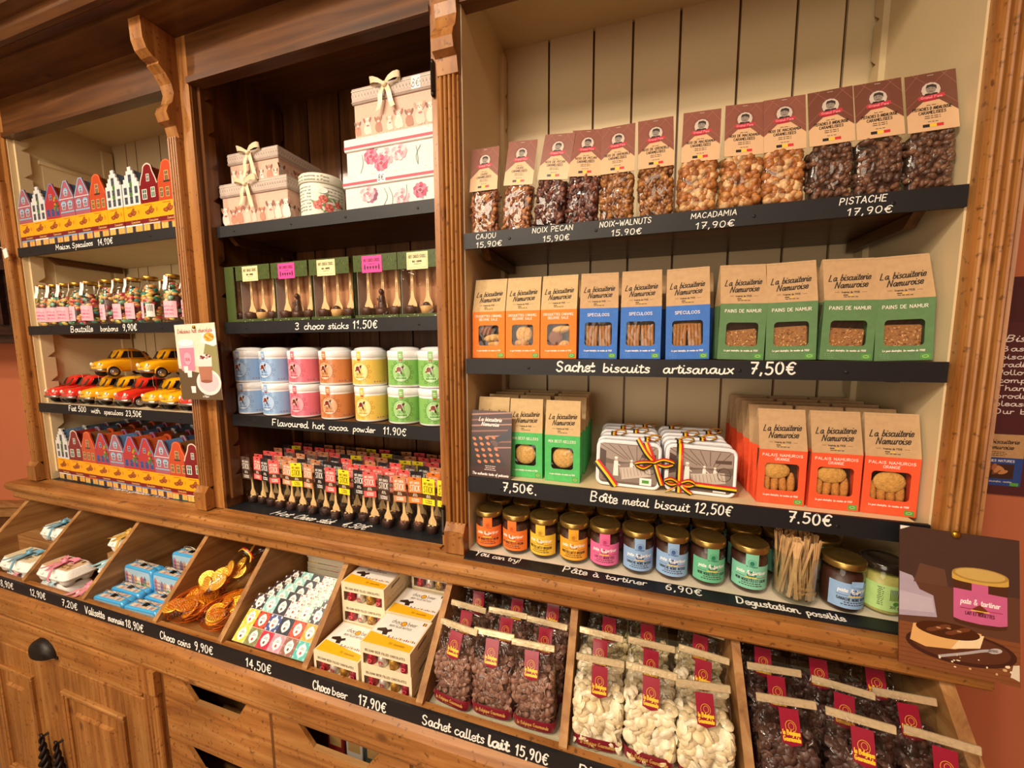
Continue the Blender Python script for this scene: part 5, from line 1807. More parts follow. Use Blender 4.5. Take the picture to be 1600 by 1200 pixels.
        def f(m_):
            m_.t = Matrix.Translation((0, yb + .002, wz + wh * .42)) @ Matrix.Rotation(rnd.uniform(-.1, .1), 4, 'Y')
            m_.bevbox(-.036, .036, -.008, .006, -.030, .016 + .006 * (var % 2), .004, '#a06e40', 'biscuit')
            for k in range(60):
                m_.ell((rnd.uniform(-.033, .033), -.008, rnd.uniform(-.027, .016)), (.0032, .0012, .0014), 6, 4, rnd.choice(['#d8b078', '#8a5830', '#c89458']), 'biscuit', Euler((0, rnd.uniform(0, 3), 0)))
        bis(f)
    elif fill == 'round':
        bis(lambda m_: m_.ell((rnd.uniform(-.003, .003), yb, wz + wh * .48), (.031, .008, .030), 20, 12, '#d8ab60', 'biscuit'))
    elif fill == 'cookie':
        for k in range(4):
            bis(lambda m_, k=k: m_.ell((-.026 + k * .017, yb + .002, wz + .010 + .002 * (k % 2)), (.0085, .009, .030), 12, 10, '#c8853c', 'biscuit', Euler((0, rnd.uniform(-.1, .1), 0))))
        bis(lambda m_: m_.ell((-.004 + .006 * (var - 1), yb - .004, wz + wh * (.70 - .10 * (var == 2))), (.030, .007, .021 + .004 * (var == 2)), 18, 12, '#d6a050', 'biscuit'))
    else:
        if var == 1:
            bis(lambda m_: m_.ell((.002, yb, wz + .032), (.024, .008, .024), 16, 10, '#cf9c56', 'biscuit'))
            bis(lambda m_: m_.ell((-.006, yb + .003, wz + .006), (.022, .008, .012), 14, 8, '#c08a44', 'biscuit'))
        else:
            sg = 1 if var == 0 else -1
            bis(lambda m_: m_.ell((-.010, yb, wz + .044 - (var == 2) * .024), (.021, .008, .016 + (var == 2) * .006), 16, 10, '#7c4528', 'biscuit'))
            bis(lambda m_: m_.ell((.008, yb, wz + .022 + (var == 2) * .022), (.028, .010, .011), 14, 8, '#d0a058', 'biscuit', Euler((0, -.12, 0))))
            bis(lambda m_: m_.ell((.012, yb + .003, wz + .004), (.020, .008, .010), 14, 8, '#cf9c56', 'biscuit'))
    return kit


JAR = {'orange': ('#e8762c', '#c4541c'), 'amber': ('#e8a42c', '#b87814'), 'yellow': ('#e6bc38', '#b88c1c'), 'pink': ('#e2689c', '#b03c70'),
       'blue': ('#8cb0da', '#3c5c94'), 'green': ('#66b890', '#1f7a58'), 'teal': ('#7cc4a8', '#1f7a62'), 'lime': ('#b2d684', '#4a7a3c')}


def make_jar(kind, open_label=False):
    c, dk = JAR[kind]
    R, H = .0405, .104
    mb = MB()
    mb.lathe([(0, .001), (R - .005, .001), (R - .001, .005), (R, .012), (R, H - .016), (R - .003, H - .006), (R - .005, H), (R - .005, H + .004)], 40, '#ffffff', 'glass')
    kit = [K('glass_jar', mb)]
    mb = MB()
    pc = '#3c1e14' if kind != 'lime' else '#b8b060'
    mb.lathe([(0, .004), (R - .005, .004), (R - .002, .008), (R - .0015, .014), (R - .0015, H - .014), (0, H - .012)], 36, pc, 'choc')
    kit.append(K('spread', mb, 'dark chocolate spread' if kind != 'lime' else 'pale green cream'))
    mb = MB()
    lc, lm = ('#a78b4c', 'metal') if kind != 'lime' else ('#241c18', 'gloss')
    mb.lathe([(R - .002, H), (R + .0015, H), (R + .002, H + .002), (R + .001, H + .005), (R + .0015, H + .013), (R - .001, H + .0155), (R - .006, H + .016), (R - .009, H + .0148), (R - .014, H + .0148), (R - .016, H + .0156), (0, H + .0156)], 44, lc, lm)
    kit.append(K('lid', mb, 'gold screw lid' if kind != 'lime' else 'black lid'))
    mb = MB()
    a = Art(mb, CM(R + .0003), 'card', .0002, seg=.006)
    a.rect(-.050, .014, .050, .074, c)
    if kind == 'lime':
        for k in range(9):
            a.rect(-.004 + k * .0024, .040, -.0028 + k * .0024, .066, '#2c2c28')
        a.text('300 g', .006, .022, .006, '#33402c', .0010, .018, align='c')
        a.ell(.008, .033, .006, .005, '#4a8a3c')
        fakelines(a, -.020, .066, .012, 10, .0045, '#4a5a3c', 2)
        kit.append(K('label', mb))
        return kit
    if not open_label:
        a.rect(-.014, .074, .014, H + .006, c)
        a.ring(0, .081, .0085, .0085, .0009, dk, 16)
        a.ell(0, .080, .0055, .006, dk)
        a.text('la Belgique', 0, .0705, .0042, dk, .0008, .024, 0, align='c')
    else:
        a.h += .003
        a.poly([(-.012, .068), (.012, .066), (.014, .080), (-.011, .081)], tuple(min(1, v * 1.15) for v in lin(c)))
        a.h -= .003
    a.text('pâte à tartiner'.replace('â', 'a').replace('à', '&'), 0, .053, .0088, '#f6f4ee', .0013, .068, .1, align='c')
    a.ell(.0, .051, .011, .009, dk)
    a.poly([(-.010, .050), (0, .060), (.010, .050), (0, .040)], '#6e3220')
    a.text('tar', 0, .050, .008, '#f6f4ee', .0012, .016, .1, align='c')
    a.rect(-.036, .0445, -.011, .0455, '#3c3830')
    a.rect(-.014, .0425, .012, .0455, '#e8c84c')
    a.rect(.011, .0440, .036, .0455, '#a83050')
    ttl = {'orange': 'LAIT NOISETTES ET PECAN', 'amber': 'NOISETTES LAIT ET SPECULOOS', 'yellow': 'NOISETTES LAIT ET SPECULOOS', 'pink': 'LAIT ET NOISETTES', 'blue': 'GANACHE NOIRE INTENSE', 'green': 'NOIR NOISETTES ET CACAO', 'teal': 'NOIR NOISETTES ET CACAO'}[kind]
    a.text(ttl, 0, .033, .0066, '#26221f', .0012, min(.070, .0033 * len(ttl)), 0, align='c')
    fakelines(a, 0, .0275, .058, 2, .0055, '#3a3430', 4, .0024)
    kit.append(K('label', mb, kind + ' paper label'))
    return kit


def tricolour(mb, path, wv, mat='satin'):
    path = [Vector(p) for p in path]
    wvs = [Vector(w) for w in wv] if isinstance(wv, list) else [Vector(wv)] * len(path)
    for k, c in enumerate(('#1c1a1c', '#f0c81c', '#c8242c')):
        mb.band([p + w * ((k - 1) / 3) for p, w in zip(path, wvs)], [w / 3 for w in wvs], c, mat)


def make_metalbox(front=True, var=0):
    """flat biscuit tin standing on its long edge, lid to the front"""
    W, H, D = .168, .126, .040
    def rr(w, h, r, n=5):
        o = []
        for cx, cz, a0 in ((w / 2 - r, h / 2 - r, 0), (-w / 2 + r, h / 2 - r, pi / 2), (-w / 2 + r, -h / 2 + r, pi), (w / 2 - r, -h / 2 + r, 1.5 * pi)):
            for k in range(n + 1):
                t = a0 + pi / 2 * k / n
                o.append((cx + r * cos(t), cz + r * sin(t)))
        return o
    def ring(w, h, r, y):
        return [(x, y, z + H / 2) for x, z in rr(w, h, r)]
    mb = MB()
    mb.rings([ring(W - .006, H - .006, .018, D / 2), ring(W - .004, H - .004, .019, D / 2 - .003), ring(W - .004, H - .004, .019, -D / 2 + .014)], '#e6e6ea', 'gloss', True, True, False)
    kit = [K('tin_base', mb)]
    mb = MB()
    mb.rings([ring(W - .003, H - .003, .019, -D / 2 + .016), ring(W, H, .020, -D / 2 + .015), ring(W, H, .020, -D / 2 + .004), ring(W - .005, H - .005, .019, -D / 2), ring(W - .010, H - .010, .017, -D / 2), ring(W - .014, H - .014, .015, -D / 2 + .0012)], '#e9e9ee', 'gloss', True, False, True)
    if front:
        a = Art(mb, PM((0, -D / 2 + .0012, H / 2), (1, 0, 0), (0, 0, 1), (0, -1, 0)), 'coated')
        a.poly(rr(W - .018, H - .018, .012), '#6a5b52')
        w, h = W / 2 - .010, H / 2 - .010
        a.poly([(-w, h * .98), (-w, h * .3), (-w * .2, h * .1), (w * .5, h * .16), (w * .99, h * .25), (w * .99, h * .98)], '#9c8c82')
        a.poly([(-w, -h * .9), (w, -h * .9), (w, -h * .1), (w * .2, h * .1), (-w * .5, -h * .05), (-w, h * .0)], '#86776e')
        for k in range(7):   # ceiling beams and shafts
            a.line([(-w + k * w * .32, h * .95), (-w * .1 + k * w * .1, h * .25)], .0014, '#4a3a34')
            a.h += 1e-5
        a.poly([(-w, h * .75), (-w * .78, h * .6), (-w * .78, -h * .2), (-w, -h * .3)], '#4c3c36')
        a.poly([(w * .45, h * .55), (w * .95, h * .6), (w * .95, h * .42), (w * .45, h * .40)], '#594840')
        # white-clad workers
        for (u, s_) in ((-w * .42, 1.15), (w * .12, .8), (w * .45, .7)):
            a.poly([(u - .006 * s_, -h * .55 * s_), (u + .006 * s_, -h * .55 * s_), (u + .0045 * s_, h * .12 * s_), (u - .0045 * s_, h * .12 * s_)], '#efe8e0')
            a.ell(u, h * .2 * s_, .0035 * s_, .004 * s_, '#c8b4a6')
            a.ell(u, h * .26 * s_, .004 * s_, .0025 * s_, '#f4efe8')
            a.line([(u + .003, h * .02), (u + .011, -h * .1)], .002, '#e8dfd6')
        # long table with cloth
        a.poly([(-w * .30, -h * .2), (w * .75, -h * .02), (w * .8, -h * .5), (-w * .2, -h * .8)], '#c4b8ac')
        for k in range(9):
            a.line([(-w * .25 + k * w * .11, -h * .25 + k * h * .02), (-w * .2 + k * w * .115, -h * .72 + k * h * .04)], .0012, '#8a7a6e')
            a.h += 1e-5
        a.ring(w * .74, -h * .10, .015, .017, .0014, '#3c302c', 16)
        a.line([(w * .60, -h * .1), (w * .95, -h * .12)], .0018, '#3c302c')
        a.up()
        a.text('Namuroise', -w * .88, -h * .84, .006, '#5c4a42', .0009, .026, .3)
        a.rect(w * .42, -h * .98, w * .82, -h * .62, '#f2f0ec')
        a.rect(w * .50, -h * .88, w * .74, -h * .72, '#4f9a38')
        kit.append(K('tin_lid', mb, 'lid printed with a sepia workshop photograph'))
        rb = MB()
        y0 = -D / 2 - .0012
        if var == 0:
            tricolour(rb, [(W / 2 * .50, y0, H), (W / 2 * .62, y0 - .002, H * .80), (W / 2 * .74, y0 - .002, H * .62)], (.018, 0, .004))
            tricolour(rb, [(-W / 2, y0, H * .52), (-W * .32, y0 - .001, H * .24), (-W * .18, y0, .0)], (.015, 0, .012))
            cx, cz = W / 2 * .78, H * .60
            for sg, dz in ((-1, -.006), (1, .004)):
                tricolour(rb, smooth_pts([(cx, y0 - .006, cz), (cx + sg * .022, y0 - .016, cz + dz + .008), (cx + sg * .048, y0 - .012, cz + dz), (cx + sg * .026, y0 - .006, cz + dz - .012), (cx, y0 - .004, cz)], 4), (0, -.004, .012))
            tricolour(rb, smooth_pts([(cx, y0 - .004, cz), (cx + .010, y0 - .006, cz - .03), (cx + .020, y0 - .004, cz - .058)], 4), (.014, 0, .002))
            tricolour(rb, smooth_pts([(cx, y0 - .004, cz), (cx - .022, y0 - .006, cz + .024), (cx - .044, y0 - .005, cz + .060)], 4), (.010, 0, .010))
        else:
            cx, cz = -W * .29, H * .20
            tricolour(rb, [(cx, y0 - .001, 0), (cx - .001, y0 - .002, H * .5), (cx - .002, y0, H), (cx - .002, y0 + .02, H + .001)], (.016, 0, 0))
            tricolour(rb, [(-W / 2, y0, cz), (0, y0 - .002, cz), (W / 2, y0, cz - .002)], (0, 0, .016))
            for sg in (-1, 1):
                tricolour(rb, smooth_pts([(cx, y0 - .006, cz), (cx + sg * .020, y0 - .016, cz + .012), (cx + sg * .036, y0 - .012, cz + .004), (cx + sg * .020, y0 - .006, cz - .006), (cx, y0 - .004, cz)], 4), (0, -.004, .012))
                tricolour(rb, smooth_pts([(cx, y0 - .006, cz), (cx + sg * .012, y0 - .010, cz - .012), (cx + sg * .030, y0 - .006, cz - .024)], 4), (.006, 0, .010))
            rb.ell((cx, y0 - .008, cz), (.006, .005, .006), 8, 6, '#c8242c', 'satin')
        kit.append(K('ribbon', rb, 'black, yellow and red ribbon with a bow'))
    else:
        kit.append(K('tin_lid', mb))
        rb = MB()
        cx = (-.02, .05, -.045, .02)[var % 4]
        tricolour(rb, [(cx, -D / 2 - .001, H * .5), (cx, -D / 2 - .001, H), (cx, -D / 2 + .004, H + .0012), (cx, D / 2 - .002, H + .0005), (cx, D / 2 + .0005, H * .9)], (.016, 0, 0))
        tricolour(rb, smooth_pts([(cx, -D / 2 + .01, H + .002), (cx + .018, -D / 2 + .004, H + .010), (cx + .036, -D / 2, H + .006), (cx + .018, -D / 2, H - .004), (cx, -D / 2, H)], 3), (0, .012, .003))
        kit.append(K('ribbon', rb, 'black, yellow and red ribbon'))
    return kit


def make_eggbox(W, D, H, rib, seed=0, art='gold'):
    """moulded pulp egg carton with printed lid card and a ribbon"""
    rnd = random.Random(seed)
    mb = MB()
    nx, ny = (3 if W > .15 else 2), 2
    hb = H * .45
    mb.rings([superring(W / 2 - .016, D / 2 - .012, hb * .55, 24, 5), superring(W / 2 - .004, D / 2 - .003, hb, 24, 6), superring(W / 2, D / 2, hb + .001, 24, 7), superring(W / 2, D / 2, hb + .006, 24, 7)], '#e9e6e0', 'pulp', True, True, False)
    for i in range(nx):
        for j in range(ny):
            cx = -W / 2 + W * (i + .5) / nx
            cy = -D / 2 + D * (j + .5) / ny
            mb.lathe([(0, 0), (.014, .0005), (min(W / nx, D / ny) * .40, hb * .5), (min(W / nx, D / ny) * .46, hb)], 14, '#e6e3dc', 'pulp', (cx, cy))
    kit = [K('tray', mb)]
    mb = MB()
    mb.rings([superring(W / 2, D / 2, hb + .004, 28, 7), superring(W / 2 - .003, D / 2 - .003, hb + .010, 28, 7), superring(W / 2 - .011, D / 2 - .011, H - .004, 28, 6), superring(W / 2 - .014, D / 2 - .014, H, 28, 6)], '#eceae4', 'pulp', True, False, True)
    for i in (-1, 1):
        mb.t = Matrix.Translation((i * W * .22, -D / 2 + .006, hb + (H - hb) * .45)) @ Matrix.Rotation(pi / 2, 4, 'X')
        mb.lathe([(.008, -.004), (.0075, .004), (.005, .006), (0, .0062)], 12, '#eceae4', 'pulp')
        mb.t = None
    kit.append(K('lid', mb))
    mb = MB()
    a = Art(mb, PM((0, 0, H), (1, 0, 0), (0, 1, 0), (0, 0, 1)), 'coated', .0008)
    w, d = W / 2 - .018, D / 2 - .018
    base = '#e6d6ae' if art == 'gold' else '#d8b48c'
    a.rect(-w, -d, w, d, base)
    for k in range(12):
        a.ell(rnd.uniform(-w, w) * .85, rnd.uniform(-d, d) * .85, rnd.uniform(.006, .014), rnd.uniform(.005, .010), rnd.choice(['#b98a48', '#8c6a3c', '#f2ead8', '#d2a860', '#5c4a34']), rot=rnd.uniform(0, 3))
    for k in range(3):
        a.text('oeufs', w * .2, -d * .7 + k * .014, .008, '#6a5a44', .0014, .03)
    kit.append(K('lid_card', mb))
    mb = MB()
    y0 = D / 2
    pr = [(-.0 , -y0 - .001, hb * .6), (0, -y0 - .0016, hb + .004), (0, -y0 + .010, H - .004), (0, -y0 + .016, H + .0018), (0, 0, H + .003), (0, y0 - .016, H + .0018), (0, y0 - .008, H - .008), (0, y0 + .001, hb)]
    mb.band(pr, (.013, 0, 0), rib, 'satin')
    bow(mb, (0, 0, H + .004), .040, rib, True, 'satin', seed, up=(0, 1, 0), wid=.020)
    kit.append(K('ribbon_bow', mb))
    return kit


def make_suitcase():
    W, H, D = .163, .110, .046
    def rr(w, h, r, n=4):
        o = []
        for cx, cz, a0 in ((w / 2 - r, h / 2 - r, 0), (-w / 2 + r, h / 2 - r, pi / 2), (-w / 2 + r, -h / 2 + r, pi), (w / 2 - r, -h / 2 + r, 1.5 * pi)):
            for k in range(n + 1):
                t = a0 + pi / 2 * k / n
                o.append((cx + r * cos(t), cz + r * sin(t)))
        return o
    def ring(w, h, r, y):
        return [(x, y, z + H / 2) for x, z in rr(w, h, r)]
    blue = '#3f9fd8'
    mb = MB()
    mb.rings([ring(W - .008, H - .008, .012, D / 2), ring(W, H, .015, D / 2 - .004), ring(W, H, .015, .004), ring(W - .002, H - .002, .014, .0025)], blue, 'gloss', True, True, False)
    a = Art(mb, PM((0, 0, H), (1, 0, 0), (0, 1, 0), (0, 0, 1)), 'coated', .0006)
    a.rect(-W * .36, .005, W * .36, .018, '#cdbfa8')
    rnd = random.Random(3)
    for k in range(14):
        u = -W * .34 + k * W * .05
        a.rect(u, .006, u + W * .03, .017, rnd.choice(['#c8a0a8', '#e8dcc8', '#9a5c6c', '#6c7ca0', '#d8c090']))
    kit = [K('case_half', mb)]
    mb = MB()
    mb.rings([ring(W - .002, H - .002, .014, .0025), ring(W + .001, H + .001, .015, .001), ring(W + .001, H + .001, .015, -D / 2 + .004), ring(W - .008, H - .008, .012, -D / 2)], blue, 'gloss', True, False, True)
    a = Art(mb, PM((0, -D / 2, H / 2), (1, 0, 0), (0, 0, 1), (0, -1, 0)), 'coated')
    w, h = W / 2 - .008, H / 2 - .008
    a.poly(rr(2 * w, 2 * h, .010), '#9fc0d4')
    a.rect(-w, -h + .002, w, -h * .35, '#8aa0a4')
    hx = -w
    cols = ['#b8707c', '#d8b8a4', '#8a6c84', '#c89060', '#e4d8c4', '#a05458', '#6c7890', '#d8a878']
    i = 0
    while hx < w - .014:
        bw = rnd.uniform(.014, .022)
        ht = rnd.uniform(.25, .8) * h
        c = cols[i % 8]
        a.poly([(hx, -h * .4), (hx + bw, -h * .4), (hx + bw, ht - .012), (hx + bw / 2, ht), (hx, ht - .012)], c)
        for r_ in range(4):
            for q in range(2):
                zz = -h * .3 + r_ * .014
                if zz < ht - .016:
                    a.rect(hx + .003 + q * bw * .45, zz, hx + .003 + q * bw * .45 + .004, zz + .008, '#39445c')
                    a.h -= a.step
        hx += bw
        i += 1
    a.up()
    for k in range(9):
        a.ell(rnd.uniform(0, w * .8), rnd.uniform(-h * .8, -h * .1), .010, .008, rnd.choice(['#4c7a44', '#6a9450', '#3c6040']))
    for k in range(10):
        a.ell(rnd.uniform(-w * .9, w * .9), rnd.uniform(-h * .9, -h * .5), .008, .003, rnd.choice(['#c8d8dc', '#6c8c98', '#d8c8c0', '#b87878']))
    a2 = Art(mb, PM((0, 0, H), (1, 0, 0), (0, 1, 0), (0, 0, 1)), 'coated', .0010)
    a2.rect(-W * .36, -.017, W * .36, -.001, '#cdbfa8')
    for k in range(14):
        u = -W * .34 + k * W * .05
        a2.rect(u, -.016, u + W * .03, -.003, rnd.choice(['#c8a0a8', '#e8dcc8', '#9a5c6c', '#6c7ca0', '#d8c090']))
    kit.append(K('case_front', mb, 'front half printed with a painted canal street'))
    mb = MB()
    mb.box(-.011, .011, -.008, .008, H + .001, H + .003, '#3a3432', 'metal')
    kit.append(K('clasp', mb))
    mb = MB()
    mb.tube(smooth_pts([(-.034, .002, H + .001), (-.036, -.004, H + .012), (-.022, -.010, H + .026), (0, -.012, H + .030), (.022, -.010, H + .026), (.036, -.004, H + .012), (.034, .002, H + .001)], 4), .0016, 7, '#b8b4ac', 'metal')
    kit.append(K('wire_handle', mb, 'bent wire handle'))
    return kit


def coin(mb, c, r, rot):
    R = rot.to_matrix().to_4x4()
    mb.t = Matrix.Translation(c) @ R
    mb.lathe([(0, -.003), (r - .002, -.003), (r, -.0015), (r, .0015), (r - .0012, .003), (r - .004, .0024), (0, .0024)], 26, '#efb43c', 'foil')
    rnd = random.Random(int(c[0] * 1e5))
    for sgz in (.0024, -.003):
        n = 5
        for i in range(-3, 4):
            for j in range(-3, 4):
                x, y = i * r * .24, j * r * .24
                if x * x + y * y < (r * .80) ** 2:
                    mb.ell((x, y, sgz), (r * .09, r * .09, .0009), 6, 4, '#f0b848', 'foil')
    mb.t = None


def make_coinnet(seed, n=10, clear=False, L=.20):
    """elongated bag lying on its back, bottom towards -y, tied neck towards +y"""
    rnd = random.Random(seed)
    kit = []
    rw, rh = .060, .042
    for k in range(n):
        t = (k + .5) / n
        y = -L * .45 + L * .62 * t
        x = rnd.uniform(-.032, .032)
        z = .030 + rnd.uniform(-.006, .020)
        m_ = MB()
        coin(m_, (x, y, z + .018), rnd.uniform(.026, .031), Euler((rnd.uniform(.1, .9), rnd.uniform(-.6, .6), rnd.uniform(0, 3)), 'ZYX'))
        kit.append(K('foil_coin', m_))
    mb = MB()
    secs = [(-L * .52, .012, .006), (-L * .49, .046, .028), (-L * .36, rw, rh), (-L * .1, rw + .002, rh + .004), (L * .12, rw - .006, rh), (L * .26, .034, .026), (L * .33, .008, .008), (L * .37, .014, .012), (L * .46, .030, .020), (L * .52, .036, .022)]
    rs = []
    for y, a_, b_ in secs:
        rs.append([(a_ * cos(2 * pi * i / 22) * rnd.uniform(.95, 1.05), y, rh + .004 + b_ * sin(2 * pi * i / 22) * rnd.uniform(.93, 1.05)) for i in range(22)])
    mb.rings(rs, '#ffffff', 'film' if clear else 'net', True, True, False)
    if not clear:
        for q in range(11):      # netting threads
            for sg in (-1, 1):
                pth = []
                for i, (y, a_, b_) in enumerate(secs[1:8]):
                    t = 2 * pi * q / 11 + sg * i * .30
                    pth.append((a_ * 1.01 * cos(t), y, rh + .004 + b_ * 1.01 * sin(t)))
                mb.tube(smooth_pts(pth, 3), .0008, 4, '#f0741e', 'satin', False)
    kit.append(K('clear_bag' if clear else 'orange_net', mb))
    mb = MB()
    yk = L * .33
    if clear:
        tricolour(mb, [(.012 * cos(t), yk + .004 * sin(2 * t) * 0, rh + .004 + .012 * sin(t)) for t in [2 * pi * k / 12 for k in range(13)]], (0, .012, 0))
        for sg in (-1, 1):
            tricolour(mb, smooth_pts([(0, yk, rh + .016), (sg * .020, yk - .004, rh + .032), (sg * .042, yk - .006, rh + .030), (sg * .060, yk - .018, rh + .022)], 4), (0, .013, .006))
        tricolour(mb, smooth_pts([(0, yk, rh + .018), (.012, yk + .014, rh + .040), (.0, yk + .028, rh + .036), (-.002, yk + .006, rh + .02)], 4), (.012, 0, .003))
        kit.append(K('ribbon', mb, 'black, yellow and red ribbon'))
    else:
        mb.lathe([(.010, -.006), (.012, 0), (.010, .006)], 10, '#f06020', 'satin')
        for v in range(len(mb.v)):
            x, y, z = mb.v[v]
            mb.v[v] = (x, yk + z, rh + .004 + y)
        mb.box(-.006, .006, L * .35, L * .50, rh + .010, rh + .012, '#f0581c', 'satin')
        kit.append(K('net_tie', mb))
    return kit


PATT = [('#ecc850', '#f4e08c'), ('#7a7c4c', '#94966a'), ('#b81c3c', '#cc3a54'), ('#ec8a9c', '#f4acb8'), ('#8a5a4c', '#b0807020'[:7]), ('#4cb0a8', '#8ccfc4'),
        ('#e6c03c', '#f8ecb0'), ('#cf4a2c', '#7c2c1c'), ('#3c4c8c', '#e8e0d4'), ('#1c2434', '#2c3444'), ('#d84a34', '#8c241c'), ('#ee9a34', '#f4b464'),
        ('#3c2c30', '#d8d0c8'), ('#8cc8c0', '#e4e8e0'), ('#20222c', '#30343c'), ('#e4dcd8', '#b8283c'), ('#b8dcc8', '#7cb09c'), ('#2c2c38', '#e8e4dc')]


def make_assortment():
    """flat box of patterned mini chocolates, modelled upright: 3 rows by 6 cells on its front face"""
    W, H, T = .288, .138, .020
    mb = MB()
    mb.bevbox(-W / 2, W / 2, -T / 2, T / 2, 0, H, .0012, '#e9dfc4', 'card')
    a = Art(mb, PM((0, -T / 2, 0), (1, 0, 0), (0, 0, 1), (0, -1, 0)), 'coated')
    rnd = random.Random(9)
    cw, ch = W / 6, H / 3
    for r in range(3):
        for c in range(6):
            c1, c2 = PATT[r * 6 + c]
            u0, v0 = -W / 2 + c * cw, r * ch
            a.rect(u0 + .0005, v0 + .0005, u0 + cw - .0005, v0 + ch - .0005, c1)
            for i in range(5):
                for j in range(5):
                    if (i + j) % 2 == 0:
                        a.ell(u0 + cw * (i + .5) / 5, v0 + ch * (j + .5) / 5, cw * .07, cw * .07, c2, n=5)
                        a.h -= a.step
            a.up()
            cu, cv = u0 + cw / 2, v0 + ch / 2
            a.ell(cu, cv, cw * .30, ch * .34, '#f4efe6')
            a.ell(cu, cv + ch * .22, cw * .14, ch * .16, '#f4efe6', n=8)
            a.ell(cu, cv - ch * .22, cw * .14, ch * .16, '#f4efe6', n=8)
            a.rect(cu - cw * .16, cv + ch * .06, cu + cw * .16, cv + ch * .09, '#5c4a40')
            a.rect(cu - cw * .12, cv + ch * .13, cu + cw * .12, cv + ch * .16, '#5c4a40')
            a.ell(cu, cv - ch * .14, cw * .09, ch * .09, '#b8442c' if (r + c) % 2 else '#6a4a38', n=8)
    kit = [K('carton', mb)]
    return kit


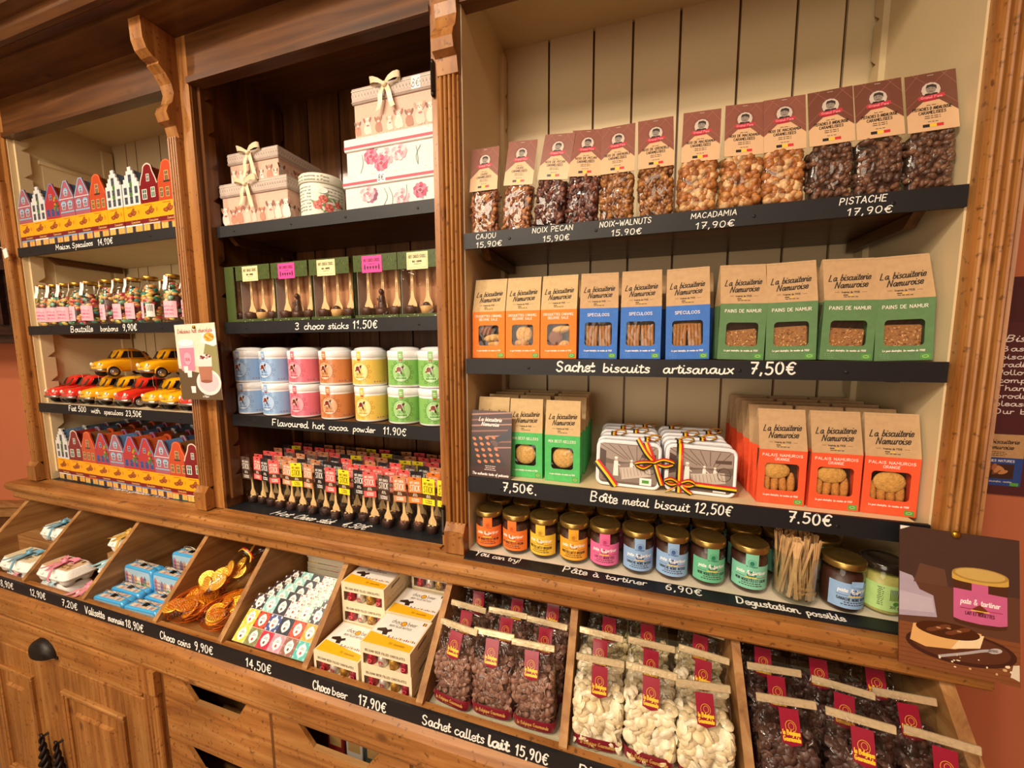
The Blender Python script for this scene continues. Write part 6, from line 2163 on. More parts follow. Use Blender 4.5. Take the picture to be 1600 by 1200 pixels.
def make_beerbox():
    """cream crate-shaped carton with a window showing four little wrapped bottles"""
    W, H, D = .156, .066, .120
    cr = '#e6d6b4'
    mb = MB()
    x0, x1, z0, z1 = -W / 2 + .008, W / 2 - .008, .006, .036
    y = -D / 2
    for (a0, a1, b0, b1) in ((-W / 2, W / 2, 0, z0), (-W / 2, x0, z0, z1), (x1, W / 2, z0, z1), (-W / 2, W / 2, z1, H)):
        mb.quad((a0, y, b0), (a1, y, b0), (a1, y, b1), (a0, y, b1), cr, 'card')
    mb.quad((-W / 2, -y, 0), (-W / 2, -y, H), (W / 2, -y, H), (W / 2, -y, 0), cr, 'card')
    mb.quad((-W / 2, y, 0), (-W / 2, y, H), (-W / 2, -y, H), (-W / 2, -y, 0), cr, 'card')
    mb.quad((W / 2, y, 0), (W / 2, -y, 0), (W / 2, -y, H), (W / 2, y, H), cr, 'card')
    mb.quad((-W / 2, y, H), (W / 2, y, H), (W / 2, -y, H), (-W / 2, -y, H), cr, 'card')
    mb.quad((-W / 2, y, 0.0003), (W / 2, y, 0.0003), (W / 2, -y, 0.0003), (-W / 2, -y, 0.0003), cr, 'card')
    mb.box(-W / 2 + .002, W / 2 - .002, y + .030, y + .031, .001, H - .002, '#7a6448', 'card')
    a = Art(mb, PM((0, y, 0), (1, 0, 0), (0, 0, 1), (0, -1, 0)), 'card')
    a.text('BELGIAN BEER FILLED CHOCOLATES', 0, .044, .0062, '#4a3f33', .0011, .126, 0, align='c')
    # crate hand-hold on the side
    a = Art(mb, PM((W / 2, 0, 0), (0, 1, 0), (0, 0, 1), (1, 0, 0)), 'card')
    a.poly([(-.024, .046), (.024, .050), (.026, .056), (-.020, .054)], '#7a6a54')
    a.line([(-D / 2, .034), (D / 2, .034)], .0009, '#b8a684')
    a.text('chocobeer', 0, .014, .015, '#a8946e', .0012, .095, 0, align='c')
    # printed top
    a = Art(mb, PM((0, 0, H), (1, 0, 0), (0, 1, 0), (0, 0, 1)), 'coated')
    w, d = W / 2 - .004, D / 2 - .004
    a.rect(-w, -d, w, d, '#f2efe8')
    a.poly([(-w, -d), (w, -d), (w, -d * .62), (w * .3, -d * .52), (-w * .3, -d * .40), (-w, -d * .30)], '#efb71c')
    a.text('choc', -.038, d * .50, .014, '#5c4a40', .0016, .030, 0)
    a.ell(.002, d * .56, .0075, .0075, '#e8a81c')
    a.ring(.002, d * .56, .0085, .0085, .0018, '#5c3424', 16)
    a.text('beer', .014, d * .50, .014, '#5c4a40', .0016, .030, 0)
    a.text('BEER FILLED BOTTLES', 0, d * .24, .0062, '#4a3f38', .0011, .072, .05, align='c')
    a.rect(-.02, d * .42, .02, d * .44, '#a89a88')
    # brown bottle-like blob
    a.poly([(-w * .85, -d * .05), (-w * .55, d * .10), (-w * .42, -d * .02), (-w * .28, d * .08), (-w * .20, -d * .06), (-w * .34, -d * .16), (-w * .30, -d * .34), (-w * .5, -d * .36), (-w * .56, -d * .18), (-w * .82, -d * .18)], '#33241c')
    # skyline
    rnd = random.Random(2)
    for k in range(14):
        u = -w * .2 + k * w * .085
        h = rnd.uniform(.002, .008)
        a.rect(u, -d * .46, u + w * .05, -d * .46 + h, rnd.choice(['#5c6c8c', '#8c7c6c', '#a85c48', '#e8c048']))
    a.text('50 chocolats', w * .35, -d * .82, .0065, '#b07c10', .0012, .05, .1, align='c')
    for i, c in enumerate(('#2c2828', '#e8c23c', '#c83038')):
        a.rect(w * .78 + i * .0035, d * .70, w * .78 + (i + 1) * .0035, d * .90, c)
    kit = [K('carton', mb)]
    m_ = MB(); m_.quad((x0, y + .0006, z0), (x1, y + .0006, z0), (x1, y + .0006, z1), (x0, y + .0006, z1), '#ffffff', 'film'); kit.append(K('clear_window', m_))
    cs = [('#b8283c', '#e04858'), ('#e8e4dc', '#3c3430'), ('#c89a3c', '#8c5c20'), ('#a82440', '#d84058'), ('#5a6a4c', '#c8b878')]
    for k in range(4):
        m_ = MB()
        x = x0 + (x1 - x0) * (k + .5) / 4
        c1, c2 = cs[(k * 1) % 5]
        m_.lathe([(0, .001), (.0125, .001), (.0135, .004), (.0135, .020), (.0125, .030), (.007, .036), (.006, .044)], 16, c1, 'foil', (x, y + .016))
        a = Art(m_, CM(.0138, x, y + .016), 'card', .0002)
        a.ell(0, .014, .007, .006, c2 if k != 1 else '#b83038')
        a.rect(-.006, .0125, .006, .0155, '#f0e8dc')
        kit.append(K('chocolate_bottle', m_, 'foil-wrapped mini bottle'))
    return kit


CAL = {'milk': (['#7c5747', '#8b6453', '#956f5d', '#6e4c3f'], .0085, 250), 'white': (['#e4d4ae', '#ecdfbe', '#dccaa0', '#efe4c8'], .0150, 110), 'whitesmall': (['#e4d4a4', '#ecdcb0', '#dcc890'], .0085, 240), 'dark': (['#4a322c', '#553a33', '#3e2a25', '#5e443b'], .0090, 240)}


def make_callets(kind, var=0):
    pal, r, n = CAL[kind]
    rnd = random.Random(kind + str(var))
    W, D, HF, H = .108, .066, .128, .200
    kit = []
    mb = MB()
    core = tuple(c * .7 for c in lin(pal[0]))
    mb.rings([superring(W / 2 - .012, D / 2 - .012, .003, 16, 4), superring(W / 2 - .010, D / 2 - .010, .06, 16, 4), superring(W / 2 - .012, D / 2 - .014, .115, 16, 3.5), superring(.02, .01, HF, 16, 3)], core, 'choc', True, True, True)
    for k in range(n):
        z = rnd.uniform(.006, HF)
        f = 1 - max(0, (z - .095)) * 9
        hx, hy = W / 2 - .0075, (D / 2 - .0075) * max(.45, f)
        s_ = rnd.random()
        if s_ < .60:
            p, nrm = (rnd.uniform(-hx, hx), -hy + rnd.uniform(-.0015, .003), z), (0, -1, .15)
        elif s_ < .78:
            p, nrm = (hx, rnd.uniform(-hy, hy), z), (1, 0, .15)
        elif s_ < .88:
            p, nrm = (-hx, rnd.uniform(-hy, hy), z), (-1, 0, .15)
        else:
            p, nrm = (rnd.uniform(-hx, hx), rnd.uniform(-hy, hy) * .8, HF - .004), (0, 0, 1)
        v = Vector(nrm) + Vector((rnd.gauss(0, .42), rnd.gauss(0, .42), rnd.gauss(0, .42)))
        q = v.to_track_quat('Z', 'Y').to_matrix().to_4x4()
        rr = r * rnd.uniform(.85, 1.12)
        mb.t = Matrix.Translation(p) @ q
        mb.lathe([(rr, 0), (rr * .94, rr * .22), (rr * .55, rr * .38), (0, rr * .42)], 11, rnd.choice(pal), 'choc', cap0=True)
        mb.t = None
    kit.append(K('chocolate_callets', mb, {'milk': 'milk', 'white': 'large white', 'whitesmall': 'small white', 'dark': 'dark'}[kind] + ' chocolate drops', 'stuff'))
    mb = MB()
    rs = []
    for z, w, d in ((0, W / 2 - .006, D / 2 - .006), (.006, W / 2 - .001, D / 2 - .001), (.05, W / 2 + .001, D / 2 + .001), (.095, W / 2, D / 2 - .001), (.125, W / 2 - .001, D / 2 * .72), (.155, W / 2 - .001, D / 2 * .42), (.180, W / 2 - .002, .005), (H - .004, W / 2 - .002, .0022)):
        rs.append([(x + rnd.uniform(-.0015, .0015), y + rnd.uniform(-.002, .002), zz) for x, y, zz in superring(w, d, z, 30, 4.5)])
    mb.rings(rs, '#ffffff', 'film_crinkle', True, True, False)
    kit.append(K('clear_bag', mb))
    mb = MB()      # maroon printed band round the foot
    e = .0014
    mb.rings([superring(W / 2 + e - .001, D / 2 + e - .001, .001, 30, 4.5), superring(W / 2 + e, D / 2 + e, .008, 30, 4.5), superring(W / 2 + e + .001, D / 2 + e + .001, .030, 30, 4.5)], '#7c1c2c', 'coated', True)
    a = Art(mb, PM((0, -D / 2 - e - .0012, 0), (1, 0, 0), (0, 0, 1), (0, -1, 0)), 'coated', .0006)
    a.text('le Belgique Gourmande', 0, .013, .0095, '#c89850', .0013, .078, .15, align='c')
    fakelines(a, 0, .0065, .03, 1, .004, '#a87840', 3, .0016)
    kit.append(K('foot_band', mb, 'maroon printed foot of the bag'))
    mb = MB()
    mb.t = Matrix.Translation((0, 0, H - .012)) @ Matrix.Rotation(radians(-16), 4, 'X')
    mb.bevbox(-W / 2 - .001, W / 2 + .001, -.0040, .0015, 0, .0150, .0012, '#e2cfa6', 'goldpaper')
    mb.t = None
    kit.append(K('top_clip', mb, 'gold foil clip strip'))
    mb = MB()      # red pennant label hanging from the clip over the front
    pl = smooth_pts([(-.0068, H - .012), (-.0115, H - .024), (-.0180, .158), (-.0235, .144), (-.0275, .131)], 4)
    hw = .0178
    vs = []
    for (y, z) in pl[:-1]:
        vs += [(-hw, y - .002, z), (hw, y - .002, z)]
    n_ = len(pl) - 1
    fs = [(2 * i, 2 * i + 1, 2 * i + 3, 2 * i + 2) for i in range(n_ - 1)]
    vs.append((0, pl[-1][0] - .002, pl[-1][1] - .004))
    fs.append((2 * n_ - 2, 2 * n_ - 1, 2 * n_))
    mb.add(vs, fs, '#8e1530', 'coated', False)
    up = Vector((0, -.0115 + .0275, .176 - .131)).normalized()
    mp = PM((0, -.0196 - .0036, .1510), (1, 0, 0), up, Vector((0, -up.z, up.y)))
    a = Art(mb, mp, 'coated', .0012)
    a.ring(0, .010, .0095, .0105, .0009, '#e0a83c', 18)
    a.ring(0.001, .011, .0050, .0060, .0008, '#e0a83c', 12)
    a.text('le Belgique', 0, -.004, .0080, '#f2c234', .0016, .031, 0, align='c')
    a.text('Gourmande', 0, -.0145, .0080, '#f2c234', .0016, .031, 0, align='c')
    kit.append(K('red_label', mb, 'red pennant label with yellow lettering'))
    return kit
# ------------------------------------------------------------------ left bay
rn = random.Random(11)
Z1L, Z2L, Z3L = 2.430, 2.092, 1.746


def ktag(k, f):
    return (k, f)


kinds = ['pink', 'white', 'red', 'pink', 'pink', 'orange', 'white', 'white', 'maroon', 'orange']
look = {'pink': 'pink gabled house tin with blue roof', 'white': 'white step-gabled house tin with blue roof', 'red': 'red ivy-clad house tin', 'orange': 'orange house tin with brown roof', 'maroon': 'dark red house tin with red roof'}
short = {'pink': 'pink', 'white': 'white', 'red': 'red', 'orange': 'orange', 'maroon': 'dark red'}
xs = [-2.503 + .0989 * q for q in range(10)]
for i, (k, x) in enumerate(zip(kinds, xs)):
    if i == 0:
        w = 'by the left post, top row'
    elif i == 9:
        w = 'beside the reeded pilaster, top row'
    else:
        w = 'between %s and %s ones, top row' % (short[kinds[i - 1]], short[kinds[i + 1]])
        if kinds[i - 1] == kinds[i + 1]:
            w = 'between two %s ones, top row' % short[kinds[i - 1]]
    place('house_' + k, lambda k=k: make_house(k), 'house_tin', look[k] + ' ' + w, 'biscuit tin', (x, .040, Z1L), rn.uniform(-.03, .03), 'house tins on the top shelf')
kinds = ['white', 'maroon', 'orange', 'red', 'pink', 'red', 'red', 'pink', 'orange', 'maroon']
xs = [-2.498, -2.396, -2.295, -2.195, -2.095, -1.996, -1.896, -1.796, -1.704, -1.613]
for i, (k, x) in enumerate(zip(kinds, xs)):
    if i == 0:
        w = 'by the left post, bottom row'
    elif i == 9:
        w = 'half hidden by the pilaster, bottom row'
    else:
        w = 'between %s and %s ones, bottom row' % (short[kinds[i - 1]], short[kinds[i + 1]])
    place('house_' + k, lambda k=k: make_house(k), 'house_tin', look[k] + ' ' + w, 'biscuit tin', (x, .058 - .004 * i * .5, ZL), rn.uniform(-.03, .03), 'house tins on the bottom deck')
    for r in (1, 2, 3):
        k2 = kinds[i] if rn.random() < .6 else rn.choice(['pink', 'red', 'orange', 'white'])
        place('house_' + k2, lambda k2=k2: make_house(k2), 'house_tin', 'house-shaped tin in the rows behind the front one, bottom deck', 'biscuit tin', (x, .058 - .002 * i + r * .080, ZL), rn.uniform(-.02, .02), 'house tins in the rows behind, bottom deck')
# bottles of candy
bx = [(-2.520, .042), (-2.446, .044), (-2.366, .042), (-2.285, .044), (-2.200, .042), (-2.270, .118), (-2.076, .042), (-1.996, .044), (-1.916, .042), (-1.822, .044), (-1.846, .120), (-1.690, .042), (-1.596, .044)]
bl = ['at the end by the left post', 'showing its white tag flat, second from the left post', 'third from the left post', 'fourth from the left post', 'with a yellow banana candy on top, fifth from the left post', 'standing behind the fifth and sixth front ones', 'of teal and peach candies, sixth front one from the left post',
      'filled to the shoulder with teal candies, seventh from the left post', 'with peach candies at the top, fourth from the reeded pilaster', 'showing its open side and barcode, before the gap in the row', 'in the back behind the gap in the row', 'of dark red and green candies just after the gap', 'partly hidden by the reeded pilaster']
for i, ((x, y), l) in enumerate(zip(bx, bl)):
    place('bottle%d' % (i if i == 9 else i % 5), lambda i=i: make_bottle(i if i == 9 else i % 5), 'candy_bottle', 'pink-labelled bottle of candies ' + l, 'candy bottle', (x, y, Z2L), .25 if i in (0, 1, 2, 4, 11) else rn.uniform(-.35, .05) if i != 9 else -.75, 'candy bottles on the second shelf')
# toy cars
RED, YEL = '#d42a1e', '#f0ac12'
cars = [(-2.494, RED, 'red toy car nearest the left post', 0), (-2.378, RED, 'red toy car second from the left post', 0), (-2.246, YEL, 'yellow toy car beneath the nose of the upper one', 0), (-2.128, YEL, 'yellow toy car squeezed next to the middle red one', 0), (-2.008, RED, 'red toy car in the middle with its chrome wheel in full view', 0), (-1.838, YEL, 'yellow toy car below the right upper one', 0), (-1.732, YEL, 'yellow toy car next to the last red one', 0), (-1.622, RED, 'red toy car partly behind the hot chocolate poster', 0),
        (-2.190, YEL, 'yellow toy car on top of the row, wheel lifted over the red ones', 1), (-1.890, YEL, 'yellow toy car on top of the row beside the poster', 1), (-2.062, YEL, 'yellow toy car at the back of the upper layer', 2)]
for x, c, l, up in cars:
    place('car' + c, lambda c=c: make_car(c), 'toy_car', l, 'toy car', (x, (.106, .128, .245)[up], Z3L + (.1225 if up else 0)), rn.uniform(-.06, .02), 'toy cars on the third shelf', None, (1.07, 1.07, 1.07))

# ------------------------------------------------------------------ middle bay
Z1M, Z2M, Z3M = 2.428, 2.088, 1.743
place('gb1', lambda: make_giftbox('puppy', .312, .150, .22, False, 1), 'gift_box', 'pink puppy-printed gift box with cream bow, bottom of the left pile', 'gift box', (-1.277, .170, Z1M), 0, 'gift boxes on the top shelf')
place('gb2', lambda: make_giftbox('puppy', .238, .118, .20, False, 2), 'gift_box', 'smaller puppy-printed gift box with cream bow, on top of the left pile', 'gift box', (-1.306, .192, Z1M + .150), 0, 'gift boxes on the top shelf')
place('rt', make_roundtin, 'round_tin', 'round cream tin printed with script and roses between the box piles', 'tin', (-1.040, .132, Z1M), .35)
place('gb3', lambda: make_giftbox('rose', .336, .106, .25, True, 3, False), 'gift_box', 'white rose-printed box with 8€ sticker, bottom of the right pile', 'gift box', (-.720, .178, Z1M), 0, 'gift boxes on the top shelf')
place('gb4', lambda: make_giftbox('rose', .322, .108, .25, False, 8, False), 'gift_box', 'white rose-printed box without a sticker, middle of the right pile', 'gift box', (-.716, .178, Z1M + .106), 0, 'gift boxes on the top shelf')
place('gb5', lambda: make_giftbox('puppy', .292, .148, .22, True, 4), 'gift_box', 'puppy-printed gift box with bow and 8€ sticker, top of the right pile', 'gift box', (-.700, .170, Z1M + .214), 0, 'gift boxes on the top shelf')
for x, k, l in ((-1.298, 'cream', 'green choco stick box with cream label, first in the row'), (-1.131, 'pink', 'green choco stick box with pink label between two cream-labelled ones at the left'), (-.962, 'cream', 'green choco stick box with cream label in the middle of the row'), (-.782, 'pink', 'green choco stick box with pink label and a chocolate figure, near the right end'), (-.617, 'cream', 'green choco stick box with cream label, last in the row by the pilaster')):
    place('sb' + k, lambda k=k: make_stickbox(k), 'choco_stick_box', l, 'gift box', (x, .084, Z2M), rn.uniform(-.02, .02), 'choco stick boxes on the second shelf')
place('sbcream', None, 'choco_stick_box', 'green choco stick box turned edge-on by the left side panel', 'gift box', (-1.405, .136, Z2M), pi / 2, 'choco stick boxes on the second shelf')
cx = [-1.392, -1.266, -1.130, -.992, -.850, -.714, -.598]
ck = ['blue', 'blue', 'pink', 'orange', 'yellow', 'green', 'green']
nm = ['first blue', 'second blue', 'pink', 'orange', 'yellow', 'first green', 'last green']
for i, (x, k) in enumerate(zip(cx, ck)):
    for lv in (0, 1):
        place('co' + k, lambda k=k: make_cocoa(k), 'cocoa_tin', '%s cocoa tin with white lid, %s of its stack' % (nm[i], ('bottom', 'top')[lv]), 'cocoa tin', (x + rn.uniform(-.003, .003) + (.006 if lv == 0 and i < 2 else 0), .102, Z3M + .1205 * lv), (.04, .02, .0, -.05, .02, .32, .15)[i] + (.22 if (lv == 0 and i in (3, 6)) else 0) + rn.uniform(-.04, .04), 'cocoa tins on the third shelf')
    for lv in (0, 1):
        if i < 6:
            place('co' + k, None, 'cocoa_tin', 'cocoa tin standing in the dark second row behind the coloured stacks', 'cocoa tin', (x + .06, .225, Z3M + .1205 * lv), rn.uniform(-.3, .3), 'cocoa tins in the dark second row')
sk = ['brown', 'red', 'black', 'red', 'tan', 'yellow', 'tan', 'black', 'red', 'yellow', 'black', 'red', 'brown', 'tan', 'orange', 'yellow', 'yellow']
sp = [(-1.409, .094), (-1.360, .095), (-1.309, .090), (-1.258, .085), (-1.205, .083), (-1.150, .084), (-1.098, .079), (-1.043, .084), (-.988, .071), (-.935, .075), (-.880, .084), (-.827, .075), (-.769, .068), (-.706, .071), (-.655, .078), (-.603, .073), (-.551, .074)]
for i, (k, (x, y)) in enumerate(zip(sk, sp)):
    a = sk[i - 1] + ' and ' if i else 'the side panel and '
    b_ = sk[i + 1] + ' ones' if i < 16 else 'the pilaster'
    place('ck' + k, lambda k=k: make_choco_stick(k), 'choco_stick', '%s-carded choco stick in the front row between %s%s' % (k, a, b_), 'choco stick', (x, y - .012, ZL), rn.uniform(-.12, .12), 'choco sticks in the front row', (rn.uniform(-.03, .02), rn.uniform(-.05, .05), rn.uniform(-.15, .1)))
for r in range(1, 6):
    for i in range(16):
        k = rn.choice(['brown', 'red', 'black', 'red', 'tan', 'yellow', 'tan', 'black', 'orange' if i > 11 else 'red'])
        place('ck' + k, lambda k=k: make_choco_stick(k), 'choco_stick', 'choco stick in the crowded rows behind the front one, bottom deck', 'choco stick', (-1.400 + i * .0550 + rn.uniform(-.003, .003) + (r % 2) * .012, .072 + r * .047, ZL + .001), 0, 'choco sticks in the rows behind', (rn.uniform(-.02, .02), rn.uniform(-.03, .03), rn.uniform(-.1, .1)))

# ------------------------------------------------------------------ cream bay
Z1R, Z2R, Z3R = 2.306, 1.961, 1.614
nk = [('cashew', 'first cashew bag by the pilaster'), ('cashew', 'cashew bag leaning next to the first one'), ('pecan', 'pecan bag leaning to the right with a dull card'), ('pecan', 'taller-standing pecan bag before the walnut ones'), ('walnut', 'walnut bag with a glare on its card, next to the pecans'), ('walnut', 'walnut bag next to the macadamia ones'), ('macadamia', 'macadamia bag next to the walnut ones'), ('macadamia', 'macadamia bag between two macadamia bags'), ('macadamia', 'macadamia bag next to the pistachio ones'), ('pistachio', 'pistachio bag next to the macadamia ones'), ('pistachio', 'pistachio bag between two pistachio bags'), ('pistachio', 'last pistachio bag by the right post')]
nx_ = [(-.398, 0, .01), (-.306, 4, 0), (-.217, 7, -.05), (-.130, 4, .05), (-.040, 0, 0), (.052, -1, .04), (.143, 2, 0), (.233, 2, .05), (.318, 0, .02), (.407, -1, .0), (.492, -1.5, .02), (.577, -1, 0)]
for i, ((k, l), (x, tl, yw)) in enumerate(zip(nk, nx_)):
    v = i % 2
    zz = Z1R + abs(sin(radians(tl))) * .043
    place('nb%s%d' % (k, v), lambda k=k, v=v: make_nutbag(k, v), 'nut_bag', l + ', with a portrait card', 'nut bag', (x, .046, zz), 0, 'caramelised nut bags on the top shelf', (radians(-2), radians(tl), yw))
bk = ['orange'] * 3 + ['blue'] * 3 + ['green'] * 4
bxx = [-.389, -.288, -.186, -.081, .027, .139, .254, .359, .463, .567]
blb = ['orange biscuit bag by the pilaster with a dark biscuit in its window', 'orange biscuit bag with one big pale biscuit in its window', 'orange biscuit bag beside the blue ones', 'blue biscuit bag beside the orange ones', 'blue biscuit bag in the middle of the three blue ones', 'blue biscuit bag beside the green ones, biscuits lying across', 'green biscuit bag beside the blue ones', 'green biscuit bag second from the blue ones', 'green biscuit bag second from the right post', 'green biscuit bag by the right post']
for i, (k, x) in enumerate(zip(bk, bxx)):
    v = [0, 1, 2, 0, 1, 2, 0, 1, 2, 3][i]
    place('bb%s%d' % (k, v), lambda k=k, v=v: make_biscuitbag(k, v), 'biscuit_bag', blb[i] + ', middle shelf', 'biscuit bag', (x, .060, Z2R), (0, .02, .0, .03, -.02, -.03, .03, -.04, .02, -.03)[i], 'biscuit bags on the middle shelf', (radians(-1.5), (0, 0, 0, .01, 0, -.02, .02, -.02, .02, -.03)[i], (0, .02, .0, .03, -.02, -.03, .03, -.04, .02, -.03)[i]))
for i in range(9):
    k = bk[i]
    place('bp' + k, lambda k=k: make_biscuitbag(k, 0, False), 'biscuit_bag', 'kraft-topped biscuit bag in the shaded second row of the middle shelf', 'biscuit bag', (bxx[i] + .022, .150, Z2R), rn.uniform(-.06, .06), 'biscuit bags in the second row of the middle shelf')
# lower shelf: mint bags, brochure, tins, coral bags
place('bbmint0', lambda: make_biscuitbag('mint', 0), 'biscuit_bag', 'mint green biscuit bag hidden behind the dark brochure', 'biscuit bag', (-.386, .078, Z3R), 0, 'biscuit bags at the left end of the lower shelf')
place('bbmint1', lambda: make_biscuitbag('mint', 1), 'biscuit_bag', 'mint green biscuit bag half covered by the dark brochure', 'biscuit bag', (-.281, .066, Z3R), .03, 'biscuit bags at the left end of the lower shelf')
place('bbmint2', lambda: make_biscuitbag('mint', 2), 'biscuit_bag', 'mint green biscuit bag in full view beside the metal boxes', 'biscuit bag', (-.172, .060, Z3R), 0, 'biscuit bags at the left end of the lower shelf')
for r in (1, 2, 3):
    for x in (-.378, -.275, -.166):
        place('bpmint', lambda: make_biscuitbag('mint', 0, False), 'biscuit_bag', 'mint green biscuit bag in the rows behind the brochure', 'biscuit bag', (x, .078 + r * .066, Z3R), rn.uniform(-.04, .04), 'mint biscuit bags in the rows behind')
for i, (x, l) in enumerate(((.357, 'coral orange biscuit bag beside the metal boxes'), (.463, 'coral orange biscuit bag with folded kraft flap, in the middle of three'), (.567, 'coral orange biscuit bag by the right post'))):
    place('bbcoral%d' % i, lambda i=i: make_biscuitbag('coral', i), 'biscuit_bag', l + ', lower shelf', 'biscuit bag', (x, .060, Z3R), (.0, .02, -.03)[i], 'coral biscuit bags on the lower shelf')
    for r in (1, 2, 3, 4):
        place('bpcoral', lambda: make_biscuitbag('coral', 0, False), 'biscuit_bag', 'coral orange biscuit bag in the rows behind the front three', 'biscuit bag', (x - .003, .060 + r * .0655, Z3R), rn.uniform(-.05, .05), 'coral biscuit bags in the rows behind')
place('mbf0', lambda: make_metalbox(True, 0), 'metal_box', 'white metal biscuit box with a sepia photo and diagonal tricolour ribbon', 'biscuit tin', (.004, .052, Z3R), 0, 'metal biscuit boxes on the lower shelf', (radians(-4), radians(1), 0))
place('mbf1', lambda: make_metalbox(True, 1), 'metal_box', 'white metal biscuit box with a sepia photo and crossed tricolour ribbon', 'biscuit tin', (.180, .052, Z3R), 0, 'metal biscuit boxes on the lower shelf', (radians(-4), radians(1.5), 0))
for r in range(1, 6):
    for c, x in ((0, .006), (1, .181)):
        place('mbb%d' % ((r + c) % 4), lambda r=r, c=c: make_metalbox(False, (r + c) % 4), 'metal_box', 'white metal biscuit box standing behind the front ones, only its edge showing', 'biscuit tin', (x + rn.uniform(-.003, .003), .052 + r * .0445, Z3R), 0, 'metal biscuit boxes in the rows behind', (radians(-4), 0, 0))
# jars of spread
jk = ['orange', 'orange', 'yellow', 'amber', 'pink', 'blue', 'blue', 'green', 'teal']
jx = [-.398, -.311, -.226, -.138, -.052, .036, .123, .209, .304]
jl = ['orange-labelled spread jar by the pilaster', 'orange-labelled spread jar beside the yellow one', 'yellow-labelled spread jar beside the orange ones', 'amber-labelled spread jar beside the pink one', 'pink-labelled spread jar on the ledge deck', 'blue-labelled spread jar beside the pink one', 'blue-labelled spread jar beside the green one', 'green-labelled spread jar beside the blue one', 'green-labelled spread jar beside the glass of wooden sticks']
for k, x, l in zip(jk, jx, jl):
    place('jar' + k, lambda k=k: make_jar(k), 'spread_jar', l + ', front row', 'jar', (x, .047, ZL), rn.uniform(-.1, .25), 'spread jars in the front row')
for r in (1, 2):
    for i in range(11):
        k = (['orange', 'orange', 'yellow', 'amber', 'pink', 'pink', 'blue', 'blue', 'teal', 'teal', 'teal'])[i]
        place('jar' + k, lambda k=k: make_jar(k), 'spread_jar', 'spread jar with dark gold lid in the rows behind the front one', 'jar', (-.394 + i * .0885, .047 + r * .090, ZL), rn.uniform(-.2, .3), 'spread jars in the rows behind')
place('jarblueo', lambda: make_jar('blue', True), 'spread_jar', 'blue-labelled tasting jar with peeling seal beside the glass of sticks', 'jar', (.493, .032, ZL), .25, 'spread jars in the front row')
place('jarlime', lambda: make_jar('lime'), 'spread_jar', 'lime green jar with black lid and barcode, beside the tartine poster', 'jar', (.5765, .047, ZL), .0)


def make_glass():
    mb = MB()
    mb.lathe([(0, .001), (.040, .001), (.044, .004), (.045, .012), (.050, .118), (.0508, .1195), (.0495, .1195), (.0485, .117), (.0435, .014), (0, .010)], 40, '#ffffff', 'glass')
    a = Art(mb, CM(.0478), 'sticks', .0006)
    a.ring(-.010, .072, .016, .016, .0008, '#b08a50', 20)
    a.text('la Belgique', 0, .045, .008, '#b08a50', .0009, .05, .2, align='c')
    a.text('Gourmande', .008, .033, .008, '#b08a50', .0009, .05, .2, align='c')
    return [K('glass_beaker', mb)]


GX, GY = .400, .034
place('glass', make_glass, 'glass_beaker', 'clear glass beaker full of wooden tasting sticks on the ledge', 'glass', (GX, GY, ZL))
st = MB()
spts = [(-.0030, 0), (.0030, 0), (.0034, .004), (.0028, .012), (.0026, .126), (.0034, .138), (.0030, .143), (-.0030, .143), (-.0034, .138), (-.0026, .126), (-.0028, .012), (-.0034, .004)]
st.extrude(spts, 'xz', -.0008, .0008, '#d4ac78', 'sticks')
stm = st.mesh('wooden_stick')
for k in range(84):
    t = rn.uniform(0, 2 * pi)
    ring_ = k < 46
    rb_ = .0385 if ring_ else rn.uniform(.004, .034)
    th = t + (rn.uniform(.25, .80) if k % 4 else -rn.uniform(.1, .4))
    rt_ = .0440 if ring_ else rn.uniform(.01, .040)
    z0 = .012
    p0 = Vector((rb_ * cos(t), rb_ * sin(t), z0))
    p1 = Vector((rt_ * cos(th), rt_ * sin(th), z0 + .14))
    d = (p1 - p0).normalized()
    q = d.to_track_quat('Z', 'Y')
    o = bpy.data.objects.new('wooden_stick', stm)
    COL.objects.link(o)
    face = Matrix.Rotation(rn.uniform(-.5, .5) + t - pi / 2 - 0, 4, 'Z')
    zx = Vector((-sin(t), cos(t), 0))
    xx = (zx - d * zx.dot(d)).normalized()
    yy = d.cross(xx)
    o.matrix_world = Matrix(((xx.x, yy.x, d.x, GX + p0.x), (xx.y, yy.y, d.y, GY + p0.y), (xx.z, yy.z, d.z, ZL + p0.z + rn.uniform(-.001, .004)), (0, 0, 0, 1)))
    o['label'] = 'thin wooden tasting stick standing in the glass beaker'
    o['category'] = 'stick'
    o['group'] = 'wooden tasting sticks in the beaker'

# ------------------------------------------------------------------ bins
def egg(key, args, label, loc, rz=0, grp='ribboned egg cartons in the bins'):
    place(key, lambda: make_eggbox(*args), 'egg_carton', label, 'egg carton', loc, rz, grp)


BLU, PNK, GLD = '#6fa4bc', '#e08ba0', '#d8ac50'
FL = .973
egg('e0', (.215, .108, .060, PNK, 1), 'white egg carton under the big blue-ribboned one, first bin', (-2.400, -.146, FL + .030))
egg('e1', (.222, .112, .064, BLU, 2), 'big white egg carton with blue ribbon, front of the first bin', (-2.402, -.150, 1.060))
egg('e2', (.172, .104, .064, BLU, 3), 'white egg carton with blue ribbon at the back of the first bin', (-2.384, -.045, 1.150))
egg('e3', (.190, .098, .062, '#a8d0e4', 4, 'brown'), 'white egg carton with pale blue ribbon under the pink-ribboned one', (-2.160, -.152, FL + .032))
egg('e4', (.200, .104, .064, PNK, 5, 'brown'), 'white six-egg carton with pink ribbon on its lid', (-2.152, -.150, 1.066))
egg('e5', (.116, .070, .072, '#9cd0dc', 6), 'small white carton with pale turquoise ribbon, second bin', (-1.962, -.090, 1.067))
